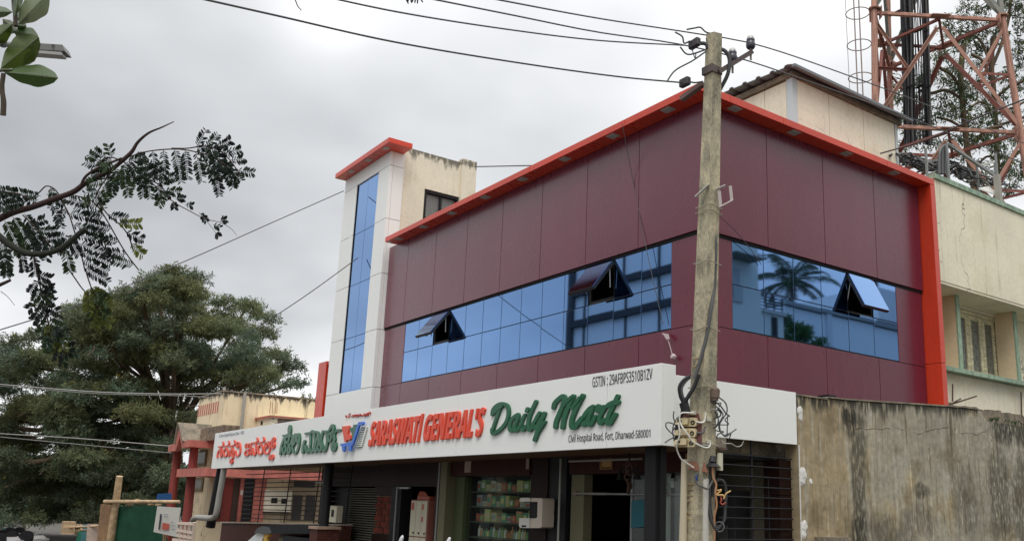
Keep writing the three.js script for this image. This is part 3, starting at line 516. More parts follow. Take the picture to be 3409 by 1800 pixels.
// ---------------------------------------------------------------- the shop front under the canopy
const K5 = crop(1400, 1400, 2.862), K3 = crop(600, 1200, 2.266), KS = crop(1500, 1520, 4.857), KD = crop(1880, 1480, 4.25), KL = crop(1050, 1520, 4.858);
const front = thing('storefront', 'dark granite clad storefront with glazed bays and a rolling shutter under the canopy', 'shop front', [-6, 0, 0]);
{
  const f = (name, geo, mat, l) => part(name, geo, mat, front, l);
  // room behind, closed on all sides
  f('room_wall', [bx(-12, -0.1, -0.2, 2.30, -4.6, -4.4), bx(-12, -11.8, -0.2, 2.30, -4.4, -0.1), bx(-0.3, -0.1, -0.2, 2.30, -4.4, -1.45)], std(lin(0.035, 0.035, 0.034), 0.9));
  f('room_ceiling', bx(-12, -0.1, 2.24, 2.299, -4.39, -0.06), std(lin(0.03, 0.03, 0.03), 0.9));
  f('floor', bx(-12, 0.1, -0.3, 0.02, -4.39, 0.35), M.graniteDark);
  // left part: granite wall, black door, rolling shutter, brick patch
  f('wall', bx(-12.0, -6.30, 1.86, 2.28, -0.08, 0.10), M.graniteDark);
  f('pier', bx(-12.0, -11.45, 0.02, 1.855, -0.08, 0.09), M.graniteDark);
  f('door', bx(-11.44, -10.56, 0.02, 1.85, -0.06, -0.02), M.black, 'black side door left of the rolling shutter');
  const sh = [[0, 0]]; const shut = sub('shutter', front);
  for (let k = 0; k < 38; k++) part('slat', along(new THREE.CylinderGeometry(0.028, 0.028, 1.36, 6, 1, false, 0, Math.PI * 2).scale(1, 1, 0.6), V(-10.54, 0.05 + k * 0.0478, -0.02), V(-9.18, 0.05 + k * 0.0478, -0.02), V(0, 1, 0)), std(lin(0.20, 0.19, 0.15), 0.55, { metalness: 0.35 }), shut);
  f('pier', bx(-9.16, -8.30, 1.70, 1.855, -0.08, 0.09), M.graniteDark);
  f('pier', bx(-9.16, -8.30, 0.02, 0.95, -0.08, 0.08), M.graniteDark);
  const brickMat = [mottle([0.46, 0.20, 0.14], 0.4, 8, 8, 0.6, 0.9, 0.002), mottle([0.40, 0.17, 0.12], 0.4, 8, 8, 0.6, 0.9, 0.002)];
  f('wall', bx(-9.16, -8.30, 0.955, 1.695, -0.09, 0.02), M.cement);
  for (let r = 0; r < 6; r++) for (let k = 0; k < 3; k++) { const x = -9.13 + k * 0.235 + (r % 2) * 0.08, y = 0.97 + r * 0.118; f('brick', bx(x, Math.min(-8.33, x + 0.222), y, y + 0.105, 0.0, 0.062 + 0.008 * ((r + k) % 2)), brickMat[(r + k) % 2]); }
  f('pillar', bx(-8.28, -7.86, 0.02, 1.855, -0.1, 0.14), M.black);
  parts('door_frame', [bx(-8.02, -7.985, 0.02, 1.85, 0.145, 0.17), bx(-7.98, -7.55, 1.815, 1.85, 0.10, 0.15)], M.steel, front);
  f('back_wall', bx(-7.84, -6.30, 0.02, 1.855, -0.55, -0.50), M.graniteDark);
  // pillars and display bay
  f('pillar', bx(-6.46, -6.26, 0.02, 2.28, -0.1, 0.16), M.black);
  f('pillar', bx(-6.25, -6.03, 0.02, 2.28, -0.1, 0.20), M.olive);
  parts('conduit', [rod(V(-6.32, 0.02, 0.19), V(-6.32, 2.27, 0.19), 0.018), rod(V(-2.62, 0.02, 0.24), V(-2.62, 2.25, 0.24), 0.016)], M.pvcGrey, front);
  f('header', bx(-6.02, -3.56, 2.035, 2.279, -0.06, 0.14), M.header);
  f('jamb', bx(-6.02, -5.72, 0.02, 2.03, -0.12, 0.02), M.oliveGreen);
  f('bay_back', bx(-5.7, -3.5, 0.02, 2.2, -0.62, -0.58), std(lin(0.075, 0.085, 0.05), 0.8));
  for (const y of [0.55, 0.80, 1.05, 1.30, 1.545, 1.79]) f('shelf', bx(-5.70, -3.57, y - 0.022, y, -0.57, -0.12), std(lin(0.11, 0.12, 0.09), 0.4));
  for (const x of [-5.68, -4.96, -4.24]) f('shelf_post', bx(x, x + 0.03, 0.02, 2.0, -0.577, -0.571), M.steel);
  const glazing = new THREE.MeshPhysicalMaterial({ color: lin(0.88, 0.93, 0.90), roughness: 0.03, transmission: 1, thickness: 0, ior: 1.5 });
  f('display_glass', bx(-5.70, -3.57, 0.05, 2.028, -0.045, -0.039), glazing);
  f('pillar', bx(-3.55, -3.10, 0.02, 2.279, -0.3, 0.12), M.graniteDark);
  f('pillar', bx(-3.095, -2.66, 0.02, 2.279, -0.3, 0.10), M.black);
  // door bay
  f('header', bx(-2.60, -0.10, 2.035, 2.279, -0.05, 0.10), M.header);
  f('jamb', bx(-2.60, -2.30, 0.02, 2.03, -0.1, 0.05), M.olive);
  f('pull_rail', [rod(V(-2.5, 1.765, 0.09), V(-0.2, 1.765, 0.09), 0.016), rod(V(-2.1, 1.765, 0.09), V(-1.75, 1.765, 0.09), 0.019)], M.steel);
  f('rail_bracket', bx(-2.52, -2.44, 1.735, 1.795, 0.051, 0.08), M.rust);
  f('shutter_box', bx(-2.58, -0.75, 2.285, 2.36, 0.11, 0.3), M.steel);
  f('track_rail', rod(V(-2.55, 2.215, 0.14), V(-0.95, 2.215, 0.14), 0.016), M.pvcGrey);
  f('glass_leaf', bx(-1.30, -0.16, 0.05, 2.03, -0.02, -0.012), glazing);
  f('leaf_stile', bx(-1.34, -1.305, 0.05, 2.03, -0.03, 0.0), M.steel);
  f('mullion', bx(-0.70, -0.62, 0.05, 2.03, -0.06, -0.021), M.steel);
  for (const y of [1.10, 0.82]) f('shelf', bx(-1.25, -0.32, y, y + 0.02, -0.75, -0.35), std(lin(0.26, 0.25, 0.18), 0.5));
  f('partition', bx(-0.95, -0.80, 0.02, 2.2, -0.9, -0.86), std(lin(0.09, 0.10, 0.10), 0.6));
  f('ceiling_fan_box', bx(-1.10, -0.82, 1.86, 1.98, -0.30, -0.12), std(lin(0.5, 0.52, 0.5), 0.5));
  f('glass_leaf', bx(-0.155, 0.16, 0.05, 2.03, 0.30, 0.306), glazing);
}
// posts carrying the sign
{
  one('sign_post', [rbx(0.05, 0.245, -0.05, 2.281, 0.80, 0.97, 0.008), bx(0.255, 0.275, 0, 2.26, 0.9, 0.92)], M.black, 'square black post under the right end of the white sign', 'post');
  const x = -9.86, z = 0.80;
  one('sign_post', rod(V(x, 1.062, z), V(x, 2.281, z), 0.095, 0.095, 20), M.black, 'round black pipe post standing on the granite pedestal', 'post');
  one('sign_post', rod(V(-17.0, 0.80, 1.0), V(-16.6, 2.269, 1.0), 0.115, 0.115, 20), M.black, 'round black pipe post under the left end of the white sign', 'post');
  const p = thing('granite_pedestal', 'speckled brown granite pedestal under the middle sign post', 'pedestal', [-9.5, -0.7, 0.95]);
  part('core', [bx(-10.05, -9.65, -0.7, 1.0, 0.56, 1.0)], M.granite, p);
  part('cap', rbx(-10.08, -9.62, 1.004, 1.06, 0.53, 1.03, 0.008), mottle([0.62, 0.52, 0.45], 0.3, 20, 20, 0.9, 0.4, 0.0003), p);
  one('rain_pipe', tube([V(-15.95, 2.268, 1.12), V(-16.1, 1.6, 1.12), V(-16.22, 1.12, 1.12), V(-16.42, 1.05, 1.12), V(-17.4, 1.02, 1.12), V(-18.1, 0.99, 1.12), V(-18.3, 0.9, 1.12), V(-18.4, 0.4, 1.12), V(-18.5, -0.6, 1.12)], 0.075, 60, 10), M.pvcGrey, 'grey plastic rain pipe bending round the left end of the sign', 'pipe');
  const w = thing('plinth_wall', 'low brown granite wall below the barred veranda', 'wall', [-14, -0.7, 0.3]);
  const top = (x) => mix(0.90, 1.10, (x + 18.2) / 8.2);
  part('granite', plate([[-18.3, -0.7], [-10.0, -0.7], [-10.0, top(-10) - 0.03], [-18.3, top(-18.3) - 0.03]], 0.2, new THREE.Matrix4().makeTranslation(0, 0, 0.15)), M.granite, w);
  part('cap', plate([[-18.3, top(-18.3) - 0.027], [-10.0, top(-10) - 0.027], [-10.0, top(-10)], [-18.3, top(-18.3)]], 0.28, new THREE.Matrix4().makeTranslation(0, 0, 0.12)), mottle([0.66, 0.6, 0.54], 0.2, 9, 9, 0.9, 0.5, 0.0003), w);
  const v = thing('veranda_grille', 'black barred grille over the low wall on the left side', 'grille', [-13, 1.0, 0.25]);
  for (let k = 0; k < 11; k++) part('bar', rod(V(-16.9, 1.04 + k * 0.112, 0.27), V(-10.05, 1.15 + k * 0.102, 0.27), 0.011, 0.011, 5), M.black, v);
  for (const x of [-15.6, -13.7, -11.85, -10.1]) part('upright', rod(V(x, 0.95, 0.255), V(x + 0.12, 2.3, 0.255), 0.014, 0.014, 5), M.black, v);
  part('meter_box', rbx(-10.6, -10.2, 1.12, 1.46, 0.28, 0.42, 0.01), M.cream, v); part('meter_window', bx(-10.45, -10.33, 1.24, 1.38, 0.421, 0.428), M.black, v);
  const s = thing('side_grille', 'black barred grille on the side of the shop next to the old boundary wall', 'grille', [0.28, 1.0, -0.6]);
  for (let k = 0; k < 12; k++) part('bar', rod(V(0.3, 0.88 + k * 0.125, 0.02), V(0.3, 0.88 + k * 0.125, -1.31), 0.010, 0.010, 6), M.black, s);
  part('upright', rod(V(0.28, 0.5, -0.58), V(0.28, 2.45, -0.58), 0.016, 0.016, 6), M.black, s); part('upright', rod(V(0.28, 0.5, -0.90), V(0.28, 2.0, -0.88), 0.007, 0.007, 5), M.black, s);
  const g = thing('granite_pier', 'dark brown granite pier under the end of the white side board', 'pier', [0.1, 0, -1.3]);
  for (let k = 0; k < 5; k++) part('slab', rbx(-0.05, 0.22, 0.45 * k + 0.0, 0.45 * k + 0.446, -1.40, -1.165, 0.004), M.graniteDark, g);
  const r = thing('side_room', 'dark room wall seen through the side grille', 'wall', [-1, 0, -1]);
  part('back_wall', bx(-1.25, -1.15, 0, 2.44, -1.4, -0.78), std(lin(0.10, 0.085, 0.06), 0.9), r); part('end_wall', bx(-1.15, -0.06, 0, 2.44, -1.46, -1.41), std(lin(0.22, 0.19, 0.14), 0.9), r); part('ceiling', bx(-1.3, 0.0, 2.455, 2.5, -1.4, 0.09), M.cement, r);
  part('cupboard', rbx(-1.1, -0.5, 0.02, 1.85, -1.40, -1.1, 0.01), std(lin(0.03, 0.03, 0.032), 0.6), r);
  part('grating', [bx(-0.9, -0.62, 0.02, 1.4, -1.09, -1.08)], std(lin(0.09, 0.09, 0.085), 0.7), r);
}
// things in and on the shop front
{
  const bank = thing('locker_bank', 'cream metal lockers with six doors beside the display bay', 'locker', [-7.05, 0.02, 0.2]);
  const lx0 = -7.28, lx1 = -6.62, lm = std(lin(0.60, 0.56, 0.42), 0.5);
  part('body', bx(lx0, lx1, 0.02, 1.62, -0.1, 0.20), std(lin(0.34, 0.12, 0.09), 0.5), bank);
  const xs = [lx0 + 0.015, lx0 + 0.225, lx0 + 0.435, lx1 - 0.015];
  for (let k = 0; k < 3; k++) for (const [a, b] of [[0.99, 1.605], [0.36, 0.97]]) {
    const d = part('door', rbx(xs[k] + 0.006, xs[k + 1] - 0.006, a, b, 0.202, 0.222, 0.004), lm, bank);
    part('lock', rbx(xs[k + 1] - 0.05, xs[k + 1] - 0.025, a + 0.04, a + 0.075, 0.2225, 0.24, 0.003), M.black, d);
  }
  const st = std(lin(0.5, 0.10, 0.07), 0.5);
  parts('sticker', [bx(-7.24, -7.13, 1.44, 1.57, 0.223, 0.225), bx(-6.82, -6.76, 1.24, 1.33, 0.223, 0.226), bx(-6.82, -6.76, 1.45, 1.55, 0.223, 0.226)], st, bank);
  one('red_crate', [rbx(-7.18, -6.72, 1.622, 1.69, -0.05, 0.15, 0.01), wedge(V(-7.18, 1.692, 0.15), V(-6.78, 1.692, 0.15), V(-7.0, 1.77, 0.1), V(-7.18, 1.775, 0.1), 0.02, V(0, 0, -1))], std(lin(0.42, 0.10, 0.06), 0.5), 'red plastic crate lying on top of the lockers', 'crate');
  // sanitiser stand on the granite pillar
  const d = thing('sanitiser_station', 'white wall mounted hand dryer shaped dispenser on the granite pillar', 'dispenser', [-3.2, 1.2, 0.3]);
  const q = (x, y) => { const p = onZ(...KS(x, y), 0.32); return [p.x, p.y]; };
  const round = (pts, z0, z1) => plate(pts, z1 - z0, new THREE.Matrix4().makeTranslation(0, 0, z0));
  part('body', round([q(1320, 672), q(1485, 668), q(1505, 690), q(1490, 1130), q(1470, 1150), q(1310, 1152), q(1312, 1000), q(1400, 995), q(1418, 975), q(1425, 728), q(1322, 728)], 0.13, 0.34), std(lin(0.62, 0.53, 0.44), 0.5), d);
  part('top_panel', round([q(1165, 665), q(1300, 662), q(1322, 690), q(1322, 722), q(1150, 726), q(1148, 700)], 0.14, 0.36), M.pvc, d);
  part('base_panel', round([q(1145, 990), q(1310, 992), q(1308, 1152), q(1160, 1148), q(1140, 1120)], 0.14, 0.36), M.pvc, d);
  part('hollow', round([q(1165, 729), q(1421, 729), q(1414, 970), q(1398, 992), q(1168, 992)], 0.12, 0.16), M.black, d);
  part('badge', round([q(1185, 1108), q(1258, 1106), q(1257, 1136), q(1186, 1138)], 0.361, 0.364), M.black, d);
  part('socket', rbx(-2.98, -2.90, 1.36, 1.46, 0.12, 0.16, 0.004), M.pvc, front);
  // paper notices on the header
  one('paper_notice', bx(-5.53, -5.32, 2.09, 2.275, 0.142, 0.145), std(lin(0.42, 0.33, 0.26), 0.9), 'brown paper notice on the header over the display bay', 'notice');
  one('paper_strip', bx(-3.66, -3.58, 2.12, 2.28, 0.142, 0.146), std(lin(0.36, 0.30, 0.24), 0.9), 'narrow paper strip at the right end of the display header', 'notice');
  for (const [x0, x1, l] of [[-1.86, -1.60, 'brown framed charm on the header over the shop door'], [0.06, 0.24, 'brown framed charm on the header right of the black post']]) {
    const t = thing('wall_charm', l, 'ornament', [x0, 2.1, 0.11]); const m = std(lin(0.34, 0.17, 0.06), 0.6), z = x1 > 0 ? 0.31 : 0.104;
    part('frame', [bx(x0, x1, 2.09, 2.104, z, z + 0.02), bx(x0, x1, 2.226, 2.24, z, z + 0.02), bx(x0, x0 + 0.018, 2.104, 2.226, z, z + 0.02), bx(x1 - 0.018, x1, 2.104, 2.226, z, z + 0.02)], m, t);
    part('inset', bx(x0 + 0.03, x1 - 0.03, 2.12, 2.21, z + 0.002, z + 0.012), std(lin(0.45, 0.26, 0.08), 0.5), t);
  }
  part('header', bx(0.02, 0.33, 2.035, 2.279, 0.27, 0.30), M.header, front);
  // talisman of shells and rope hanging over the door
  const hang = thing('hanging_talisman', 'dark rope talisman with tassels hanging over the shop door', 'ornament', [-1.02, 2.2, 0.3]);
  part('rope', tube([V(-1.02, 2.28, 0.3), V(-1.02, 2.15, 0.3), V(-1.0, 2.0, 0.3), V(-1.02, 1.76, 0.3)], 0.012), M.dark, hang);
  for (let k = 0; k < 7; k++) part('knot', new THREE.TorusGeometry(0.035 + 0.012 * (k % 2), 0.013, 6, 10).rotateZ(k).rotateY(0.4 * k).translate(-1.02 + 0.02 * ((k % 3) - 1), 2.14 - k * 0.055, 0.3), std(lin(0.10, 0.05, 0.035), 0.7), hang);
  parts('tassel', [-1.20, -0.86].map((x) => new THREE.ConeGeometry(0.055, 0.15, 7).translate(x, 2.02, 0.3)), M.dark, hang);
  part('cross_rope', tube([V(-1.22, 2.09, 0.3), V(-1.02, 2.05, 0.3), V(-0.84, 2.09, 0.3)], 0.014), M.dark, hang);
  one('hanging_towel', wedge(V(-1.28, 1.68, 0.02), V(-1.02, 1.70, 0.02), V(-1.0, 1.36, 0.03), V(-1.27, 1.33, 0.03), 0.015, V(0, 0, 1)), std(lin(0.03, 0.16, 0.20), 0.8), 'teal cloth hanging from the glass door leaf', 'cloth');
  one('tube_light_hook', [tube([V(-10.72, 2.25, 0.5), V(-10.82, 2.05, 0.5), V(-10.9, 1.93, 0.5), V(-10.86, 1.87, 0.5)], 0.012), rod(V(-11.3, 1.93, 0.49), V(-10.45, 1.93, 0.49), 0.016)], M.pvcGrey, 'thin bare tube lamp hanging from a bent wire above the shutter', 'lamp');
  // goods on the shelves
  const goods = [[0.42, 0.40, 0.16], [0.45, 0.22, 0.13], [0.18, 0.28, 0.10], [0.40, 0.08, 0.06], [0.48, 0.38, 0.24], [0.10, 0.25, 0.18], [0.5, 0.5, 0.46], [0.36, 0.17, 0.08], [0.26, 0.30, 0.32]].map((c) => std(lin(...c.map((v) => Math.min(0.85, v * 1.7))), 0.5));
  const names = ['yellow', 'orange', 'leaf green', 'red', 'buff', 'dark green', 'white', 'brown', 'grey'];
  const rows = [[0.55, 'lowest'], [0.80, 'second lowest'], [1.05, 'third lowest'], [1.30, 'third highest'], [1.545, 'second highest'], [1.79, 'topmost']];
  const box = (x, y, w, h, m) => [rbx(x, x + w, y, y + h, -0.36, -0.18, 0.006), null, m];
  for (const [y, rowName] of rows) {
    let x = -5.62; const bottles = y < 1.2 && y > 0.6;
    while (x < -3.75) {
      const k = Math.floor(rnd() * goods.length), w = bottles ? rr(0.045, 0.075) : rr(0.09, 0.2), h = bottles ? rr(0.11, 0.2) : rr(0.08, 0.205);
      const grp = names[k] + (bottles ? ' bottles' : ' packets') + ' on the ' + rowName + ' shelf', label = names[k] + (bottles ? ' plastic bottle' : ' packet') + ' standing on the ' + rowName + ' shelf of the display bay';
      const t = thing(bottles ? 'bottle' : 'packet', label, bottles ? 'bottle' : 'packet', [x, y, -0.27], grp);
      if (bottles) {
        const pr = [[0, 0], [w * 0.46, 0], [w * 0.48, 0.01], [w * 0.48, h * 0.66], [w * 0.2, h * 0.82], [w * 0.2, h * 0.86], [0, h * 0.86]].map((q) => new THREE.Vector2(q[0], q[1]));
        part('body', new THREE.LatheGeometry(pr, 10).translate(x + w / 2, y + 0.001, -0.25), goods[k], t);
        part('cap', new THREE.CylinderGeometry(w * 0.22, w * 0.22, h * 0.13, 8).translate(x + w / 2, y + h * 0.93, -0.25), goods[(k + 3) % 9], t);
      } else {
        part('box', rbx(x, x + w, y + 0.001, y + h, -0.40, -0.18, 0.006), goods[k], t);
        part('print', bx(x + w * 0.15, x + w * 0.85, y + h * 0.3, y + h * 0.75, -0.1795, -0.178), goods[(k + 4) % 9], t);
      }
      x += w + rr(0.008, 0.03);
    }
  }
}

// ---------------------------------------------------------------- the concrete power pole in front of the corner
const C6 = crop(2150, 1150, 2.0923), C8 = crop(2150, 50, 2.0917), CP = crop(2200, 1250, 4.533), CQ = crop(2200, 1530, 5.037);
const PD = 9.5;                                                                       // depth of the pole
const pole = thing('power_pole', 'square weathered concrete power pole in front of the shop corner', 'power pole', [at(2325, 1750, PD).x, 0, at(2325, 1750, PD).z]);
const concrete = mottle([0.69, 0.655, 0.56], 0.5, 12, 5, 1.2, 0.95, 0.01);
const PA = at(2327, 1800, PD), PB = at(2378, 112, PD);
const poleAt = (t) => PA.clone().lerp(PB, t);
{
  const foot = poleAt(-0.3), w0 = 0.245, w1 = 0.118, g = new THREE.CylinderGeometry(w1 / Math.SQRT2, w0 * 1.06 / Math.SQRT2, foot.distanceTo(PB), 4, 24, false, Math.PI / 4).toNonIndexed();
  const m = along(g, foot, PB, V(1, 0, 0.02));
  const p = m.attributes.position; for (let i = 0; i < p.count; i++) { const x = p.getX(i), y = p.getY(i), z = p.getZ(i), n = 0.006 * fbm(x * 9, y * 6, z * 9, 3); p.setXYZ(i, x + n, y, z + n); }
  m.computeVertexNormals();
  part('shaft', planar(m), concrete, pole);
}
const PR = (t) => mix(0.135, 0.075, t);
const faceL = V(-0.35, 0, 0.94).normalize();
const toEye = (p) => EYE.clone().sub(p).setY(0).normalize();
const onPole = (px, py, out = 0.02) => { const c = at(px, py, PD); return c.addScaledVector(toEye(c), out + 0.085); };
{
  const C = (name, geo, mat) => part(name, geo, mat, pole);
  const rust = std(lin(0.10, 0.075, 0.07), 0.8), iron = std(lin(0.30, 0.26, 0.22), 0.7);
  // upper clamp and cross arm with two pin insulators
  const clampC = at(...C8(462, 392), PD);
  C('clamp', planar(new THREE.CylinderGeometry(0.108, 0.108, 0.085, 4, 1, false, Math.PI / 4).rotateY(0.02).translate(clampC.x, clampC.y, clampC.z)), rust);
  const a0 = at(...C8(505, 398), PD - 0.05), a1 = at(...C8(738, 256), PD + 0.25);
  C('cross_arm', bar(a0, a1, 0.05, 0.05), rust);
  const por = new THREE.MeshPhysicalMaterial({ color: lin(0.06, 0.055, 0.075), roughness: 0.2 }), porW = std(lin(0.55, 0.54, 0.52), 0.3);
  for (const [x, y, dd] of [[732, 240, 0.24], [605, 330, 0.1]]) {
    const c = at(...C8(x, y), PD + dd), prof = [[0, 0], [0.035, 0], [0.05, 0.02], [0.052, 0.06], [0.04, 0.075], [0.046, 0.085], [0.046, 0.11], [0.03, 0.14], [0, 0.14]].map((q) => new THREE.Vector2(q[0], q[1]));
    C('insulator', new THREE.LatheGeometry(prof, 14).translate(c.x, c.y + 0.01, c.z), por);
    C('insulator_cap', new THREE.CylinderGeometry(0.033, 0.047, 0.045, 12).translate(c.x, c.y + 0.135, c.z), porW);
    C('pin', rod(c.clone().add(V(0, -0.12, 0)), c.clone().add(V(0, 0.02, 0)), 0.012), iron);
  }
  // middle clamp with a bent flat-iron bracket
  const fl = std(lin(0.55, 0.54, 0.50), 0.6);
  C('flat_iron', bar(onPole(...C8(345, 1285), 0.0), onPole(...C8(440, 1205), 0.02), 0.045, 0.008), fl);
  C('flat_iron', bar(onPole(...C8(490, 1232), 0.0), at(...C8(557, 1185), PD - 0.1), 0.045, 0.008), fl);
  C('bracket', [bar(at(...C8(513, 1225), PD - 0.12), at(...C8(522, 1335), PD - 0.12), 0.03, 0.01), bar(at(...C8(519, 1335), PD - 0.12), at(...C8(603, 1290), PD - 0.12), 0.03, 0.01), bar(at(...C8(600, 1292), PD - 0.12), at(...C8(589, 1188), PD - 0.12), 0.03, 0.01)], std(lin(0.62, 0.55, 0.52), 0.6));
  const ring = (t, k = 1.03) => { const c = poleAt(t), r = mix(0.245 * 1.06 * 0.78, 0.118, (t + 0.3) / 1.3) * k * 0.72; const pts = []; for (let i = 0; i <= 24; i++) { const f = i / 24 * Math.PI * 2, s = 1 / Math.max(Math.abs(Math.cos(f)), Math.abs(Math.sin(f))); pts.push(V(c.x + Math.cos(f) * r * Math.min(s, 1.32), c.y + 0.012 * Math.sin(3 * f), c.z + Math.sin(f) * r * Math.min(s, 1.32))); } return tube(pts, 0.006, 48, 5); };
  for (const t of [0.19, 0.30, 0.415, 0.545, 0.644, 0.655]) C('binding_wire', ring(t), std(lin(0.30, 0.27, 0.20), 0.7));
  // cast letters up the face and painted numerals
  const tg = (c, px, py, size, rot, mat, o) => { const g = new TextGeometry(c, { font: fontThin, size: size / 0.9, depth: 0.01, curveSegments: 3 }); g.center(); g.rotateZ(rot); const p = onPole(px, py, o); const e = toEye(p); g.rotateY(Math.atan2(e.x, e.z) - 0.48); g.translate(p.x, p.y, p.z); return planar(g); };
  const castMat = mottle([0.66, 0.59, 0.46], 0.4, 12, 12, 1, 0.95, 0.004);
  [['S', 525, 1170], ['6', 515, 960], ['O', 515, 850], ['I', 510, 690], ['D', 512, 555], ['N', 505, 450], ['L', 500, 380]].forEach(([c, x, y]) => C('cast_letter', tg(c, ...CQ(x, y), 0.085, Math.PI / 2, castMat, -0.035), castMat));
  for (const [c, x, y] of [['I', 155, 1165], ['S', 155, 1215]]) C('cast_letter', tg(c, 2250 + x / 2.268, 680 + y / 2.268, 0.08, Math.PI / 2, castMat, -0.03), castMat);
  for (const [x, y] of [[650, 1165], [650, 1250]]) C('painted_numeral', tg('0', ...CP(x, y), 0.05, 0, null, -0.03), std(lin(0.6, 0.56, 0.5), 0.8));
  // fuse board with three cut-outs
  const fc = onPole(...CP(480, 830), 0.0), ry = Math.atan2(toEye(fc).x, toEye(fc).z) - 0.35;
  const place = (g, dx, dy, dz) => { g.translate(dx, dy, dz); g.rotateY(ry); g.translate(fc.x, fc.y, fc.z); return g; };
  C('fuse_board', place(rbx(-0.155, 0.085, -0.14, 0.17, 0, 0.02, 0.004), 0.02, 0, 0.0), std(lin(0.14, 0.055, 0.05), 0.8));
  const fuseMat = std(lin(0.60, 0.50, 0.30), 0.35);
  [0.075, -0.035, -0.135].forEach((y, i) => {
    const f = sub('fuse_cutout', pole);
    const bg = (pts, z0, d) => place(plate(pts, d, new THREE.Matrix4().makeTranslation(0, 0, z0)), -0.045 - i * 0.008, y, 0.022);
    part('base', bg([[-0.11, -0.045], [0.10, -0.045], [0.115, -0.02], [0.115, 0.035], [0.10, 0.045], [-0.02, 0.05], [-0.105, 0.03], [-0.12, 0.0]], 0, 0.05), fuseMat, f);
    part('carrier', bg([[-0.10, -0.028], [0.03, -0.026], [0.04, 0.03], [0.0, 0.045], [-0.09, 0.022]], 0.051, 0.05), fuseMat, f);
    part('socket', place(new THREE.CylinderGeometry(0.012, 0.012, 0.008, 8).rotateX(Math.PI / 2), -0.085 - i * 0.008, y + 0.005, 0.127), M.black, f);
    part('terminal', place(new THREE.TorusGeometry(0.018, 0.006, 5, 10), 0.03 - i * 0.008, y - 0.005, 0.078), M.black, f);
  });
  parts('junction_block', [[700, 675], [470, 575], [700, 1010]].map(([x, y]) => { const p = onPole(...CP(x, y), 0.0); return rbx(p.x - 0.04, p.x + 0.04, p.y - 0.022, p.y + 0.022, p.z - 0.03, p.z + 0.03, 0.006); }), std(lin(0.50, 0.47, 0.38), 0.6), pole);
  const sp = onPole(...CQ(670, 140), 0.0); C('rusty_plate', wedge(sp.clone().add(V(-0.09, 0.06, 0.09)), sp.clone().add(V(0.06, 0.06, -0.0)), sp.clone().add(V(0.09, -0.05, -0.02)), sp.clone().add(V(-0.06, -0.02, 0.1)), 0.012, V(0, 0, 1)), std(lin(0.26, 0.12, 0.08), 0.9));
  // conduits strapped to the pole
  C('conduit', rod(onPole(...CQ(370, 1500), -0.05), onPole(...CQ(395, 5), -0.05), 0.042, 0.03, 14), std(lin(0.66, 0.58, 0.42), 0.5));
  C('conduit', rod(onPole(...CQ(730, 1500), 0.0), onPole(...CQ(735, 320), 0.0), 0.046, 0.046, 16), M.pvc);
  C('conduit', rod(onPole(...CQ(790, 1500), -0.06), onPole(...CQ(785, 840), -0.06), 0.03, 0.03, 10), std(lin(0.5, 0.46, 0.36), 0.6));
}
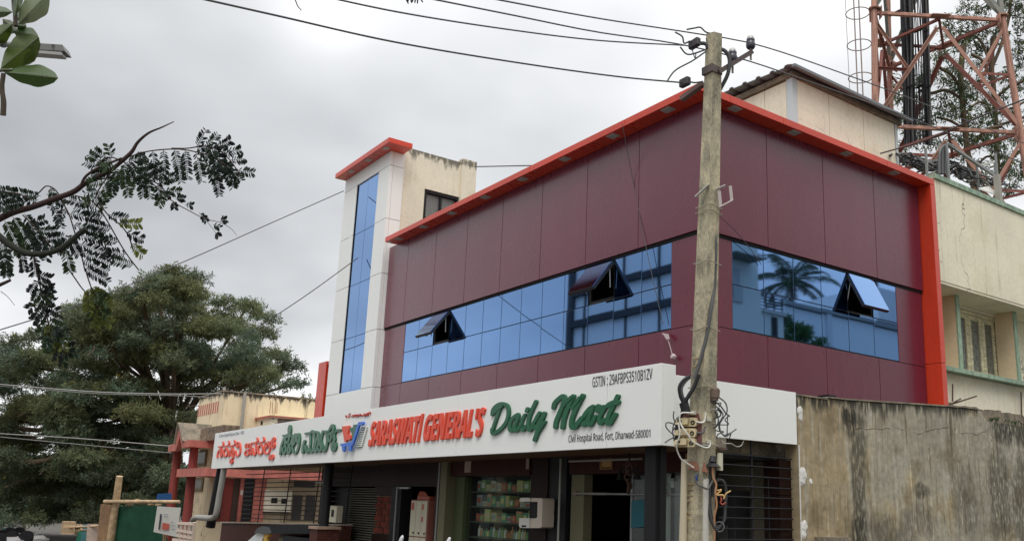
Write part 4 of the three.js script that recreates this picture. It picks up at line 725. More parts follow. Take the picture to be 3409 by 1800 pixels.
// cables on and around the pole
{
  const cab = (name, c, list, r, mat, label, category = 'cable', group) => one(name, tube(list.map(([x, y, o]) => onPole(...c(x, y), o || 0.02)), r, list.length * 7), mat, label, category, group);
  const W1 = crop(2250, 680, 2.268);
  const bundleG = 'thick black service cables on the power pole';
  cab('service_cable', W1, [[292, 190, -0.06], [300, 320, -0.05], [296, 520, -0.05], [290, 640, -0.04], [268, 800, 0], [235, 1000, 0.04], [200, 1140, 0.05], [165, 1260, 0.05], [140, 1330, 0.05]], 0.021, M.greyCable, 'thick grey service cable running down the right edge of the power pole');
  cab('service_cable', CP, [[440, 30, 0.02], [350, 90, 0], [285, 190, 0], [300, 330, 0], [340, 420, 0.02], [380, 520, 0.03]], 0.02, M.cable, 'black cable looping out left of the power pole, outermost loop');
  cab('service_cable', CP, [[440, 45, 0.02], [370, 110, 0], [315, 200, 0], [330, 330, 0], [375, 410, 0.02], [375, 540, 0.03]], 0.016, M.greyCable, 'grey cable looping out left of the power pole, inner loop');
  cab('service_cable', CP, [[575, 10, 0.05], [500, 200, 0.05], [420, 330, 0.05], [360, 440, 0.04], [330, 560, 0.03], [250, 760, 0], [240, 900, 0], [240, 1060, 0]], 0.022, M.cable, 'black cable crossing the pole down to the fuse board');
  cab('cable_joint', CP, [[345, 430, 0.04], [365, 500, 0.04], [385, 580, 0.04]], 0.05, M.cable, 'black taped cable joint above the fuse board', 'cable joint');
  const loops = [
    [[620, 385], [800, 400], [900, 470], [980, 570], [1040, 610]], [[880, 340], [980, 420], [1000, 540], [930, 660], [890, 740], [910, 860], [980, 930], [1060, 870], [1140, 805]],
    [[760, 420], [880, 500], [940, 600], [900, 700], [880, 800], [960, 900], [1060, 860]], [[740, 560], [800, 520], [860, 590], [800, 630], [750, 570]], [[860, 520], [910, 570], [880, 620], [830, 560], [880, 500]],
    [[700, 610], [770, 660], [860, 650], [870, 740], [800, 790], [750, 700]], [[820, 560], [870, 680], [830, 770], [770, 730], [820, 640]], [[760, 840], [830, 930], [790, 990], [740, 1000]],
    [[1020, 620], [970, 680], [1030, 745], [780, 745]], [[1010, 620], [1005, 800], [1000, 920]], [[780, 780], [850, 830], [950, 850], [860, 900], [840, 960]],
    [[920, 980], [960, 1030], [1060, 1035], [1150, 1075], [1220, 1050], [1255, 980]], [[850, 1085], [940, 1125], [1010, 1100], [1020, 1010], [1060, 880]], [[640, 400], [720, 440], [830, 430], [910, 430], [880, 480]],
  ];
  const loopLabels = ["black wire arching from the pole over the tangle to a taped end at the right", "long black wire from the brown cable box curling up to the lowest taped end", "black wire hanging in a deep loop from the cable box to the lower right", "small pale wire ring at the left middle of the tangle beside the pole", "tight grey wire ring under the brown cable box", "black wire curling twice around the middle of the tangle", "dark wire loop lowest in the middle of the tangle", "pale wire bow hanging under the tangle against the pole", "black wire bent into a flat triangle at the right middle of the tangle", "grey straight wire hanging from the taped end at the right", "thin black wire swinging through the lower part of the tangle", "pale wavy wire trailing right under the white side board", "thin pale wire sagging below the tangle in front of the grille", "grey wire wrapped across the pole just below the cable box"];
  loops.forEach((l, i) => cab('tangled_wire', CP, l.map(([x, y], k) => [x, y, -0.05 + 0.06 * Math.sin(i * 2.3 + k)]), i < 8 ? 0.0075 : 0.006, [M.wire, M.greyCable, M.wire, M.pvcGrey][i % 4], loopLabels[i], 'wire', 'loose wires tangled right of the power pole'));
  const left = [[[260, 770], [150, 720], [85, 720], [80, 780], [170, 880], [270, 940]], [[200, 545], [190, 620], [210, 690], [250, 740]], [[300, 600], [220, 690], [180, 830], [210, 1020]], [[60, 1020], [150, 960], [250, 930]], [[250, 740], [180, 840]]];
  const leftLabels = ["grey wire looping widest to the left of the fuse board", "short grey wire tail rising at the upper left of the fuse board", "grey wire bent in an arc left of the top fuse", "grey wire reaching lowest and farthest left of the fuses", "shortest grey wire crossing left of the middle fuse"];
  left.forEach((l, i) => cab('tangled_wire', CP, l.map(([x, y]) => [x, y, -0.03]), 0.007, M.greyCable, leftLabels[i], 'wire', 'loose wires left of the fuse board'));
  cab('white_wire', CP, [[500, 590, 0.1], [300, 600, 0.09], [290, 720, 0.1], [350, 840, 0.13], [420, 930, 0.14], [470, 1010, 0.13], [560, 1060, 0.1], [700, 1105, 0.08], [750, 1050, 0.03], [740, 1000, 0.02]], 0.009, M.whiteCable, 'white wire draped across the three fuse holders', 'wire');
  cab('white_wire', CP, [[265, 740, 0.09], [290, 900, 0.12], [240, 1060, 0.1], [250, 1150, 0.08], [320, 1280, 0.06], [430, 1350, 0.05], [500, 1400, 0.05]], 0.009, M.whiteCable, 'white wire hanging below the fuses to the rusty plate', 'wire');
  [[530, 720, 650, 720, 680, 570], [520, 885, 640, 870, 670, 780], [510, 1030, 640, 1060, 740, 1060]].forEach((a, i) => cab('fuse_lead', CP, [[a[0], a[1], 0.08], [a[2], a[3], 0.06], [a[4], a[5], 0.03]], 0.011, [M.whiteCable, M.greyCable, M.pvcGrey][i], ['white', 'brown', 'grey'][i] + ' lead bent out of the ' + ['top', 'middle', 'bottom'][i] + ' fuse holder', 'wire'));
  // meter cap, funnel, coil of cable
  const cc = onPole(...CP(808, 270), -0.04);
  one('cable_box', [planar(new THREE.SphereGeometry(0.055, 14, 8, 0, Math.PI * 2, 0, Math.PI / 2).scale(1.15, 0.75, 1).translate(cc.x, cc.y + 0.025, cc.z)), rod(cc.clone().add(V(0, -0.05, 0)), cc.clone().add(V(0, 0.03, 0)), 0.055, 0.062, 14), rod(cc.clone().add(V(0, -0.085, 0)), cc.clone().add(V(0, -0.045, 0)), 0.04, 0.05, 10)], std(lin(0.16, 0.11, 0.085), 0.7), 'brown domed cable box on the right side of the power pole', 'cable box');
  const fn = onPole(...CP(775, 1330), -0.02);
  one('cable_funnel', [new THREE.ConeGeometry(0.095, 0.07, 14, 1, true).translate(fn.x, fn.y, fn.z), new THREE.CylinderGeometry(0.03, 0.05, 0.06, 10).translate(fn.x, fn.y + 0.05, fn.z)], M.cable, 'black rubber funnel shading the cable coil', 'funnel');
  const cp = onPole(...CP(885, 1270), -0.06); one('cable_casing', rod(cp.clone().add(V(0, -0.11, 0)), cp.clone().add(V(0.01, 0.07, 0)), 0.038, 0.032, 12), std(lin(0.55, 0.53, 0.40), 0.4), 'pale round casing behind the rubber funnel', 'casing');
  const coilT = thing('cable_coil', 'long loop of spare black cables tied right of the power pole', 'cable coil', onPole(...CQ(950, 1180)).toArray());
  for (let i = 0; i < 5; i++) part('cable', tube([[820 + i * 8, 60, -0.02], [800 + i * 10, 500, 0], [800 + i * 10, 850, 0.02], [870 + i * 10, 1080, 0.03], [940 + i * 4, 1180 - i * 16, 0.03], [1040 + i * 6, 1040, 0.02], [1070 + i * 6, 800, 0], [1085 + i * 4, 500, -0.02], [1050, 370 - i * 4, -0.02], [960, 330 + i * 6, -0.02], [890, 420 + i * 6, 0], [860 + i * 4, 620, 0.01]].map(([x, y, o]) => onPole(...CQ(x, y), o)), 0.0125, 84, 6), i % 2 ? M.greyCable : M.cable, coilT);
  part('tie', new THREE.TorusGeometry(0.05, 0.008, 6, 12).rotateY(0.5).translate(...onPole(...CQ(985, 1120), 0.03).toArray()), M.greyCable, coilT);
  cab('orange_lead', CQ, [[870, 100, 0.03], [880, 300, 0.04], [930, 420, 0.04], [920, 560, 0.05], [940, 760, 0.05], [900, 960, 0.04], [905, 1150, 0.03], [900, 1370, 0.02]], 0.011, std(lin(0.50, 0.26, 0.13), 0.6), 'orange brown wire hanging through the cable coil', 'wire');
  cab('stripped_wire', CQ, [[950, 520, 0.05], [1020, 510, 0.06], [940, 590, 0.06], [1050, 600, 0.07], [1060, 660, 0.07], [1090, 580, 0.07], [1175, 525, 0.06]], 0.008, std(lin(0.66, 0.42, 0.16), 0.5), 'yellow stripped wire end with a pink tip at the coil', 'wire');
  cab('stripped_wire', CQ, [[1000, 610, 0.05], [1020, 690, 0.06], [1000, 700, 0.05], [1030, 750, 0.05], [1090, 715, 0.04]], 0.008, std(lin(0.5, 0.10, 0.06), 0.5), 'red stripped wire end low in the coil', 'wire');
  cab('grey_lead', CQ, [[630, 220, 0.06], [570, 290, 0.07], [600, 390, 0.08], [700, 460, 0.1], [790, 490, 0.08], [850, 400, 0.05], [880, 330, 0.04]], 0.010, M.greyCable, 'grey wire looping past the blue tag on the pole', 'wire');
  const tgp = onPole(...CQ(600, 310), 0.03); one('blue_tag', planar(new THREE.SphereGeometry(0.02, 10, 6).scale(0.75, 1.5, 0.5).translate(tgp.x, tgp.y, tgp.z)), std(lin(0.05, 0.12, 0.45), 0.5), 'small blue wire tag on the pole beside the white conduit', 'tag');
}
// overhead lines
{
  const lineM = std(lin(0.075, 0.075, 0.08), 0.6), spM = std(lin(0.05, 0.045, 0.05), 0.6);
  const ln = (name, pts, r, label, o = lineM) => one(name, tube(pts, r, 40, 5), o, label, 'wire');
  const D = 1.3234, q = (x, y, t) => at(x * D, y * D, t);
  ln('power_line', [q(495, -6, 6.4), q(700, 40, 7.0), q(980, 103, 7.7), q(1300, 157, 8.5), q(1560, 193, 9.1), q(1720, 208, 9.5)], 0.0085, 'black twisted overhead wire, lowest of those arriving from the upper left');
  ln('power_line', [q(800, -12, 6.6), q(1000, 30, 7.2), q(1250, 70, 8.0), q(1500, 101, 8.8), q(1720, 114, 9.5)], 0.0075, 'overhead wire ending at the upper connector, second from the left at the top edge');
  ln('power_line', [q(1060, -8, 7.0), q(1300, 40, 7.9), q(1500, 80, 8.7), q(1715, 112, 9.5), q(1845, 142, 9.6), q(2050, 210, 10.8), q(2300, 300, 12.5), q(2580, 412, 14.5)], 0.0075, 'overhead wire passing the lower insulator and on over the cabin');
  ln('power_line', [q(1215, -8, 7.2), q(1500, 45, 8.5), q(1750, 84, 9.5), q(1880, 106, 9.75), q(2150, 195, 11.2), q(2400, 290, 13.2), q(2590, 365, 15)], 0.0075, 'topmost overhead wire passing the outer pin insulator');
  const k = (l) => l.map(([x, y, o]) => at(...C8(x, y), PD - (o || 0)));
  one('line_connector', [planar(rbx(-0.07, 0.07, -0.045, 0.045, -0.03, 0.03, 0.012).rotateZ(0.06).translate(...at(...C8(340, 199), PD).toArray()))], spM, 'black line connector left of the pole top', 'connector');
  one('line_connector', [planar(rbx(-0.065, 0.065, -0.045, 0.045, -0.03, 0.03, 0.012).translate(...at(...C8(273, 468), PD).toArray()))], spM, 'black line connector beside the red coping corner', 'connector');
  const jump = (l, r, label) => one('jumper_wire', tube(k(l), r, 30, 5), lineM, label, 'wire');
  jump([[205, 118], [255, 150], [268, 195], [310, 180]], 0.009, 'bent wire tail sticking up left of the upper connector');
  jump([[370, 195], [420, 200], [440, 240], [540, 240], [580, 290], [575, 400], [515, 525, -0.05]], 0.022, 'thick black cable bending over the pole top and down its right side');
  jump([[240, 222], [290, 272], [420, 240]], 0.009, 'black jumper wire drooping from the upper connector to the pole');
  jump([[145, 465], [200, 390], [330, 315], [420, 252]], 0.0085, 'black jumper wire rising from the lower line to the pole');
  jump([[310, 190], [345, 300], [350, 265]], 0.006, 'short wire tail hanging below the upper connector');
  jump([[420, 160], [450, 215], [482, 150]], 0.006, 'thin wire loop over the top of the pole');
  jump([[300, 462], [340, 470], [400, 462]], 0.009, 'short wire from the lower connector to the pole');
  jump([[285, 100], [340, 90], [380, 85], [420, 118], [470, 130]], 0.009, 'wire splice lying along the topmost line');
  one('corner_angle', bar(at(...C8(250, 585), PD + 0.3), at(...C8(400, 478), PD + 0.1), 0.06, 0.05), std(lin(0.16, 0.10, 0.09), 0.8), 'rusty angle iron lying on the red coping beside the pole', 'angle iron');
  // service drops over the left
  ln('service_wire', [q(864, 480, 21), q(660, 570, 19), q(480, 650, 17.4), q(200, 765, 15), q(-10, 832, 13.5)], 0.010, 'thin wire rising from the left edge to the white tower roof');
  ln('service_wire', [q(900, 648, 20.2), q(780, 735, 20), q(660, 815, 21), q(560, 880, 24)], 0.010, 'thin wire from the tower window down to the left house');
  ln('street_line', [q(-10, 966, 26), q(250, 986, 25.5), q(440, 991, 25.5), q(556, 990, 26)], 0.016, 'upper pale pair wire crossing in front of the big tree', std(lin(0.30, 0.29, 0.27), 0.6));
  ln('street_line', [q(-10, 970, 26), q(250, 990, 25.6), q(440, 995, 25.6), q(540, 1000, 26)], 0.012, 'lower wire of the pair crossing in front of the big tree', std(lin(0.22, 0.22, 0.2), 0.6));
  ln('street_line', [q(-10, 1090, 26), q(200, 1103, 25.5), q(430, 1122, 25)], 0.015, 'wire running to the red house canopy, upper of two', std(lin(0.28, 0.27, 0.25), 0.6));
  ln('street_line', [q(-10, 1098, 26), q(200, 1118, 25.5), q(430, 1139, 25)], 0.012, 'wire running to the red house canopy, lower of two', std(lin(0.2, 0.2, 0.19), 0.6));
  ln('roof_wire', [q(1199, 419, 18.6), q(1345, 416, 17.6)], 0.012, 'short wire from the stair head to the red coping');
  ln('tower_wire', [q(2215, 386, 15), q(2320, 355, 14.5), q(2450, 300, 13.5), q(2590, 245, 12)], 0.013, 'black wire rising from the cabin to the right edge');
  ln('facade_wire', [onZ(...[1565 * D, 310 * D], 0.36), onZ(1590 * D, 440 * D, 0.07), onZ(1625 * D, 620 * D, 0.06), onZ(1668 * D, 815 * D, 0.05)], 0.005, 'thin wire hanging down the maroon front near the corner');
  ln('facade_wire', [onX(2381, 705, 0.5), onX(2455, 775, 0.12), onX(2500, 830, 0.05), onX(2535, 880, 0.02)], 0.005, 'thin wire drooping from the pole to the side window');
  one('paper_tag', [tube([onZ(2205, 1110, 0.06), onZ(2222, 1128, 0.06), onZ(2240, 1185, 0.05)], 0.006), wedge(onZ(2207, 1108, 0.06), onZ(2226, 1112, 0.06), onZ(2230, 1128, 0.07), onZ(2220, 1130, 0.06), 0.008, V(0, 0, 1)), planar(new THREE.IcosahedronGeometry(0.045, 0).translate(...onZ(2242, 1187, 0.06).toArray()))], std(lin(0.55, 0.45, 0.45), 0.8), 'scrap of pink paper and string stuck on the maroon front', 'scrap');
}

// ---------------------------------------------------------------- the old boundary wall and the cream neighbour on the right
{
  const w = thing('boundary_wall', 'mould stained old plaster boundary wall right of the white side board', 'wall', [0.2, 0, -4]);
  const g = (list, x0, x1, mat, name) => {                                              // outline in (distance along the wall, height)
    const q = plate(list, x1 - x0, new THREE.Matrix4()); q.applyMatrix4(new THREE.Matrix4().set(0, 0, 1, x0, 0, 1, 0, 0, -1, 0, 0, -1.39, 0, 0, 0, 1));
    const p = q.attributes.position, uv = q.attributes.uv; for (let i = 0; i < p.count; i++) uv.setXY(i, -1.39 - p.getZ(i), p.getY(i) - 1.22); q.computeVertexNormals(); return part(name, q, mat, w);
  };
  const top = [[0, 3.075], [0.3, 3.082], [0.6, 3.075], [0.62, 3.10], [1.0, 3.105], [2, 3.155], [3, 3.205], [4, 3.255], [4.42, 3.262], [4.52, 3.235], [4.60, 3.15], [4.70, 3.08]];
  g([[0, -0.3], [12, -0.3], [12, 3.135], [4.75, 3.10], ...top.slice().reverse()], 0.13, 0.35, M.boundary, 'render');
  g([[-0.004, 3.078], [0.6, 3.078], [0.62, 3.106], [1.0, 3.111], [2, 3.161], [3, 3.211], [4, 3.261], [4.42, 3.268], [4.42, 3.285], [4, 3.282], [3, 3.232], [2, 3.182], [1.0, 3.13], [0.62, 3.12], [0.6, 3.10], [-0.004, 3.098]], 0.115, 0.365, M.cement, 'coping');
  part('ledge', bx(0.351, 0.50, 1.19, 1.295, -2.20, -1.66), M.cement, w);
  part('ledge', bx(0.351, 0.48, 0.9, 1.19, -2.15, -1.72), M.boundary, w);
  part('vent_block', bx(0.15, 0.34, 3.10, 3.155, -2.22, -2.06), M.black, w);
  const caulk = std(lin(0.70, 0.68, 0.64), 0.9);
  for (const [y, z, s] of [[2.88, -1.44, 0.055], [2.80, -1.45, 0.04], [2.07, -1.46, 0.075], [2.0, -1.455, 0.055], [1.985, -1.62, 0.03], [1.42, -1.46, 0.06], [1.33, -1.45, 0.05]]) {
    const q = new THREE.IcosahedronGeometry(s, 2); const p = q.attributes.position; for (let i = 0; i < p.count; i++) { const k = 1 + 0.5 * fbm(p.getX(i) * 30 + y * 9, p.getY(i) * 30, p.getZ(i) * 30, 2); p.setXYZ(i, p.getX(i) * 0.25 * k, p.getY(i) * 1.25 * k, p.getZ(i) * k); }
    q.computeVertexNormals(); part('plaster_blob', planar(q.translate(0.352, y, z)), caulk, w);
  }
  part('caulk_line', bx(0.352, 0.358, 1.2, 2.44, -1.405, -1.388), caulk, w);
  const L = [[onX(3165, 1345, 0.2), onX(3200, 1327, 0.2)], [onX(3175, 1343, 0.15), onX(3253, 1318, 0.3)]];
  L.forEach(([a, b], i) => one('rebar', rod(a, b, 0.012), M.rebar, ['short rusty rod leaning out of the boundary wall top', 'long rusty rod leaning out of the boundary wall top'][i], 'rod'));
  one('rebar', rod(onX(3173, 1335, -0.1), onX(3173, 1278, -0.1), 0.012), M.rebar, 'upright rusty rod behind the boundary wall, left one', 'rod');
  one('rebar', rod(onX(3403, 1390, -0.1), onX(3401, 1305, -0.1), 0.014), M.rebar, 'upright rusty rod at the far right edge of the photo', 'rod');
  // tufts of weed on the low part
  const lm = std(lin(0.05, 0.08, 0.03), 0.8);
  const tuft = []; for (let i = 0; i < 46; i++) { const z = rr(-8.6, -6.3), y = 3.12; tuft.push(wedge(V(0.24, y, z), V(0.25, y, z + 0.02), V(0.27 + rr(-0.05, 0.08), y + rr(0.04, 0.1), z + rr(-0.05, 0.05)), V(0.26 + rr(-0.05, 0.08), y + rr(0.05, 0.1), z), 0.002, V(1, 0, 0))); }
  const tm = part('weed', tuft, lm, w); tm.userData.kind = 'stuff';
}
{
  const b = thing('cream_building', 'cream plastered building with green sills and a shuttered window behind the boundary wall', 'building', [-3, 0, -9]);
  const B = (name, geo, mat) => part(name, geo, mat, b);
  const zL = -5.30, zR = -16, XF = 0.15;
  const pc = B('parapet', [bx(-0.10, XF, 5.345, 7.10, zR, zL), bx(-8, -0.105, 5.345, 7.10, zL - 0.25, zL)], M.cream);
  B('parapet_cap', [bx(-0.13, XF + 0.035, 7.104, 7.19, zR, zL + 0.03), bx(-8, -0.135, 7.104, 7.19, zL - 0.28, zL + 0.03)], M.greenPaint);
  B('soffit', bx(-1.2, XF - 0.01, 5.30, 5.341, zR, zL - 0.01), M.cream);
  B('roof_slab', bx(-8, -0.11, 6.6, 6.7, zR, zL - 0.26), M.cement);
  const XW = -0.50, z1 = -6.80, z2 = -8.22;                                             // window wall, opening
  B('wall', [bx(XW - 0.2, XW, 3.99, 5.295, z1 + 0.001, zL - 0.02), bx(XW - 0.2, XW, 3.99, 5.295, zR, z2 - 0.001), bx(XW - 0.2, XW, 5.24, 5.295, z2, z1)], M.cream);
  B('side_wall', bx(-8, XW - 0.21, 0, 5.295, zL - 0.25, zL - 0.02), M.cream);
  const pinkish = M.reveal;
  for (const [z, t] of [[-6.20, 0.10], [-8.12, 0.10], [-10.2, 0.1]]) {
    B('fin', bx(XW + 0.003, -0.155, 3.99, 5.298, z - t, z), pinkish); B('fin_edge', bx(-0.152, -0.125, 3.985, 5.297, z - t + 0.0, z + 0.004), M.greenPaint);
  }
  B('pilaster', bx(XW + 0.003, -0.22, 3.99, 5.296, -5.72, -5.42), pinkish);
  B('sill', bx(XW, 0.0, 3.915, 3.985, zR, zL + 0.12), M.greenPaint);
  B('lower_wall', bx(-0.7, -0.16, 0, 3.91, zR, zL - 0.05), M.creamTop);
  const rub = []; for (let i = 0; i < 60; i++) { const z = zL - 0.05 - i * 0.11; rub.push(bx(-0.158, -0.10 + rr(0, 0.05), 2.9, 3.38 + 0.05 * fbm(i * 0.3, 1, 2, 3) + rr(-0.02, 0.02), z - 0.1095, z)); }
  B('broken_edge', rub, M.cement);
  B('wire_stub', rod(V(-0.1, 5.52, zL + 0.02), V(0.16, 5.86, zL + 0.012), 0.012), M.rust);
  const win = sub('window', b), wood = mottle([0.82, 0.78, 0.66], 0.4, 4, 20, 0.8, 0.8, 0.001), frost = mottle([0.44, 0.44, 0.41], 0.5, 14, 14, 0.9, 0.45, 0.0005);
  const wz0 = -6.72, wz1 = -8.22, wy0 = 4.0, wy1 = 5.23;
  part('frame', [bx(XW - 0.10, XW - 0.005, wy0, wy1, wz0 - 0.055, wz0), bx(XW - 0.10, XW - 0.005, wy0, wy1, wz1, wz1 + 0.055), bx(XW - 0.10, XW - 0.005, wy1 - 0.06, wy1, wz1 + 0.056, wz0 - 0.056), bx(XW - 0.10, XW - 0.005, wy0, wy0 + 0.06, wz1 + 0.056, wz0 - 0.056)], wood, win);
  for (let k = 0; k < 3; k++) {
    const a = mix(wz0 - 0.06, wz1 + 0.06, k / 3) - 0.006, c = mix(wz0 - 0.06, wz1 + 0.06, (k + 1) / 3) + 0.006, x0 = XW - 0.07, x1 = XW - 0.025, lo = wy0 + 0.066, hi = wy1 - 0.066, f = 0.085;
    const s = part('shutter', [bx(x0, x1, lo, hi, a - f, a), bx(x0, x1, lo, hi, c, c + f), bx(x0, x1, hi - f, hi, c + f, a - f), bx(x0, x1, lo, lo + f, c + f, a - f)], wood, win);
    part('pane', bx(x0 + 0.015, x0 + 0.022, lo + f, hi - f, c + f, a - f), frost, s);
  }
  part('back', bx(XW - 0.25, XW - 0.12, wy0, wy1, wz1, wz0), M.cement, win);
}
// ---------------------------------------------------------------- telecom tower on the neighbour's roof
{
  const t = thing('telecom_tower', 'rust painted three legged lattice telecom tower on the roof at the right', 'tower', [-2, 6.7, -8.7]);
  const A = [V(-2.129, 0, -7.21), V(-0.563, 0, -9.53), V(-3.35, 0, -9.534)];              // left, right and rear leg at the ring y = 12
  const cen = A[0].clone().add(A[1]).add(A[2]).multiplyScalar(1 / 3);
  const node = (k, y) => { const s = 1 + (12 - y) * 0.035, p = cen.clone().lerp(A[k], s); p.y = y; return p; };
  const T = (name, geo, mat) => part(name, geo, mat, t), rust = M.rust, dk = mottle([0.50, 0.31, 0.275], 0.4, 8, 8, 0.7, 0.85, 0.001), grey = mottle([0.5, 0.5, 0.47], 0.3, 8, 8, 0.7, 0.7, 0.001);
  for (let k = 0; k < 3; k++) {
    T('leg', rod(node(k, 6.6), node(k, 12), 0.075, 0.066, 14), rust); T('leg', rod(node(k, 12.05), node(k, 15.5), 0.062, 0.06, 14), k === 1 ? grey : rust);
    const c = node(k, 12.02); T('flange', new THREE.CylinderGeometry(0.12, 0.12, 0.03, 14).translate(c.x, c.y + 0.02, c.z), rust);
  }
  const mid = (i, j, y) => node(i, y).lerp(node(j, y), 0.5);
  const ups = V(0, 1, 0);
  for (const y of [9.4, 12, 14.6]) {
    for (const [i, j] of [[0, 1], [1, 2], [2, 0]]) {
      const m = i === 0 ? rust : dk;
      T('ring_beam', bar(node(i, y - 0.06), node(j, y - 0.06), 0.07, 0.07, ups), y > 13 ? grey : m);
      const g = mid(i, j, y - 0.08), d = node(j, y).sub(node(i, y)).normalize(), out = V(d.z, 0, -d.x).multiplyScalar(Math.sign(V(d.z, 0, -d.x).dot(g.clone().sub(cen))) || 1);
      const gus = T('gusset', bar(g.clone().addScaledVector(d, -0.2).addScaledVector(out, 0.045), g.clone().addScaledVector(d, 0.2).addScaledVector(out, 0.045), 0.012, 0.2, out), y > 13 ? grey : rust);
      const bolts = []; for (const s of [-0.15, -0.05, 0.05, 0.15]) bolts.push(new THREE.IcosahedronGeometry(0.014, 0).translate(...g.clone().addScaledVector(d, s).addScaledVector(out, 0.055).add(V(0, s > 0 ? 0.05 : -0.04, 0)).toArray()));
      parts('bolt', bolts, dk, gus);
      for (const n of [i, j]) { const e = node(n, y - 0.06).lerp(mid(i, j, y - 0.06), 0.085); T('gusset', bar(e.clone().addScaledVector(out, 0.04).add(V(0, -0.14, 0)), e.clone().addScaledVector(out, 0.04).add(V(0, 0.12, 0)), 0.16, 0.012, d), rust); }
    }
    for (const [a, b] of [[[0, 1], [1, 2]], [[1, 2], [2, 0]], [[2, 0], [0, 1]]]) T('plan_brace', bar(mid(...a, y - 0.12), mid(...b, y - 0.12), 0.055, 0.055, ups), dk);
  }
  for (const [lo, hi] of [[6.8, 9.3], [9.4, 11.9], [12.0, 14.5]]) for (const [i, j] of [[0, 1], [1, 2], [2, 0]]) {
    const m = lo > 11.9 ? grey : i === 0 ? rust : dk, apex = mid(i, j, hi - 0.08);
    for (const n of [i, j]) {
      const foot = node(n, lo + 0.12);
      T('diagonal', angle(foot, apex.clone().lerp(foot, 0.05), 0.075, 0.012, ups), m);
      const h = foot.clone().lerp(apex, 0.5); T('strut', angle(node(n, h.y), h, 0.05, 0.01, ups), dk);
      T('strut', angle(node(n, hi - 0.15).lerp(apex, 0.03), h.clone().lerp(apex, 0.02), 0.05, 0.01, ups), m);
    }
  }
  // cage ladder on the left leg
  const ld = sub('cage_ladder', t), l0 = at(2850, 160, 19.2), l1 = at(2867, 160, 19.3);
  const iron = std(lin(0.30, 0.24, 0.22), 0.8);
  part('rail', rod(V(l0.x, 6.6, l0.z), V(l0.x, 15, l0.z), 0.014), iron, ld); part('rail', rod(V(l1.x, 6.6, l1.z), V(l1.x, 15, l1.z), 0.014), iron, ld);
  const hc = at(2862, 160, 19.25);
  for (const [px, py] of [[2861, 28], [2861, 148], [2861, 270]]) { const y = at(px, py, 19.25).y; part('hoop', new THREE.TorusGeometry(0.25, 0.011, 6, 28).rotateX(Math.PI / 2).translate(hc.x, y, hc.z + 0.0), iron, ld); }
  part('cage_wire', rod(V(hc.x - 0.24, 8, hc.z + 0.05), V(hc.x - 0.28, 15, hc.z + 0.05), 0.006), iron, ld);
  // feeder cables: two tight bundles and loose runs between them, each cable a tube
  const ct = crop(2830, 0, 3.238);
  const feeder = (x0, x1, n, r, depth, name, label) => {
    const o = thing(name, label, 'cable bundle', at(...ct(x0, 1300), depth).toArray());
    for (let i = 0; i < n; i++) {
      const u = n > 1 ? i / (n - 1) : 0.5, wob = rr(-0.02, 0.02);
      const pts = []; for (let k = 0; k <= 7; k++) { const v = k / 7, y = mix(-140, 1560, v), x = mix(x0, x1, u) + v * 62 + 10 * Math.sin(v * 5 + i * 1.7); const p = at(...ct(x, y), depth + 0.12 * Math.sin(i * 2.4) + wob); pts.push(p); }
      part('cable', tube(pts, r * rr(0.8, 1.15), 16, 5), i % 4 === 3 ? M.greyCable : M.cable, o);
    }
    for (const y of [330, 930]) { const p = at(...ct((x0 + x1) / 2 + y * 0.045 + 4, y), depth - 0.16); part('cable_clamp', rbx(p.x - Math.abs(x1 - x0) / 3.238 * depth / 3004 * 0.62, p.x + Math.abs(x1 - x0) / 3.238 * depth / 3004 * 0.62, p.y - 0.02, p.y + 0.02, p.z - 0.02, p.z + 0.02, 0.004), M.black, o); }
  };
  feeder(545, 655, 20, 0.024, 20.1, 'feeder_cables', 'wide bundle of black feeder cables hanging inside the tower, left bundle');
  feeder(680, 755, 10, 0.009, 20.3, 'feeder_cables', 'thin loose feeder cables between the two thick bundles');
  feeder(772, 825, 9, 0.024, 20.0, 'feeder_cables', 'narrow bundle of black feeder cables, right bundle');
  // cable tray and railing on the roof
  const c2 = crop(2950, 380, 4), G = std(lin(0.24, 0.25, 0.245), 0.6);
  const tray = thing('cable_tray', 'grey steel cable tray and stand with bent cables on the neighbour roof', 'cable tray', onX(3150, 560, -0.3).toArray());
  const q = (x, y, X0 = -0.25) => onX(...c2(x, y), X0);
  const down = (x, y, X0) => { const a = q(x, y, X0); return [a, V(a.x, 7.0, a.z)]; };
  for (const [x, y, X0] of [[812, 405, -0.2], [530, 455, -0.3], [1215, 690, -0.6], [1462, 520, -0.3], [1455, 640, -0.55]]) { const [a, b2] = down(x, y, X0); part('post', bar(a, b2, 0.036, 0.036, V(1, 0, 0)), G, tray); }
  part('tray_rail', bar(q(830, 400), q(1455, 825), 0.05, 0.04, ups), G, tray); part('tray_rail', bar(q(830, 400, -0.75), q(1440, 800, -0.75), 0.05, 0.04, ups), G, tray);
  for (let k = 0; k < 9; k++) { const u = (k + 0.5) / 9; part('tray_rung', bar(q(mix(830, 1455, u), mix(400, 825, u)), q(mix(830, 1440, u), mix(400, 800, u), -0.75), 0.03, 0.02, ups), G, tray); }
  part('rail', bar(q(530, 640, -0.3), q(700, 605, -0.5), 0.04, 0.04, ups), G, tray); part('rail', bar(q(1215, 685, -0.6), q(1450, 635, -0.55), 0.035, 0.035, ups), std(lin(0.55, 0.55, 0.48), 0.6), tray);
  for (let k = 0; k < 5; k++) part('bent_cable', tube([q(712 + k * 20, 800), q(712 + k * 20, 600), q(720 + k * 18, 500 - k * 8), q(760 + k * 12, 432 - k * 5), q(820 + k * 8, 412 - k * 2), q(900 + k * 8, 460)], 0.026, 30, 8), k % 2 ? M.cable : M.greyCable, tray);
  const coil = thing('roof_cables', 'heap of looped black cables lying on the neighbour roof', 'cable heap', q(1000, 800, -0.7).toArray());
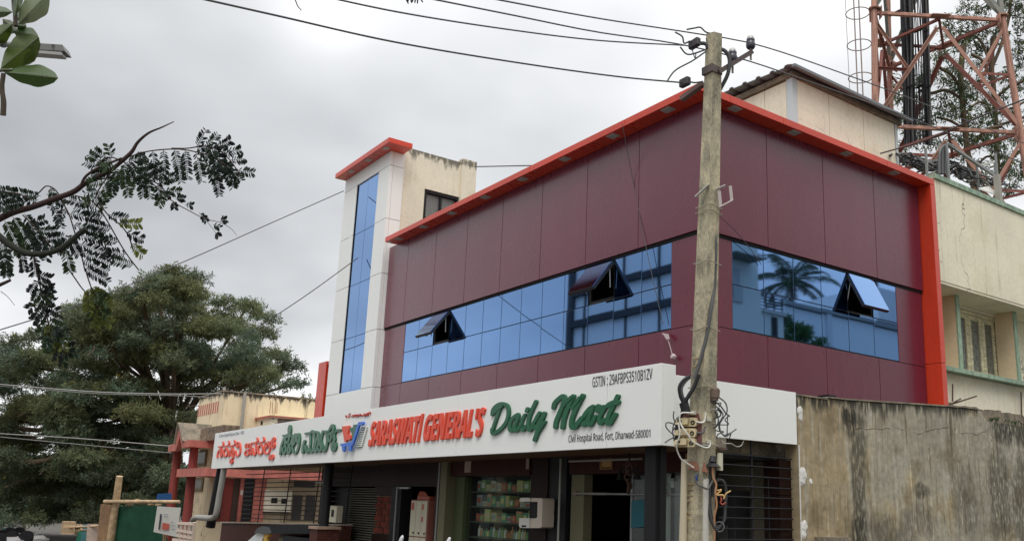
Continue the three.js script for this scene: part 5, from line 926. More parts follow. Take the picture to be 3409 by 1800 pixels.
  for (let k = 0; k < 120; k++) {
    const x = k < 70 ? rr(150, 720) : rr(850, 1420), y = k < 70 ? 560 + (x - 150) * 0.26 + rr(-60, 60) : 560 + (x - 850) * 0.48 + rr(60, 190), X0 = rr(-1.6, -0.5), w = rr(90, 230);
    part('cable', tube([q(x - w, y + rr(-60, 40), X0), q(x - w * 0.4, y + rr(-50, 50), X0 - 0.1), q(x + w * 0.1, y + rr(-40, 60), X0), q(x + w * 0.6, y + rr(0, 70), X0 + 0.1), q(x + w, y + rr(20, 100), X0)], rr(0.011, 0.024), 14, 5), k % 9 === 0 ? M.pvcGrey : k % 3 ? M.cable : M.greyCable, coil);
  }
  one('roof_box', [wedge(q(1240, 1000, -0.1), q(1380, 975, -0.4), q(1510, 1100, -0.2), q(1380, 1050, -0.1), 0.03, V(0, 1, 0)), bx(-0.5, -0.12, 7.05, 7.12, q(1505, 1100).z, q(1390, 1000).z)], std(lin(0.60, 0.59, 0.55), 0.7), 'pale flat cover lying on the neighbour roof edge', 'cover');
  one('roof_post', bar(q(1480, 810, -0.1), V(q(1480, 810, -0.1).x, 6.95, q(1510, 1110, -0.1).z), 0.10, 0.10, V(1, 0, 0)), std(lin(0.34, 0.32, 0.28), 0.8), 'grey square post at the end of the cable tray', 'post');
}

// ---------------------------------------------------------------- trees
function leafCard(w, l, fold = 0.25) {                                                  // one pointed leaf, creased along its midrib, base at the origin
  const p = [], t = (a, b, c) => p.push(...a, ...b, ...c), A = [0, 0, 0], B = [w / 2, l * 0.45, w * fold], C = [0, l, 0], D = [-w / 2, l * 0.45, w * fold], Mi = [0, l * 0.5, 0];
  t(A, B, Mi); t(B, C, Mi); t(A, Mi, D); t(D, Mi, C);
  const g = new THREE.BufferGeometry(); g.setAttribute('position', new THREE.Float32BufferAttribute(p, 3)); g.computeVertexNormals(); return flat(g);
}
function sprig(n, spread, len, w, l, droop) {                                           // a twig end with n leaves
  const list = [];
  for (let i = 0; i < n; i++) {
    const u = i / n, a = i * 2.4 + rr(-0.3, 0.3), g = leafCard(w * rr(0.8, 1.2), l * rr(0.8, 1.2));
    g.rotateX(rr(0.3, 1.2) * spread).rotateY(a).translate(rr(-0.02, 0.02), u * len, rr(-0.02, 0.02));
    list.push(g);
  }
  const g = join(list); if (droop) g.rotateX(droop); return g;
}
const leafMat = (c, tr = 0.25) => new THREE.MeshPhysicalMaterial({ color: c, roughness: 0.75, transmission: tr, thickness: 0, side: THREE.DoubleSide, specularIntensity: 0.4 });
const barkMat = mottle([0.36, 0.30, 0.24], 0.6, 6, 3, 0.8, 0.95, 0.01);
function instances(name, geo, mat, spots, parent, tint) {
  const m = new THREE.InstancedMesh(geo, mat, spots.length), mt = new THREE.Matrix4(), col = new THREE.Color();
  spots.forEach((s, i) => { mt.compose(s.p, s.q, V(s.s, s.s, s.s)); m.setMatrixAt(i, mt); const k = s.k ?? 1; col.setRGB(k * (s.c ? s.c[0] : 1), k * (s.c ? s.c[1] : 1), k * (s.c ? s.c[2] : 1)); m.setColorAt(i, col); });
  m.name = name; m.userData.kind = 'stuff'; shadowed(m); parent.add(m); return m;
}
const randQ = (upness) => { const q = new THREE.Quaternion(), d = V(rr(-1, 1), rr(-1, 1) + upness, rr(-1, 1)).normalize(); q.setFromUnitVectors(V(0, 1, 0), d); return q.multiply(new THREE.Quaternion().setFromAxisAngle(V(0, 1, 0), rr(0, 6.28))); };

// the big spreading rain tree on the left: boughs end in flat clumps, each clump a cloud of leaf sprays
{
  seed = 4711;
  const base = at(560, 1700, 46); base.y = -0.9;
  const t = thing('rain_tree', 'huge spreading dark green tree filling the left side behind the red roofed house', 'tree', base.toArray());
  const loc = (px, py, d) => at(px, py, d).sub(base);
  const fork = loc(560, 1420, 46);
  const trunk = [tube([V(0, 0, 0), V(0.1, 2, 0.1), fork.clone().multiplyScalar(0.55), fork], 0.55, 16, 10)];
  trunk[0].userData.local = true;
  const clumps = [];
  const edge = [[0, 1165], [60, 1120], [140, 1100], [220, 1020], [310, 975], [480, 925], [575, 880], [640, 905], [655, 965], [740, 985], [830, 1000], [885, 1030], [875, 1085], [925, 1155], [965, 1200], [990, 1250], [1020, 1320], [900, 1345], [770, 1350], [710, 1410], [650, 1500], [690, 1620], [600, 1720], [400, 1750], [180, 1750], [-80, 1740], [-80, 1230]];
  const inside = (x, y) => { let c = false; for (let i = 0, j = edge.length - 1; i < edge.length; j = i++) { const [xi, yi] = edge[i], [xj, yj] = edge[j]; if ((yi > y) !== (yj > y) && x < (xj - xi) * (y - yi) / (yj - yi) + xi) c = !c; } return c; };
  const outline = edge.slice(0, 18);
  for (const [x, y] of outline) clumps.push({ c: loc(x + rr(-8, 8), y + rr(14, 26), 46 + rr(-2, 2)), r: rr(0.35, 0.62) });
  for (let i = 0; i < 9000 && clumps.length < 440; i++) {
    const x = rr(-80, 1020), y = rr(880, 1740); if (!inside(x, y) || !inside(x + 26, y) || !inside(x - 26, y) || !inside(x, y - 22)) continue;
    if (fbm(x * 0.011, y * 0.016, 4.4, 3) < -0.10) continue;
    const back = rnd() < 0.42; clumps.push({ c: loc(x, y, back ? 47 + rr(0, 4.5) : 46 + rr(-4.5, 1.5)), r: (x > 860 ? 0.7 : 1) * rr(0.34, 0.84), back });
  }
  const boughs = [];
  clumps.forEach((k, i) => {
    if (i % 5) return;
    const a = fork.clone().lerp(V(0, fork.y * 0.6, 0), rr(0, 0.6)), m1 = a.clone().lerp(k.c, 0.45); m1.y += rr(0.2, 1.2); const m2 = a.clone().lerp(k.c, 0.8); m2.y += rr(-0.3, 0.5);
    const g = tube([a, m1, m2, k.c], rr(0.05, 0.13), 14, 5); boughs.push(g);
  });
  for (let i = 0; i < 60; i++) { const k = clumps[Math.floor(rnd() * clumps.length)], a = k.c.clone().add(V(rr(-2, 2), rr(-0.9, 0.2), rr(0, 1.5))); boughs.push(tube([a, a.clone().lerp(k.c, 0.5).add(V(0, 0.25, 0)), k.c.clone().add(V(0, 0.3, 0.3))], rr(0.018, 0.035), 8, 4)); }
  const tm = new THREE.Mesh(trunk[0], barkMat); tm.name = 'trunk'; t.add(shadowed(tm));
  const bm = new THREE.Mesh(join(boughs), barkMat); bm.name = 'branch'; bm.userData.kind = 'stuff'; t.add(shadowed(bm));
  const spots = [];
  for (const k of clumps) {
    const n = Math.round(400 * k.r * k.r), warm = rr(0, 1), kk = rr(0.75, 1.3);
    for (let i = 0; i < n; i++) {
      const d = V(rr(-1, 1), rr(-1, 1), rr(-1, 1)); if (d.lengthSq() > 1) { i--; continue; }
      const p = k.c.clone().add(V(d.x * k.r * 1.6 * rr(0.7, 1.15), d.y * k.r * 0.46 - 0.22 * (d.x * d.x + d.z * d.z) * k.r, d.z * k.r * 1.4));
      const w = clamp01(warm + rr(-0.25, 0.25));
      spots.push({ p, q: randQ(0.15), s: rr(0.65, 1.25), k: kk * rr(0.75, 1.25), c: [mix(0.85, 1.3, w), mix(0.97, 1.1, w), mix(1.12, 0.78, w)] });
    }
  }
  instances('crown', sprig(9, 1.15, 0.34, 0.055, 0.165, 0), leafMat(lin(0.152, 0.186, 0.108), 0.42), spots, t);
  const fl = []; for (let i = 0; i < 150; i++) { const k = clumps[Math.floor(rnd() * 120)]; fl.push({ p: k.c.clone().add(V(rr(-1, 1) * k.r, k.r * rr(0.2, 0.6), rr(0.3, 1) * k.r)), q: randQ(0.6), s: rr(0.6, 1.3) }); }
  instances('flower', sprig(5, 1.2, 0.12, 0.07, 0.12, 0), leafMat(lin(0.50, 0.42, 0.10)), fl, t);
}
{
  seed = 1213;
  const t = thing('far_trees', 'dim mass of far trees closing the street behind the big tree', 'trees', at(400, 1680, 80).setY(-1).toArray()), base = at(400, 1680, 80).setY(-1), sp = []; t.userData.kind = 'stuff';
  for (let i = 0; i < 2600; i++) { const x = rr(-150, 1150), top = 1560 + 50 * fbm(x * 0.012, 1, 2, 3), p = at(x, rr(top, 1712), rr(72, 88)).sub(base); sp.push({ p, q: randQ(0.1), s: rr(1.8, 3.4), k: rr(0.5, 1.1) }); }
  instances('foliage', sprig(7, 1.1, 0.3, 0.1, 0.24, 0), leafMat(lin(0.07, 0.095, 0.05)), sp, t);
}
// eucalyptus trees behind the tower: open crowns of hanging leaves on thin pale limbs
function gumTree(label, depth, trunkPts, limbs, clumpList, dens) {
  const foot = at(...trunkPts[0], depth), base = V(foot.x, 0, foot.z);
  const t = thing('gum_tree', label, 'tree', base.toArray());
  const loc = (p, dd = 0) => at(p[0], p[1], depth + dd).sub(base);
  const tr = new THREE.Mesh(join([tube([V(0, 0, 0), loc(trunkPts[0]), ...trunkPts.slice(1).map((p) => loc(p))], 0.085, 30, 8)]), barkMat); tr.name = 'trunk'; t.add(shadowed(tr));
  for (const [r, dd, ...l] of limbs) { const m = new THREE.Mesh(tube(l.map((p, i) => loc(p, dd * i / (l.length - 1))), r, 24, 5), barkMat); m.name = 'limb'; t.add(shadowed(m)); }
  const twigs = [], spots = [];
  for (const [x, y, w, h] of clumpList) {
    const n = Math.round(dens * 0.7 * w * h / 1000), c = loc([x, y], rr(-0.6, 0.6)), s = depth / 3004;
    for (let j = 0; j < 5; j++) { const e = c.clone().add(V(rr(-1, 1) * w * s * 0.5, rr(-0.5, 0.5) * h * s, rr(-0.6, 0.6))); twigs.push(tube([c.clone().add(V(rr(-0.2, 0.2), -h * s * 0.5, 0)), c.clone().lerp(e, 0.5).add(V(0, 0.1, 0)), e], 0.012, 6, 4)); }
    for (let i = 0; i < n; i++) {
      const a = rr(0, 6.283), q = Math.sqrt(rnd()), p = c.clone().add(V(Math.cos(a) * q * w * s * 0.55, Math.sin(a) * q * h * s * 0.5, rr(-1, 1) * w * s * 0.5));
      const qd = new THREE.Quaternion().setFromUnitVectors(V(0, 1, 0), V(rr(-0.7, 0.7), rr(-1, 0.15), rr(-0.7, 0.7)).normalize()).multiply(new THREE.Quaternion().setFromAxisAngle(V(0, 1, 0), rr(0, 6.28)));
      spots.push({ p, q: qd, s: rr(0.7, 1.25), k: rr(0.7, 1.35), c: rnd() < 0.16 ? [1.9, 1.5, 0.7] : [1, 1, 1] });
    }
  }
  const tw = new THREE.Mesh(join(twigs), barkMat); tw.name = 'twig'; tw.userData.kind = 'stuff'; t.add(shadowed(tw));
  instances('crown', sprig(4, 0.9, 0.12, 0.04, 0.17, 0), leafMat(lin(0.066, 0.10, 0.05), 0.3), spots, t);
}
{
  seed = 991;
  gumTree('tall gum tree with a thin leaning trunk seen through the middle of the tower', 26, [[3245, 640], [3225, 520], [3213, 420], [3205, 330], [3200, 240], [3210, 150]],
    [[0.05, 0.6, [3205, 330], [3150, 300], [3100, 310], [3060, 300]], [0.05, -0.6, [3203, 300], [3170, 250], [3130, 225]], [0.04, 0.8, [3210, 380], [3260, 340], [3300, 350]], [0.04, 0.3, [3215, 430], [3160, 400], [3120, 390]], [0.05, -0.4, [3222, 500], [3290, 430], [3340, 420]], [0.035, 0, [3235, 580], [3290, 520], [3330, 540]]],
    [[3140, 170, 60, 40], [3180, 215, 70, 46], [3150, 262, 90, 60], [3090, 245, 60, 60], [3195, 275, 70, 50], [3060, 260, 50, 46], [3240, 300, 70, 60], [3140, 330, 90, 60], [3030, 300, 70, 50], [3010, 270, 50, 40], [3070, 330, 50, 40], [3180, 360, 80, 50], [3105, 395, 90, 50], [3230, 390, 80, 60], [3290, 370, 70, 60], [3040, 370, 70, 50], [3060, 440, 80, 50], [3190, 450, 90, 50], [2990, 330, 46, 36], [3270, 460, 90, 60], [3130, 480, 80, 40], [3020, 480, 60, 40], [3230, 540, 90, 60], [3320, 480, 60, 60], [3340, 560, 80, 60], [3140, 190, 40, 26], [2975, 290, 40, 40], [2985, 395, 50, 40]], 17);
  gumTree('gum tree with forked pale limbs behind the right leg of the tower', 30, [[3325, 640], [3322, 520], [3316, 400], [3310, 300], [3302, 210], [3310, 120]],
    [[0.06, 0.5, [3302, 230], [3335, 150], [3360, 60], [3370, -30]], [0.05, 0.2, [3308, 280], [3270, 200], [3235, 180]], [0.05, -0.5, [3312, 330], [3360, 290], [3409, 270]], [0.04, 0.5, [3306, 240], [3260, 130], [3200, 100]], [0.04, 0, [3315, 380], [3370, 360], [3430, 330]], [0.05, 0.3, [3318, 420], [3380, 400], [3440, 380]], [0.06, -0.2, [3300, 640], [3340, 560], [3400, 500], [3440, 470]]],
    [[3225, 20, 70, 40], [3262, 30, 60, 40], [3205, 58, 46, 36], [3160, 90, 60, 40], [3185, 115, 80, 40], [3230, 110, 80, 46], [3275, 100, 70, 50], [3240, 150, 80, 50], [3200, 150, 60, 40], [3290, 150, 70, 46], [3330, 100, 60, 40], [3385, 30, 60, 60], [3350, 10, 50, 40], [3400, 90, 50, 50], [3390, 150, 60, 70], [3400, 200, 50, 60], [3260, 210, 70, 40], [3350, 250, 70, 50], [3290, 250, 60, 40], [3395, 280, 60, 50], [3340, 320, 60, 40], [3280, 330, 70, 50], [3370, 380, 80, 60], [3300, 420, 70, 60], [3390, 450, 70, 60], [3350, 520, 80, 60], [3400, 560, 70, 70], [3370, 620, 80, 60], [3240, 70, 40, 30], [3300, 15, 50, 30], [3155, 60, 40, 30], [3410, 20, 50, 60], [3320, 590, 80, 50]], 18);
}

// ---------------------------------------------------------------- the cream and red house on the left
const CH = crop(550, 1280, 2.617), K7 = crop(700, 1250, 3.885), K8 = crop(550, 1400, 3.4), K2 = crop(0, 850, 1.4318);
M.pinkRed = mottle([0.72, 0.42, 0.375], 0.25, 5, 5, 1.6, 0.8, 0.001);
M.oxide = mottle([0.53, 0.22, 0.19], 0.25, 5, 5, 1.6, 0.7, 0.001);
{
  const h = thing('cream_house', 'cream house with red trim, gabled canopy and stained parapet left of the sign', 'house', [-24, -0.8, -2]);
  const B = (name, geo, mat) => part(name, geo, mat, h);
  const X0 = -22, c = onX(...K3(325, 235), X0), Z0 = c.z, YTp = c.y;
  const xl = onZ(...CH(290, 160), Z0).x;
  B('wall', bx(xl, X0, -0.8, YTp, -4.6, Z0), M.house);
  B('roof_edge', bx(xl - 0.04, X0 + 0.03, YTp + 0.003, YTp + 0.05, -4.62, Z0 + 0.04), M.cement);
  const sa = onZ(...CH(288, 180), Z0), sb = onZ(...CH(478, 105), Z0), lo = onZ(...CH(285, 280), Z0).y, hi = sa.y - 0.03;
  for (let k = 0; k < 10; k++) { const x = mix(sa.x, sb.x, (k + 0.15) / 10), w = (sb.x - sa.x) / 10 * 0.5; B('red_slat', bx(x, x + w, lo, hi, Z0 + 0.002, Z0 + 0.008), M.pinkRed); }
  // flues and pipes on the parapet
  const pp = onX(...K7(435, 245), X0);
  B('rain_pipe', rod(V(X0 + 0.06, 3.6, pp.z), V(X0 + 0.06, pp.y + 0.05, pp.z), 0.05), M.pvcGrey);
  parts('flue', [[180, 150], [455, 205], [270, 190]].map(([x, y]) => { const p = onX(...K7(x, y), X0 - 0.1); return rod(V(p.x, YTp + 0.052, p.z), V(p.x, p.y, p.z), 0.045); }), M.pvcGrey, h);
  parts('bare_rod', [[775, 330, 765, 490], [805, 350, 795, 490], [850, 280, 835, 490], [862, 350, 855, 490]].map(([x, y, u, v]) => rod(onX(...K7(x, y), X0 + 0.3), onX(...K7(u, v), X0 + 0.3), 0.012, 0.012, 5)), M.rust, h);
  // low flat roofed block in front of the side wall
  const k = onX(...K7(790, 515), -20.6), kz = k.z, kx = -20.6, ky = k.y, lf = onZ(...K7(410, 610), kz).x;
  B('low_block', bx(lf, kx, 2.6, ky - 0.06, kz - 2.6, kz), M.cream);
  B('low_block_rail', [bx(lf - 0.05, kx + 0.06, ky - 0.057, ky, kz + 0.003, kz + 0.08), bx(kx + 0.003, kx + 0.06, ky - 0.057, ky, kz - 2.6, kz)], M.pinkRed);
  parts('slot', [[540, 640], [662, 612]].map(([x, y]) => { const p = onZ(...K7(x, y), kz); return bx(p.x - 0.09, p.x + 0.09, p.y - 0.06, p.y + 0.06, kz + 0.001, kz + 0.012); }), M.dark, h);
  B('stained_face', bx(kx + 0.001, kx + 0.02, ky - 0.5, ky - 0.075, kz - 2.3, kz - 0.2), mottle([0.42, 0.36, 0.32], 0.6, 14, 9, 0.8, 0.95, 0.004));
  // gabled canopy, front edge on the plane of its corner
  const q0 = onX(...CH(210, 480), -21.4), ZC = q0.z, xr = -21.4, F = (x, y) => { const p = onZ(...CH(x, y), ZC); return [p.x, p.y]; };
  const T0 = F(210, 480)[1], T1 = F(210, 540)[1];
  const outlineC = [F(20, 528), F(78, 512), F(118, 368), F(150, 492), [xr, T0], [xr, T1], F(143, 552), F(120, 455), F(86, 576), F(20, 586)];
  B('canopy_fascia', plate(outlineC, 0.14, new THREE.Matrix4().makeTranslation(0, 0, ZC - 0.14)), M.pinkRed);
  B('canopy_side', bx(xr - 0.14, xr, T1, T0, ZC - 1.6, ZC - 0.143), M.pinkRed);
  B('canopy_slab', bx(F(30, 550)[0], xr - 0.145, T1 + 0.03, T1 + 0.14, Z0 + 0.01, ZC - 0.145), M.cream);
  const ap = F(118, 338), gl = F(85, 520), gr = F(150, 500);
  B('gable_roof', [wedge(V(ap[0], ap[1], ZC + 0.05), V(gr[0] + 0.1, gr[1], ZC + 0.05), V(gr[0] + 0.1, gr[1], Z0 + 0.0), V(ap[0], ap[1], Z0 + 0.0), 0.1, V(0.6, 0.3, 0)), wedge(V(ap[0], ap[1], ZC + 0.05), V(gl[0], gl[1], ZC + 0.05), V(gl[0], gl[1], Z0), V(ap[0], ap[1], Z0), 0.1, V(-0.6, 0.3, 0))], M.cement);
  const tk = [F(165, 375), F(350, 385)]; B('water_tank', bx(tk[0][0], tk[1][0], T0 + 0.0, tk[0][1], Z0 + 0.02, Z0 + 0.5), mottle([0.46, 0.40, 0.34], 0.6, 9, 9, 1, 0.95, 0.004));
  // balcony slab and columns
  const S0 = F(230, 728)[1], S1 = F(230, 800)[1], sx = F(365, 712)[0];
  B('balcony', [bx(F(95, 770)[0], sx, S1, S0, ZC - 0.14, ZC), bx(sx - 0.14, sx, S1 + 0.001, S0 - 0.001, ZC - 4, ZC - 0.141), bx(F(95, 770)[0], sx - 0.145, S1 + 0.02, S0 - 0.06, Z0 + 0.01, ZC - 0.143)], M.pinkRed);
  parts('column', [[105, 580, 50, 1000], [250, 545, 190, 1130]].map(([x, y, u, v]) => { const a = onZ(...CH(x, y), ZC - 0.3), b2 = onZ(...CH(u, v), ZC - 0.3); return rod(V(b2.x + 0.12, -0.8, b2.z), a, 0.145, 0.13, 16); }), M.oxide, h);
  const win = (x0, y0, x1, y1) => { const a = onZ(...CH(x0, y0), Z0), b2 = onZ(...CH(x1, y1), Z0), w = sub('window', h); part('frame', bx(a.x, b2.x, b2.y, a.y, Z0 + 0.002, Z0 + 0.05), mottle([0.52, 0.46, 0.36], 0.3, 6, 6, 1, 0.8, 0.001), w); part('pane', bx(a.x + 0.08, b2.x - 0.08, b2.y + 0.08, a.y - 0.08, Z0 + 0.051, Z0 + 0.06), std(lin(0.13, 0.11, 0.08), 0.3), w); };
  win(285, 575, 355, 705); win(248, 812, 325, 928);
  // side wall seen through the veranda grille
  const s = (x, y, X1 = X0) => onX(...K8(x, y), X1), panel = (x0, y0, x1, y1, a, b2) => { const p = s(x0, y0), r = s(x1, y1); return bx(X0 + a, X0 + b2, Math.min(p.y, r.y), Math.max(p.y, r.y), Math.min(p.z, r.z), Math.max(p.z, r.z)); };
  B('beam', panel(520, 540, 1790, 640, 0.0, 0.35), M.pinkRed);
  B('red_wall', panel(560, 645, 780, 1140, 0.003, 0.03), M.oxide);
  parts('red_pillar', [panel(845, 645, 890, 1140, 0.005, 0.12), panel(1005, 645, 1085, 1140, 0.005, 0.12)], M.pinkRed, h);
  parts('dark_post', [panel(885, 655, 930, 1140, 0.13, 0.2), panel(560, 650, 600, 1100, 0.04, 0.1)], M.black, h);
  const door = sub('door', h); part('leaf', panel(775, 660, 835, 1140, 0.012, 0.05), std(lin(0.06, 0.035, 0.025), 0.6), door); part('plate', panel(838, 785, 858, 840, 0.121, 0.13), M.pvc, door);
  const d2 = sub('door', h), wd = std(lin(0.30, 0.23, 0.15), 0.7), pd = std(lin(0.035, 0.03, 0.028), 0.5);
  part('leaf', panel(1410, 665, 1760, 1140, 0.012, 0.05), wd, d2);
  for (const [a, b2, e, f] of [[1450, 680, 1680, 760], [1440, 840, 1520, 1130], [1585, 840, 1665, 1130]]) part('panel', panel(a, b2, e, f, 0.051, 0.06), pd, d2);
  const mb = sub('meter_cabinet', h); part('case', panel(1110, 780, 1385, 1030, 0.03, 0.22), M.creamTop, mb); part('glass', panel(1172, 872, 1236, 932, 0.221, 0.23), M.black, mb); part('glass', panel(1286, 880, 1345, 938, 0.221, 0.23), M.black, mb); part('shelf', panel(1085, 1035, 1390, 1048, 0.03, 0.3), M.dark, mb);
  const wn = sub('window', h); part('frame', panel(925, 660, 1003, 1130, 0.012, 0.06), mottle([0.62, 0.55, 0.40], 0.3, 6, 6, 1, 0.7, 0.001), wn); for (let k2 = 0; k2 < 3; k2++) part('pane', panel(935 + k2 * 23, 820, 950 + k2 * 23, 1120, 0.061, 0.066), std(lin(0.10, 0.085, 0.055), 0.4), wn);
  part('fan_light', panel(938, 672, 992, 745, 0.061, 0.066), std(lin(0.06, 0.05, 0.04), 0.4), wn);
  // pot plant on the low roof
  const pl = thing('pot_plant', 'small leafy plant on the low roof edge left of the sign', 'plant', onZ(...K7(370, 650), kz + 0.1).toArray());
  const pb = onZ(...K7(370, 650), kz + 0.1); const lf2 = []; seed = 77; for (let i = 0; i < 40; i++) { const g = leafCard(0.1, rr(0.2, 0.34), 0.2); g.rotateX(rr(0.2, 1.7)).rotateY(rr(0, 6.3)).translate(pb.x + rr(-0.25, 0.3), pb.y + rr(-0.05, 0.5), pb.z + rr(-0.1, 0.1)); lf2.push(g); }
  const lm = part('foliage', lf2, leafMat(lin(0.10, 0.13, 0.05)), pl); lm.userData.kind = 'stuff'; part('stem', rod(V(pb.x, pb.y - 0.4, pb.z), V(pb.x + 0.05, pb.y + 0.4, pb.z), 0.02), barkMat, pl);
}
// ---------------------------------------------------------------- auto rickshaw, scooter, street stalls
{
  const a = thing('auto_rickshaw', 'black roofed auto rickshaw parked behind the granite pedestal, only its roof showing', 'auto rickshaw', [-12, -0.64, 0.75]);
  const ka = crop(800, 1500, 4.5325), z1 = 0.95, z0 = -0.05 + 0.12, F = (x, y) => { const p = onZ(...ka(x, y), z1); return [p.x, p.y]; };
  const tar = new THREE.MeshPhysicalMaterial({ color: lin(0.014, 0.015, 0.017), roughness: 0.75, specularIntensity: 0.5 }), gy = F(0, 0);
  const roofPts = [F(205, 1235), F(260, 1165), F(330, 1135), F(520, 1118), F(700, 1112), F(900, 1110), F(985, 1135), F(1010, 1250), F(420, 1250)];
  part('roof', plate(roofPts, z1 - z0 - 0.0, new THREE.Matrix4().makeTranslation(0, 0, z0)), tar, a);
  const scr = [F(205, 1240), F(325, 1255), F(255, 1500), F(60, 1400), F(80, 1360)];
  part('windscreen', plate([F(215, 1242), F(325, 1256), F(240, 1500), F(70, 1370)], 0.02, new THREE.Matrix4().makeTranslation(0, 0, z1 - 0.06)), new THREE.MeshPhysicalMaterial({ color: lin(0.75, 0.77, 0.78), roughness: 0.1, specularIntensity: 1 }), a);
  part('visor', plate([F(208, 1238), F(262, 1166), F(330, 1137), F(430, 1150), F(470, 1235), F(430, 1252), F(330, 1252)], 0.03, new THREE.Matrix4().makeTranslation(0, 0, z1 - 0.018)), std(lin(0.075, 0.078, 0.082), 0.5), a);
  part('door_pillar', plate([F(335, 1254), F(415, 1254), F(370, 1320), F(360, 1500), F(300, 1500)], 0.06, new THREE.Matrix4().makeTranslation(0, 0, z1 - 0.09)), std(lin(0.60, 0.36, 0.06), 0.5), a);
  const xr = F(1010, 1250)[0], xl = F(60, 1400)[0], yb = -0.64;
  part('body', rbx(xl + 0.15, xr, yb + 0.28, yb + 0.85, z0, z1 - 0.02, 0.05), std(lin(0.55, 0.36, 0.05), 0.5), a);
  part('rear_side', bx(mix(xl, xr, 0.62), xr, yb + 0.85, F(420, 1250)[1], z0 + 0.02, z1 - 0.03), tar, a);
  part('seat_back', bx(mix(xl, xr, 0.5), mix(xl, xr, 0.6), yb + 0.8, F(420, 1290)[1], z0 + 0.1, z1 - 0.1), std(lin(0.12, 0.11, 0.06), 0.8), a);
  for (const [x, z] of [[xl + 0.35, (z0 + z1) / 2], [xr - 0.5, z0 + 0.08], [xr - 0.5, z1 - 0.08]]) { const w = part('wheel', new THREE.TorusGeometry(0.19, 0.06, 8, 20).translate(x, yb + 0.25, z), M.black, a); part('rim', new THREE.CylinderGeometry(0.13, 0.13, 0.05, 14).rotateX(Math.PI / 2).translate(x, yb + 0.25, z), M.steel, w); }
}
{
  const m1 = at(1335, 1788, 9.2), m2 = at(1492, 1794, 9.2);
  const s = thing('scooter', 'scooter parked before the shop with only its two mirror tips in the photo', 'scooter', [(m1.x + m2.x) / 2, 0, (m1.z + m2.z) / 2]);
  const mid = m1.clone().lerp(m2, 0.5), d = m2.clone().sub(m1).setY(0).normalize(), f = V(d.z, 0, -d.x), body = std(lin(0.10, 0.12, 0.16), 0.3);
  const hb = V(mid.x, 1.0, mid.z), W = std(lin(0.75, 0.75, 0.75), 0.2);
  for (const [m, sg] of [[m1, -1], [m2, 1]]) {
    const root = hb.clone().addScaledVector(d, sg * 0.26);
    part('mirror_stalk', tube([root, root.clone().lerp(m, 0.5).add(V(0, 0.02, 0)), m.clone().add(V(0, -0.05, 0))], 0.007), M.black, s);
    part('mirror', planar(new THREE.SphereGeometry(0.055, 14, 10).scale(0.45, 1.1, 0.35).rotateZ(-0.6).translate(m.x, m.y - 0.03, m.z)), W, s);
  }
  part('handlebar', rod(hb.clone().addScaledVector(d, -0.34), hb.clone().addScaledVector(d, 0.34), 0.016), M.black, s);
  part('headset', planar(new THREE.SphereGeometry(0.12, 14, 10).scale(1.3, 0.8, 1).translate(hb.x, hb.y - 0.05, hb.z)), body, s);
  part('apron', rod(hb.clone().add(V(0, -0.1, 0)), hb.clone().addScaledVector(f, -0.08).setY(0.3), 0.13, 0.2), body, s);
  part('seat', rbx(-0.15, 0.15, 0.72, 0.82, -0.35, 0.35, 0.05).rotateY(Math.atan2(f.x, f.z)).translate(hb.x + f.x * 0.75, 0, hb.z + f.z * 0.75), M.black, s);
  part('tail', rbx(-0.16, 0.16, 0.32, 0.715, -0.35, 0.4, 0.08).rotateY(Math.atan2(f.x, f.z)).translate(hb.x + f.x * 0.75, 0, hb.z + f.z * 0.75), body, s);
  part('floorboard', rbx(-0.13, 0.13, 0.28, 0.34, -0.3, 0.3, 0.02).rotateY(Math.atan2(f.x, f.z)).translate(hb.x + f.x * 0.3, 0, hb.z + f.z * 0.3), body, s);
  for (const u of [-0.2, 1.0]) part('wheel', new THREE.TorusGeometry(0.17, 0.05, 8, 20).rotateY(Math.atan2(f.x, f.z) + Math.PI / 2).translate(hb.x + f.x * u, 0.22, hb.z + f.z * u), M.black, s);
}
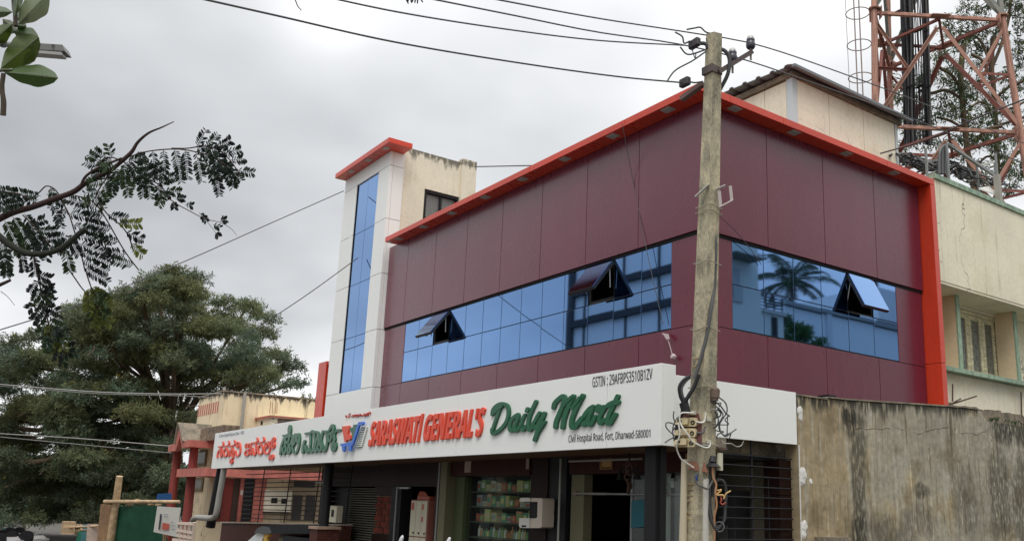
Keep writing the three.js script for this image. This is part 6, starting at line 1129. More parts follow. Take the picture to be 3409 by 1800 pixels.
{
  const q7 = crop(0, 1550, 4.2933), ql = crop(0, 1620, 7.36), gy = -0.75;
  const quadAt = (c, d, pts, t, mat, name, parent) => part(name, wedge(...pts.map(([x, y]) => at(...c(x, y), d)), t, at(1700, 900, 1).sub(EYE).setY(0).normalize()), mat, parent);
  const green = mottle([0.12, 0.32, 0.24], 0.25, 2.5, 1.5, 1.8, 0.6, 0.01), D = 24;
  const st = thing('tarp_stall', 'roadside stall with a green tarpaulin wall and bamboo posts under the big tree', 'stall', at(...q7(1900, 1073), D).setY(gy).toArray());
  const tg = new THREE.PlaneGeometry(1, 1, 24, 10), tp = tg.attributes.position, TL = at(...q7(1640, 580), D), TR = at(...q7(2240, 575), D - 0.6), BL = at(...q7(1560, 1200), D), BR = at(...q7(2440, 1200), D - 0.6);
  for (let i = 0; i < tp.count; i++) { const u = tp.getX(i) + 0.5, v = 0.5 - tp.getY(i), p = TL.clone().lerp(TR, u).lerp(BL.clone().lerp(BR, u), v); p.z += 0.05 * fbm(u * 3, v * 2, 1, 3); p.x += 0.08 * fbm(u * 5, v * 1.2, 4, 3); tp.setXYZ(i, p.x, p.y, p.z); }
  tg.computeVertexNormals(); part('tarpaulin', flat(tg), new THREE.MeshStandardMaterial({ map: green.map, roughness: 0.55, side: THREE.DoubleSide }), st);
  const bam = mottle([0.70, 0.60, 0.47], 0.4, 3, 14, 1, 0.8, 0.002);
  part('post', rod(at(...q7(1560, 1150), D - 0.1), at(...q7(1700, 150), D - 0.1), 0.11, 0.085, 10), bam, st);
  part('plank_wall', wedge(at(...q7(1430, 545), D), at(...q7(1585, 560), D), at(...q7(1560, 1150), D), at(...q7(1370, 1150), D), 0.1, V(0.6, 0, -0.8)), mottle([0.60, 0.48, 0.37], 0.35, 8, 2, 1.3, 0.85, 0.003), st);
  part('ridge_pole', rod(at(...q7(1480, 512), D - 0.15), at(...q7(2560, 515), D - 0.5), 0.05, 0.045, 8), bam, st);
  parts('pole_end', [[1950, 500], [2130, 530], [2240, 540], [1820, 530]].map(([x, y]) => rod(at(...q7(x, y), D - 0.2), at(...q7(x + 30, y + 20), D + 0.8), 0.06)), bam, st);
  part('blue_sheet', wedge(at(...q7(2240, 400), D + 2), at(...q7(2420, 390), D + 2), at(...q7(2420, 505), D + 2), at(...q7(2220, 505), D + 2), 0.05, V(0.6, 0, -0.8)), std(lin(0.02, 0.10, 0.28), 0.6), st);
  const bd = thing('notice_board', 'tilted white painted board with a red picture leaning by the stall', 'board', at(...q7(2400, 1010), 22.6).setY(gy).toArray());
  const B = (pts, t, mat, name) => quadAt(q7, 22.6, pts, t, mat, name, bd);
  B([[2240, 580], [2575, 600], [2510, 1015], [2185, 945]], 0.05, std(lin(0.66, 0.65, 0.60), 0.7), 'board');
  const N = (pts, mat, name) => part(name, wedge(...pts.map(([x, y]) => at(...q7(x, y), 22.57)), 0.01, V(0.6, 0, -0.8)), mat, bd);
  N([[2318, 812], [2410, 830], [2395, 915], [2300, 905]], std(lin(0.55, 0.12, 0.09), 0.7), 'red_picture'); N([[2280, 690], [2300, 690], [2270, 915], [2255, 910]], M.print, 'painted_stroke');
  for (const [x, y, w] of [[2330, 690, 60], [2340, 720, 50], [2430, 850, 60], [2440, 900, 50], [2430, 800, 40]]) N([[x, y], [x + w, y + 4], [x + w, y + 14], [x, y + 10]], M.printGrey, 'painted_stroke');
  part('prop', rod(at(...q7(2350, 900), 22.9), at(...q7(2330, 1250), 23), 0.04), bam, bd);
  const gt = thing('lattice_gate', 'pale lattice gate at the foot of the red columns', 'gate', at(...CH(180, 1300), 20.5).setY(gy).toArray()), gp = std(lin(0.62, 0.50, 0.42), 0.7), G = (x, y) => at(...CH(x, y), 20.5);
  for (const [a, b2, c, d] of [[105, 1205, 245, 1215], [100, 1265, 240, 1290], [95, 1310, 235, 1335], [60, 1350, 240, 1365]]) part('rail', bar(G(a, b2), G(c, d), 0.06, 0.06), gp, gt);
  for (const x of [130, 165, 200, 240]) part('upright', bar(G(x + 8, 1200), G(x - 12, 1420), 0.06, 0.05), gp, gt);
  // cloth bundles and planks left of the stall
  const cl = (name, pts, d, mat, label, cat) => one(name, wedge(...pts.map(([x, y]) => at(...q7(x, y), d)), 0.25, V(0.6, 0, -0.8)), mat, label, cat);
  cl('rolled_sheet', [[1110, 935], [1150, 940], [1120, 1150], [1060, 1150]], 25, std(lin(0.03, 0.22, 0.13), 0.6), 'green rolled sheet standing left of the brown plank wall', 'sheet');
  cl('rolled_sheet', [[1155, 950], [1225, 940], [1215, 1150], [1130, 1150]], 25, std(lin(0.08, 0.24, 0.27), 0.6), 'teal rolled sheet standing left of the brown plank wall', 'sheet');
  cl('sack_cover', [[1240, 830], [1385, 830], [1385, 1150], [1215, 1150]], 24.6, mottle([0.78, 0.70, 0.64], 0.2, 5, 5, 1, 0.9, 0.004), 'pale pink sheet hung on the end of the stall', 'sheet');
  cl('blue_crate', [[1170, 835], [1245, 835], [1245, 910], [1165, 905]], 24.8, std(lin(0.14, 0.26, 0.34), 0.6), 'small blue box on the stall left of the pink sheet', 'box');
  one('stall_rod', [rod(at(...q7(900, 885), 25), at(...q7(1395, 860), 24.5), 0.025), planar(new THREE.BoxGeometry(0.32, 0.34, 0.3).translate(...at(...q7(965, 885), 25).toArray()))], bam, 'thin pole with a white cup at its end left of the stall', 'pole');
  const junk = []; seed = 33; for (let i = 0; i < 9; i++) { const p = at(...q7(rr(1020, 1190), rr(860, 960)), 25.3); junk.push(planar(new THREE.BoxGeometry(rr(0.3, 0.6), 0.07, 0.2).rotateZ(rr(-0.4, 0.4)).translate(p.x, p.y, p.z))); }
  one('timber_heap', junk, bam, 'heap of pale timber scraps on top of the rolled sheets', 'timber').userData.kind = 'stuff';
  // far end of the street: awning stall, yellow van, cars
  const far = thing('awning_stall', 'far market stall with a white awning and blue banner at the left edge', 'stall', at(...ql(250, 1000), 52).setY(-1).toArray());
  const Q = (pts, d, t, mat, name) => part(name, wedge(...pts.map(([x, y]) => at(...ql(x, y), d)), t, V(0.6, 0, -0.8)), mat, far);
  Q([[-60, 790], [480, 830], [500, 935], [-60, 915]], 52, 0.5, std(lin(0.72, 0.70, 0.66), 0.8), 'awning'); Q([[-60, 940], [480, 945], [480, 985], [-60, 980]], 51.8, 0.3, std(lin(0.5, 0.45, 0.42), 0.8), 'valance');
  Q([[40, 1005], [355, 1010], [350, 1110], [40, 1110]], 51.5, 0.1, std(lin(0.06, 0.25, 0.45), 0.6), 'banner'); Q([[360, 1010], [590, 1010], [590, 1120], [360, 1120]], 51.6, 0.1, std(lin(0.5, 0.5, 0.47), 0.7), 'banner'); Q([[-60, 1110], [600, 1120], [600, 1340], [-60, 1340]], 53, 0.3, M.dark, 'back');
  for (const x of [10, 300, 590]) part('post', rod(at(...ql(x, 940), 51.7), at(...ql(x, 1400), 51.7), 0.06), M.steel, far);
  const car = (name, label, x0, x1, yt, yb2, d, col, cab) => {
    const L = at(...ql(x0, yb2), d), R2 = at(...ql(x1, yb2), d), len = L.distanceTo(R2), hgt = (yb2 - yt) / 7.36 * d / 3004, o = thing(name, label, name.split('_').pop(), L.clone().lerp(R2, 0.5).toArray());
    const ux = R2.clone().sub(L).normalize(), mt = new THREE.Matrix4().makeBasis(ux, V(0, 1, 0), ux.clone().cross(V(0, 1, 0))).setPosition(L), paint = new THREE.MeshPhysicalMaterial({ color: col, roughness: 0.3, clearcoat: 0.6 });
    const sidePts = cab ? [[0, 0.2], [1, 0.2], [1, 0.95], [0.85, 1], [0.12, 1], [0.02, 0.6]] : [[0, 0.22], [1, 0.22], [1, 0.55], [0.86, 0.62], [0.72, 1], [0.34, 1], [0.2, 0.62], [0.02, 0.55]];
    part('body', plate(sidePts.map(([x, y]) => [x * len, y * hgt]), 1.6, mt), paint, o);
    part('side_glass', plate((cab ? [[0.12, 0.62], [0.9, 0.62], [0.88, 0.9], [0.15, 0.9]] : [[0.24, 0.62], [0.8, 0.62], [0.7, 0.92], [0.36, 0.92]]).map(([x, y]) => [x * len, y * hgt]), 0.02, mt.clone().multiply(new THREE.Matrix4().makeTranslation(0, 0, 1.601))), std(lin(0.03, 0.035, 0.04), 0.1), o);
    for (const u of [0.18, 0.82]) part('wheel', new THREE.CylinderGeometry(0.3, 0.3, 0.2, 16).rotateX(Math.PI / 2).translate(u * len, 0.24, 1.52).applyMatrix4(mt), M.black, o);
  };
  car('yellow_van', 'yellow van parked in front of the far awning stall', 130, 590, 1135, 1290, 46, lin(0.62, 0.36, 0.06), true);
  car('white_car', 'pale car right of the yellow van at the far left', 560, 900, 1105, 1215, 50, lin(0.55, 0.53, 0.50), false);
  car('white_car', 'white car nearest the big tree at the lower left', 640, 1180, 1190, 1345, 42, lin(0.62, 0.60, 0.57), false);
  car('white_car', 'grey white car at the bottom left corner of the photo', -40, 560, 1230, 1420, 40, lin(0.56, 0.53, 0.52), false);
}

// ---------------------------------------------------------------- foreground branch, broad leaves and street lamp
{
  seed = 5150;
  const K1 = crop(0, 0, 1.5106), D = 3.3, P1 = (x, y, o = 0) => at(...K1(x, y), D + o);
  const br = thing('feathery_branch', 'near branch with small feathery leaflets reaching in from the left edge', 'branch', P1(0, 1090).toArray());
  const bark = mottle([0.26, 0.19, 0.18], 0.5, 30, 30, 0.5, 0.9, 0.002), green = mottle([0.16, 0.17, 0.13], 0.5, 30, 30, 0.5, 0.85, 0.002);
  const lm = [leafMat(lin(0.020, 0.036, 0.022), 0.15), leafMat(lin(0.034, 0.058, 0.022), 0.2), leafMat(lin(0.13, 0.15, 0.03), 0.35), leafMat(lin(0.016, 0.024, 0.02), 0.12)];
  const taper = (pts, r0, r1, mat, name, parent) => { const c = new THREE.CatmullRomCurve3(pts, false, 'centripetal'), n = pts.length * 5, list = []; for (let i = 0; i < n; i++) list.push(rod(c.getPoint(i / n), c.getPoint(Math.min(1, (i + 1.08) / n)), mix(r0, r1, i / n), mix(r0, r1, (i + 1) / n), 8)); return part(name, list, mat, parent); };
  const line = (l, o = 0) => l.map(([x, y, d]) => P1(x, y, (d || 0) + o));
  taper(line([[-60, 1125], [0, 1095], [60, 1068], [160, 1040], [270, 1000], [370, 962], [420, 925], [480, 895], [560, 850], [610, 810]]), 0.0135, 0.007, bark, 'bough', br);
  taper(line([[610, 810], [660, 762], [690, 715], [745, 668], [810, 640], [872, 611]]), 0.008, 0.0015, bark, 'twig', br);
  taper(line([[400, 940], [425, 890], [480, 850], [560, 815], [610, 795]], -0.02), 0.005, 0.004, bark, 'twig', br);
  taper(line([[-40, 1160], [0, 1195], [60, 1240], [130, 1272], [210, 1275], [290, 1255], [350, 1215], [400, 1170], [430, 1150]], -0.05), 0.0125, 0.009, green, 'bough', br);
  function pinna(x, y, dx, dy, L, parent, mi, lw = 9, ll = 27, o = 0, curve = 0.2) {      // one feather: a thin stalk with paired leaflets
    const list = [], n = Math.max(5, Math.round(L / 10.5)), a0 = Math.atan2(dy, dx); let px = x, py = y; const stalk = [P1(x, y, o)];
    for (let i = 0; i < n; i++) {
      const u = i / n, a = a0 + curve * u + rr(-0.04, 0.04); px += Math.cos(a) * L / n; py += Math.sin(a) * L / n; stalk.push(P1(px, py, o));
      const sz = (u < 0.15 ? 0.75 : u > 0.85 ? 0.7 : 1) * rr(0.85, 1.12);
      for (const s of [-1, 1]) {
        if (rnd() < 0.06) continue;
        const b = a + s * (1.05 + rr(-0.14, 0.14)), l = ll * 1.34 * sz, w = lw * 1.3 * sz * rr(0.5, 1.05), cx = Math.cos(b), cy = Math.sin(b), tilt = rr(-0.012, 0.012);
        const pt = (t, k) => P1(px + cx * l * t - cy * w * k, py + cy * l * t + cx * w * k, o + tilt * t * 2 + Math.abs(k) * 0.003);
        const ring = [pt(0.04, 0), pt(0.25, 0.42), pt(0.62, 0.5), pt(0.9, 0.34), pt(1, 0), pt(0.9, -0.34), pt(0.62, -0.5), pt(0.25, -0.42)], v = [];
        for (let k = 1; k < 7; k++) for (const q of [ring[0], ring[k], ring[k + 1]]) v.push(q.x, q.y, q.z);
        const g = new THREE.BufferGeometry(); g.setAttribute('position', new THREE.Float32BufferAttribute(v, 3)); g.computeVertexNormals(); list.push(g);
      }
    }
    list.push(tube(stalk, 0.0011, stalk.length * 2, 4));
    return part('pinna', list, lm[mi], parent);
  }
  function frond(pts, n, len, side, mi, o = 0, opt = {}) {                                  // rachis with feathers on one or both sides
    const f = sub('frond', br), c = new THREE.CatmullRomCurve3(pts.map(([x, y]) => V(x, y, 0)), false, 'centripetal');
    part('rachis', tube(pts.map(([x, y]) => P1(x, y, o)), opt.r || 0.0024, pts.length * 6, 5), opt.mat || bark, f);
    for (let i = 0; i < n; i++) {
      const u = mix(opt.from ?? 0.12, 1, (i + 0.5) / n), p = c.getPoint(u), t = c.getTangent(u), a = Math.atan2(t.y, t.x), L = len * (1 - 0.4 * Math.abs(u - 0.45)) * rr(0.85, 1.15);
      for (const s of side) { const b = opt.dir !== undefined ? opt.dir + rr(-0.15, 0.15) + (opt.fan || 0) * (u - 0.5) : a + s * (opt.spread || 0.95) + rr(-0.1, 0.1); pinna(p.x, p.y, Math.cos(b), Math.sin(b), L, f, Array.isArray(mi) ? mi[i % mi.length] : mi, opt.lw, opt.ll, o + rr(-0.03, 0.03), opt.curve ?? 0.15 * s); }
    }
    return f;
  }
  frond([[640, 790], [720, 765], [810, 752], [900, 750], [990, 765], [1070, 790], [1130, 830]], 9, 150, [1], [0, 3, 0], 0, { dir: 1.35, fan: -0.5, from: 0.1, lw: 10, ll: 26 });
  frond([[860, 745], [940, 745], [1020, 735], [1090, 750], [1150, 800], [1205, 880]], 6, 90, [-1, 1], [3, 0], 0.02, { spread: 0.8, from: 0.25, lw: 10, ll: 24 });
  pinna(1060, 800, 0.35, 1, 185, br, 3, 11, 25, 0, 0.25); pinna(1100, 800, 0.85, 0.75, 150, br, 0, 11, 26, 0.02, 0.1); pinna(1000, 740, 1, 0.1, 150, br, 3, 11, 24, 0.03, 0.25);
  frond([[600, 800], [640, 830], [690, 870], [740, 900], [800, 930], [840, 980]], 6, 105, [-1, 1], [0, 1], 0.02, { spread: 0.9, from: 0.05, lw: 10, ll: 24 });
  frond([[600, 805], [570, 850], [530, 900], [490, 960], [475, 1000]], 5, 90, [-1, 1], [1, 0], -0.02, { spread: 0.8, from: 0.1, lw: 10, ll: 24 });
  frond([[590, 800], [550, 790], [510, 810], [470, 840]], 4, 70, [-1, 1], [1, 0], 0.02, { spread: 0.9, lw: 10, ll: 24 });
  pinna(610, 830, 0.25, 0.8, 160, br, 1, 11, 28, -0.03); pinna(640, 820, 0.65, 0.7, 150, br, 0, 11, 27, -0.02); pinna(580, 850, -0.1, 1, 130, br, 0, 10, 26, 0.01);
  taper(line([[490, 903], [560, 893], [660, 892], [740, 908], [800, 955], [870, 1015], [950, 1060], [1030, 1100], [1110, 1120], [1160, 1150], [1190, 1185]]), 0.003, 0.0006, bark, 'twig', br);
  taper(line([[1030, 1102], [1060, 1140], [1090, 1180]]), 0.001, 0.0006, bark, 'twig', br);
  [[820, 965, 0.9, 0.4, 40], [880, 1000, 0.8, -0.1, 40], [930, 1030, 1, 0, 30], [1000, 1070, 0.6, 0.6, 50], [1105, 1112, 0.8, -0.3, 28], [1070, 1130, 0.6, 0.2, 32], [1080, 1172, 0.5, 0.4, 22], [870, 1010, 0.2, 1, 36]].forEach((a) => pinna(a[0], a[1], a[2], a[3], a[4], br, 3, 11, 18, 0));
  // lower fronds: long arching stalks with level feathers
  frond([[380, 985], [440, 1000], [490, 1040], [530, 1100], [570, 1170], [610, 1240], [650, 1300], [695, 1358]], 6, 150, [1], [3, 0], 0, { dir: 3.35, fan: -0.3, from: 0.2, lw: 9, ll: 26, curve: 0.1 });
  frond([[300, 1000], [340, 1070], [370, 1160], [390, 1230], [410, 1300], [425, 1365]], 7, 190, [1], [3, 0, 3], 0.04, { dir: 0.28, fan: 0.25, from: 0.15, lw: 9, ll: 27, curve: 0.05 });
  frond([[495, 1020], [540, 1080], [600, 1130], [640, 1180], [665, 1250]], 4, 100, [-1], [3, 2], -0.03, { spread: 0.5, lw: 11, ll: 26 });
  frond([[60, 1060], [130, 1010], [190, 970], [230, 935], [270, 950], [310, 1010], [340, 1080]], 3, 80, [1], 0, 0.03, { from: 0.5, lw: 9, ll: 24 });
  frond([[150, 1000], [90, 975], [20, 965], [-40, 960]], 3, 90, [-1], [0, 3], -0.03, { from: 0.2, spread: 0.5, lw: 11, ll: 24 });
  pinna(200, 985, -1, -0.1, 220, br, 0, 12, 26, 0, 0.05); pinna(190, 1005, -1, 0.15, 210, br, 3, 12, 25, 0.02, 0.05); pinna(230, 975, 0.8, 0.35, 100, br, 0, 11, 24, 0.03, 0.3); pinna(120, 1010, -0.9, 0.35, 130, br, 0, 11, 25, -0.02);
  pinna(260, 1030, 0.45, 0.9, 120, br, 3, 10, 24, 0); pinna(120, 1075, 0.5, 0.85, 200, br, 0, 13, 30, 0.03, 0.1); pinna(60, 1090, 0.55, 0.8, 210, br, 1, 14, 32, 0.02, 0.1); pinna(20, 1110, 0.5, 0.9, 190, br, 1, 13, 30, 0.05, 0.1);
  frond([[110, 1080], [170, 1140], [220, 1200], [260, 1250]], 4, 90, [-1, 1], [3, 0], -0.02, { lw: 11, ll: 26, spread: 0.9 });
  pinna(0, 1210, 0.25, 1, 170, br, 0, 13, 30, 0); pinna(30, 1240, 0.1, 1, 150, br, 1, 13, 28, 0.02); pinna(100, 1265, 0.3, 1, 100, br, 3, 12, 22, 0); pinna(160, 1275, 0.2, 1, 110, br, 3, 12, 26, 0.02);
  pinna(330, 1180, 0.6, 0.8, 120, br, 3, 11, 26, 0); pinna(320, 1250, 0.3, 0.9, 120, br, 1, 12, 28, 0.02); pinna(360, 1180, -0.6, 0.75, 110, br, 3, 12, 28, 0.03);
  // hanging spray low on the left
  const K9 = crop(0, 900, 3.886), hang = (x, y) => { const p = K9(x, y); return [p[0] * 1.5106, p[1] * 1.5106]; };
  frond([hang(420, -300), hang(450, -80), hang(490, 120), hang(540, 330), hang(590, 560), hang(640, 760), hang(720, 920), hang(850, 1080)], 11, 74, [-1, 1], [3, 0, 1], 0.02, { spread: 0.7, from: 0.25, lw: 12, ll: 24, r: 0.0026 });
  frond([hang(860, -40), hang(960, 100), hang(1060, 240), hang(1150, 330), hang(1250, 470), hang(1290, 600)], 5, 84, [-1, 1], [2, 1], 0.05, { spread: 0.55, from: 0.45, lw: 11, ll: 28 });
  frond([hang(1090, -30), hang(1140, 130), hang(1200, 280), hang(1280, 380)], 3, 60, [1, -1], [2, 1], 0.06, { spread: 0.5, from: 0.4, lw: 11, ll: 26 });
  [[560, 720, 0.75, 0.8, 150, 2], [640, 800, 0.75, 0.75, 170, 2], [560, 800, 0.3, 1, 130, 1], [680, 850, 0.3, 1, 110, 2], [520, 420, 0.85, 0.4, 70, 3], [540, 280, 0.8, 0.6, 90, 3], [560, 180, 0.7, 0.7, 80, 3], [470, 60, 0.9, 0.2, 90, 3], [440, 420, -0.5, 0.6, 60, 3], [470, 540, -0.3, 1, 60, 3]].forEach(([x, y, dx, dy, L, m]) => { const h = hang(x, y); pinna(h[0], h[1], dx, dy, L * 0.7, br, m, 12, 26, 0.01); });
  taper([at(...K9(-20, 190), D), at(...K9(60, 155), D), at(...K9(125, 125), D)], 0.007, 0.005, bark, 'twig', br);
  taper([at(...K9(0, 270), D), at(...K9(90, 340), D), at(...K9(180, 450), D)], 0.0012, 0.0008, bark, 'twig', br);

  // broad almond leaves at the top left corner
  const D2 = 2.5, tw = thing('almond_twig', 'near twig with broad glossy oval leaves in the top left corner', 'branch', at(...K1(0, 200), D2).toArray());
  const glossy = (c, tr) => new THREE.MeshPhysicalMaterial({ color: c, roughness: 0.42, transmission: tr, thickness: 0, side: THREE.DoubleSide, specularIntensity: 0.7, bumpMap: texture(256, 256, (u, v) => { const vein = Math.abs(((u * 14 + Math.abs(v - 0.5) * 7) % 1) - 0.5), n = 0.5 + 0.4 * sstep(0.06, 0, vein) + 0.2 * fbm(u * 30, v * 30, 1, 3); return [n, n, n]; }, 1, 1, false), bumpScale: 0.0012 });
  const gA = glossy(lin(0.085, 0.125, 0.018), 0.45), gB = glossy(lin(0.055, 0.100, 0.020), 0.4), gC = glossy(lin(0.16, 0.19, 0.10), 0.3), gD = glossy(lin(0.024, 0.060, 0.024), 0.3);
  function leaf(x0, y0, x1, y1, w, mat, o, fold = 0.035, bend = 0.03, tip = 0.62) {        // midrib from base to tip in crop pixels, half width w
    const nu = 14, nv = 8, pos = [], uv = [], idx = [], L = Math.hypot(x1 - x0, y1 - y0), ax = (x1 - x0) / L, ay = (y1 - y0) / L;
    for (let i = 0; i <= nu; i++) for (let j = 0; j <= nv; j++) {
      const u = i / nu, v = j / nv * 2 - 1, k = Math.pow(Math.sin(Math.PI * Math.pow(Math.max(0.0001, u), tip > 0.5 ? 1.35 : 0.8)), 0.62) * (u < 0.04 ? 0.25 : 1), wave = 1 + 0.05 * Math.sin(u * 17 + v * 3);
      const px = x0 + ax * L * u - ay * v * w * 1.2 * k * wave, py = y0 + ay * L * u + ax * v * w * 1.2 * k * wave, p = at(...K1(px, py), D2 + o + fold * Math.abs(v) * k + bend * u * u);
      pos.push(p.x, p.y, p.z); uv.push(u, j / nv);
    }
    for (let i = 0; i < nu; i++) for (let j = 0; j < nv; j++) { const a = i * (nv + 1) + j, b = a + nv + 1; idx.push(a, b, a + 1, a + 1, b, b + 1); }
    const g = new THREE.BufferGeometry(); g.setAttribute('position', new THREE.Float32BufferAttribute(pos, 3)); g.setAttribute('uv', new THREE.Float32BufferAttribute(uv, 2)); g.setIndex(idx); g.computeVertexNormals();
    const m = part('leaf', g, mat, tw);
    const rib = []; for (let i = 0; i <= 6; i++) { const u = i / 6 * 0.97, p = at(...K1(x0 + ax * L * u, y0 + ay * L * u), D2 + o + bend * u * u - 0.003); rib.push(p); }
    part('midrib', tube(rib, 0.0014, 18, 5), gC, m);
  }
  leaf(15, 362, 290, 392, 46, gB, 0.0); leaf(0, 345, 192, 185, 62, gA, 0.01); leaf(88, 122, 235, -30, 55, gC, 0.03, 0.02); leaf(70, 85, 90, -50, 24, gB, 0.02); leaf(60, 60, -60, 60, 26, gB, 0.04); leaf(75, 130, 130, 130, 20, gB, 0.05);
  leaf(60, 120, -40, 210, 38, gA, -0.01); leaf(10, 95, 75, 165, 26, gC, 0.05); leaf(110, 330, 172, 262, 24, gC, 0.07); leaf(60, 150, 190, 200, 36, gB, 0.06); leaf(-10, 230, 30, 210, 20, gD, 0.03); leaf(75, 100, 140, 60, 30, gD, 0.08);
  taper([at(...K1(14, 368), D2), at(...K1(6, 440), D2), at(...K1(14, 510), D2), at(...K1(12, 580), D2)], 0.0058, 0.0075, mottle([0.34, 0.30, 0.26], 0.5, 30, 30, 0.5, 0.9, 0.001), 'twig', tw);
  taper([at(...K1(-20, 355), D2 + 0.01), at(...K1(20, 352), D2), at(...K1(60, 350), D2 + 0.01)], 0.0055, 0.003, gC, 'twig', tw);
  taper([at(...K1(75, 130), D2 + 0.04), at(...K1(72, 60), D2 + 0.05), at(...K1(60, -30), D2 + 0.06)], 0.006, 0.005, mottle([0.34, 0.30, 0.26], 0.5, 30, 30, 0.5, 0.9, 0.001), 'twig', tw);
  // hanging scrap of foliage at the top edge
  const sc = thing('twig_tip', 'tiny dark twig tip hanging in at the top edge of the sky', 'branch', at(1375, 5, 6).toArray());
  for (let i = 0; i < 7; i++) { const a = at(1350 + i * 8, -6, 6), b = at(1352 + i * 8 + rr(-8, 8), 8 + rr(-3, 6), 6); part('leaflet', rod(a, b, 0.006, 0.004, 5), lm[3], sc); }
  one('vine_tip', tube([at(980, -6, 6), at(985, 8, 6), at(990, 20, 6), at(1002, 34, 6)], 0.004, 12, 4), bark, 'thin hanging tendril at the top edge of the sky', 'twig');
  // street lamp behind the leaves
  const Dl = 11, lp = thing('street_lamp', 'grey street lamp head sticking out behind the broad leaves', 'street lamp', at(...K1(180, 240), Dl).toArray()), Q = (x, y) => at(...K1(x, y), Dl), gl = std(lin(0.22, 0.22, 0.21), 0.6);
  const lx = (pts, t, name, mat) => part(name, wedge(...pts.map(([x, y]) => Q(x, y)), t, at(1700, 900, 1).sub(EYE).setY(0).normalize()), mat, lp);
  lx([[150, 214], [310, 224], [323, 256], [150, 246]], 0.18, 'housing', gl); lx([[150, 249], [306, 261], [308, 276], [150, 263]], 0.12, 'lens', M.lens); lx([[256, 222], [272, 223], [272, 252], [256, 250]], 0.19, 'band', M.black);
  part('arm', rod(Q(160, 232), Q(-260, 200), 0.035), gl, lp); part('pole', rod(Q(-260, 190), Q(-260, 190).setY(-0.6), 0.06, 0.07), gl, lp);
}

// ---------------------------------------------------------------- the far side of both streets, mirrored in the windows
const C7 = crop(2350, 700, 2.0925);
const refZ = (px, py, z) => { const p = onZ(px, py, 0), d = ray(px, py); return p.addScaledVector(V(d.x, d.y, -d.z), z / -d.z); };
const refX = (px, py, x) => { const p = onX(px, py, 0), d = ray(px, py); return p.addScaledVector(V(-d.x, d.y, d.z), x / -d.x); };
{
  const C4 = crop(1250, 750, 2.2664), Z = 15, paleWall = std(lin(0.80, 0.82, 0.83), 0.6), bandM = std(lin(0.03, 0.03, 0.035), 0.7);
  const o = thing('opposite_office', 'pale office block with dark bands mirrored in the front windows', 'building', [-14, -0.3, Z + 4]);
  const xa = refZ(...C4(1465, 640), Z).x, xb = refZ(...C4(1505, 640), Z).x, x1 = -4.5, yt = 12.6;
  part('wall', bx(xb, x1, -0.6, yt, Z, Z + 8), paleWall, o); part('corner_pillar', bx(xa, xb - 0.003, -0.6, yt, Z - 0.15, Z + 8), bandM, o);
  for (const [x, y] of [[2120, 348], [2120, 600]]) { const p = refZ(...C4(x, y), Z); part('floor_band', bx(xb, x1, p.y - 0.16, p.y + 0.12, Z - 0.2, Z - 0.003), bandM, o); }
  part('floor_band', bx(xb, x1, 2.8, 3.6, Z - 0.2, Z - 0.003), bandM, o);
  for (const x of [1590, 1890, 2150]) { const p = refZ(...C4(x, 420), Z); part('glazing_bar', bx(p.x - 0.05, p.x + 0.05, 0.3, yt, Z - 0.06, Z - 0.004), bandM, o); }
  // low shops and trees along the far kerb
  const g = 'low shops on the far side of the road';
  const tones = [[0.30, 0.27, 0.22], [0.24, 0.26, 0.25], [0.34, 0.28, 0.22], [0.22, 0.20, 0.18], [0.28, 0.28, 0.26]];
  for (let i = 0; i < 6; i++) {
    const x0 = -46 + i * 8.1 + (i > 2 ? 26 : 0), h = 3.6 + 0.5 * (i % 3), s = thing('opposite_shop', 'low shop with a dark shutter on the far side of the road, outside the photo', 'shop', [x0 + 4, -0.4, Z + 3], g);
    part('wall', bx(x0, x0 + 7.6, -0.9, h, Z + 0.5, Z + 6), std(lin(...tones[i % 5]), 0.9), s); part('shutter', bx(x0 + 0.8, x0 + 6.6, -0.9, h - 1.2, Z + 0.42, Z + 0.497), std(lin(0.05, 0.05, 0.05), 0.6), s); part('awning', bx(x0 + 0.3, x0 + 7.2, h - 1.0, h - 0.85, Z - 1.2, Z + 0.49), std(lin(0.10, 0.10, 0.09), 0.8), s);
  }
}
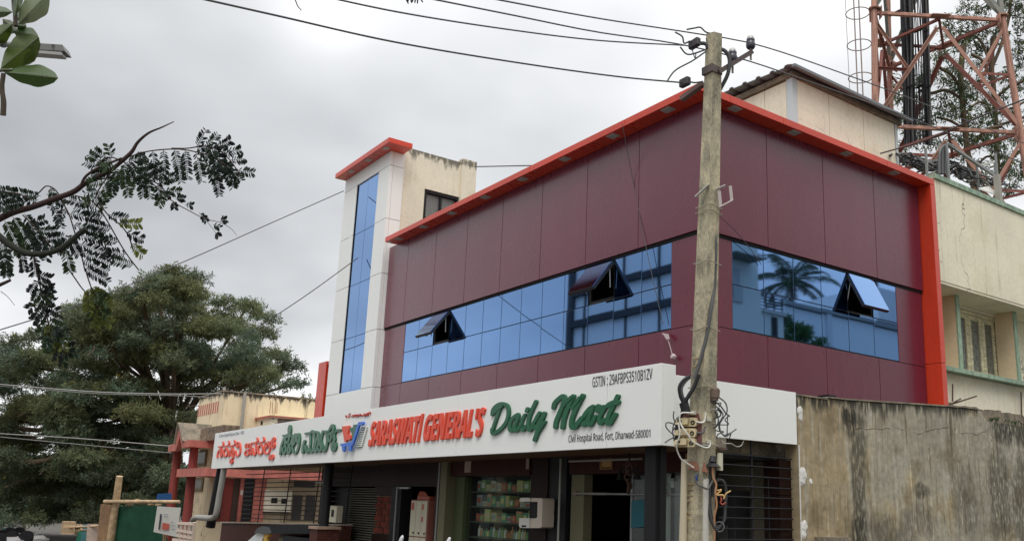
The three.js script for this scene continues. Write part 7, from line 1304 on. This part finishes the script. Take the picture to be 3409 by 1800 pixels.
{
  const X = 13, w1 = std(lin(0.66, 0.70, 0.64), 0.85), h = thing('opposite_house', 'grey green plastered house mirrored in the side windows', 'house', [X + 4, -0.2, -10]);
  const R = (x, y, d) => refX(...C7(x, y), d), za = R(380, 600, X).z;
  part('wall', bx(X, X + 8, -0.5, 12.5, za, 1), w1, h);
  const win = (x0, y0, x1, y1) => { const a = R(x0, y0, X), b = R(x1, y1, X); return [a, b]; };
  const [wa, wb] = win(120, 375, 245, 640), w = sub('window', h);
  part('frame', bx(X - 0.06, X - 0.002, wb.y, wa.y, Math.min(wa.z, wb.z), Math.max(wa.z, wb.z)), std(lin(0.45, 0.47, 0.45), 0.7), w); part('pane', bx(X - 0.08, X - 0.061, wb.y + 0.1, wa.y - 0.1, Math.min(wa.z, wb.z) + 0.5, Math.max(wa.z, wb.z) - 0.1), std(lin(0.02, 0.03, 0.035), 0.1), w);
  const sa = R(120, 305, X), sb = R(328, 415, X); part('sunshade', bx(X - 0.7, X - 0.003, sb.y + 0.25, sa.y, sb.z, sa.z), std(lin(0.2, 0.22, 0.2), 0.9), h);
  const pa = R(378, 700, X + 1.5), pb = R(555, 860, X + 1.5), t = thing('opposite_terrace', 'terrace with a slotted parapet and iron rail mirrored in the side windows', 'building', [X + 4, 0, pb.z]);
  part('parapet', bx(X + 1.5, X + 7, -0.5, pa.y, pb.z, pa.z), w1, t); part('coping', bx(X + 1.4, X + 7, pa.y + 0.003, pa.y + 0.12, pb.z - 0.1, pa.z), std(lin(0.5, 0.5, 0.48), 0.8), t);
  const sl = R(488, 790, X + 1.5), st = R(488, 742, X + 1.5); part('slot', bx(X + 1.46, X + 1.497, sl.y - 0.5, st.y, sl.z - 0.16, sl.z + 0.16), M.dark, t);
  const ra = R(430, 580, X + 1.9), rb = R(550, 640, X + 1.9); for (let k = 0; k < 7; k++) part('rail', bx(X + 1.88, X + 1.92, mix(pa.y + 0.13, ra.y, k / 6), mix(pa.y + 0.13, ra.y, k / 6) + 0.04, rb.z, pa.z), M.black, t);
  for (let k = 0; k < 5; k++) part('upright', bx(X + 1.93, X + 1.97, pa.y + 0.13, ra.y, mix(rb.z, pa.z, k / 4) - 0.025, mix(rb.z, pa.z, k / 4) + 0.025), M.black, t);
  const y2 = R(800, 715, 20).y, z2a = R(560, 800, 20).z, z2b = R(1420, 800, 20).z, b2 = thing('opposite_wall', 'pale blue parapet wall mirrored low in the side windows', 'wall', [20, 0, (z2a + z2b) / 2]);
  part('wall', bx(20, 21, -0.5, y2, z2b, z2a), std(lin(0.74, 0.80, 0.82), 0.85), b2); part('buttress', bx(19.9, 19.997, -0.5, y2 + 0.05, R(870, 800, 20).z - 0.2, R(870, 800, 20).z + 0.2), std(lin(0.6, 0.66, 0.68), 0.85), b2); part('coping', bx(19.85, 21.1, y2 + 0.06, y2 + 0.25, z2b, z2a), std(lin(0.25, 0.28, 0.28), 0.85), b2);
  const ua = R(1190, 535, 24), b3 = thing('opposite_block', 'upper block with a roof tank mirrored at the right end of the side windows', 'building', [26, 0, ua.z - 4]);
  part('wall', bx(24, 32, -0.5, ua.y, ua.z - 12, ua.z), std(lin(0.66, 0.70, 0.71), 0.85), b3); part('band', bx(23.9, 23.997, ua.y - 2.3, ua.y - 2.0, ua.z - 12, ua.z), std(lin(0.15, 0.16, 0.17), 0.8), b3); part('tank', new THREE.CylinderGeometry(0.7, 0.7, 1.2, 16).translate(26, ua.y + 0.62, ua.z - 1.8), M.black, b3);
  const hh = R(1010, 930, 17), hut = thing('opposite_hut', 'dark hipped hut roof mirrored low in the side windows', 'hut', [18, 0, hh.z]);
  part('roof', planar(new THREE.ConeGeometry(1.5, 0.6, 4).rotateY(0.6).translate(18.5, hh.y - 0.1, hh.z - 0.5)), std(lin(0.07, 0.07, 0.075), 0.8), hut); part('wall', bx(17.8, 19.2, -0.5, hh.y - 0.41, hh.z - 1.2, hh.z + 0.2), std(lin(0.3, 0.3, 0.28), 0.9), hut);
  // coconut palm
  seed = 606;
  const cr = R(610, 490, 34), pm = thing('coconut_palm', 'coconut palm with arching fronds mirrored in the side windows', 'palm', [cr.x, -0.3, cr.z]);
  part('trunk', tube([V(cr.x + 0.8, -0.3, cr.z - 0.5), V(cr.x + 0.6, cr.y * 0.5, cr.z - 0.3), cr], 0.2, 20, 8), barkMat, pm);
  const pmat = leafMat(lin(0.045, 0.075, 0.028), 0.3);
  for (let k = 0; k < 21; k++) {
    const az = k * 2.4, el = 1.25 - (k / 21) * 1.8, L = rr(3.3, 4.6), dir = V(Math.cos(az), 0, Math.sin(az)), pts = [], list = [];
    for (let i = 0; i <= 12; i++) { const u = i / 12, e = el - 1.5 * u * u * 0.9; pts.push(i ? pts[i - 1].clone().addScaledVector(dir, Math.cos(e) * L / 12).add(V(0, Math.sin(e) * L / 12, 0)) : cr.clone()); }
    list.push(tube(pts, 0.03, 24, 5)); const c = new THREE.CatmullRomCurve3(pts), side = V(-dir.z, 0, dir.x);
    for (let i = 0; i < 46; i++) { const u = 0.12 + 0.88 * i / 46, p = c.getPoint(u), t = c.getTangent(u), l = 0.95 * Math.sin(Math.PI * Math.min(1, u * 0.75 + 0.22)); for (const s of [-1, 1]) { const q = side.clone().multiplyScalar(s * 0.8).addScaledVector(t, 0.55).add(V(0, -0.35 - 0.25 * rnd(), 0)).normalize(), g = leafCard(0.075, l, 0.1); list.push(along(g.translate(0, -l / 2, 0), p, p.clone().addScaledVector(q, l), t)); } }
    part('frond', list, pmat, pm);
  }
  const bu = R(640, 800, 15.5), bs = thing('garden_tree', 'bright green broad leaved bush mirrored below the palm', 'tree', [bu.x, -0.3, bu.z]), sp = [];
  part('trunk', rod(V(bu.x, -0.3, bu.z), V(bu.x, bu.y, bu.z), 0.1), barkMat, bs);
  for (const [x, y, r] of [[550, 720, 0.4], [570, 800, 0.7], [690, 850, 0.6], [640, 780, 0.5], [720, 790, 0.3], [570, 890, 0.8], [800, 880, 0.4], [620, 880, 0.6]]) { const c = R(x, y, 15.5); for (let i = 0; i < 70; i++) { const d = V(rr(-1, 1), rr(-1, 1), rr(-1, 1)); sp.push({ p: V(c.x + d.x * r * 0.6 - bu.x, c.y + d.y * r * 0.5, c.z + d.z * r * 0.6 - bu.z), q: randQ(0.2), s: rr(0.5, 0.9), k: rr(0.7, 1.4) }); } }
  instances('crown', sprig(5, 1.0, 0.2, 0.10, 0.24, 0), leafMat(lin(0.06, 0.13, 0.03), 0.35), sp, bs);
}
renderer.render(scene, camera);
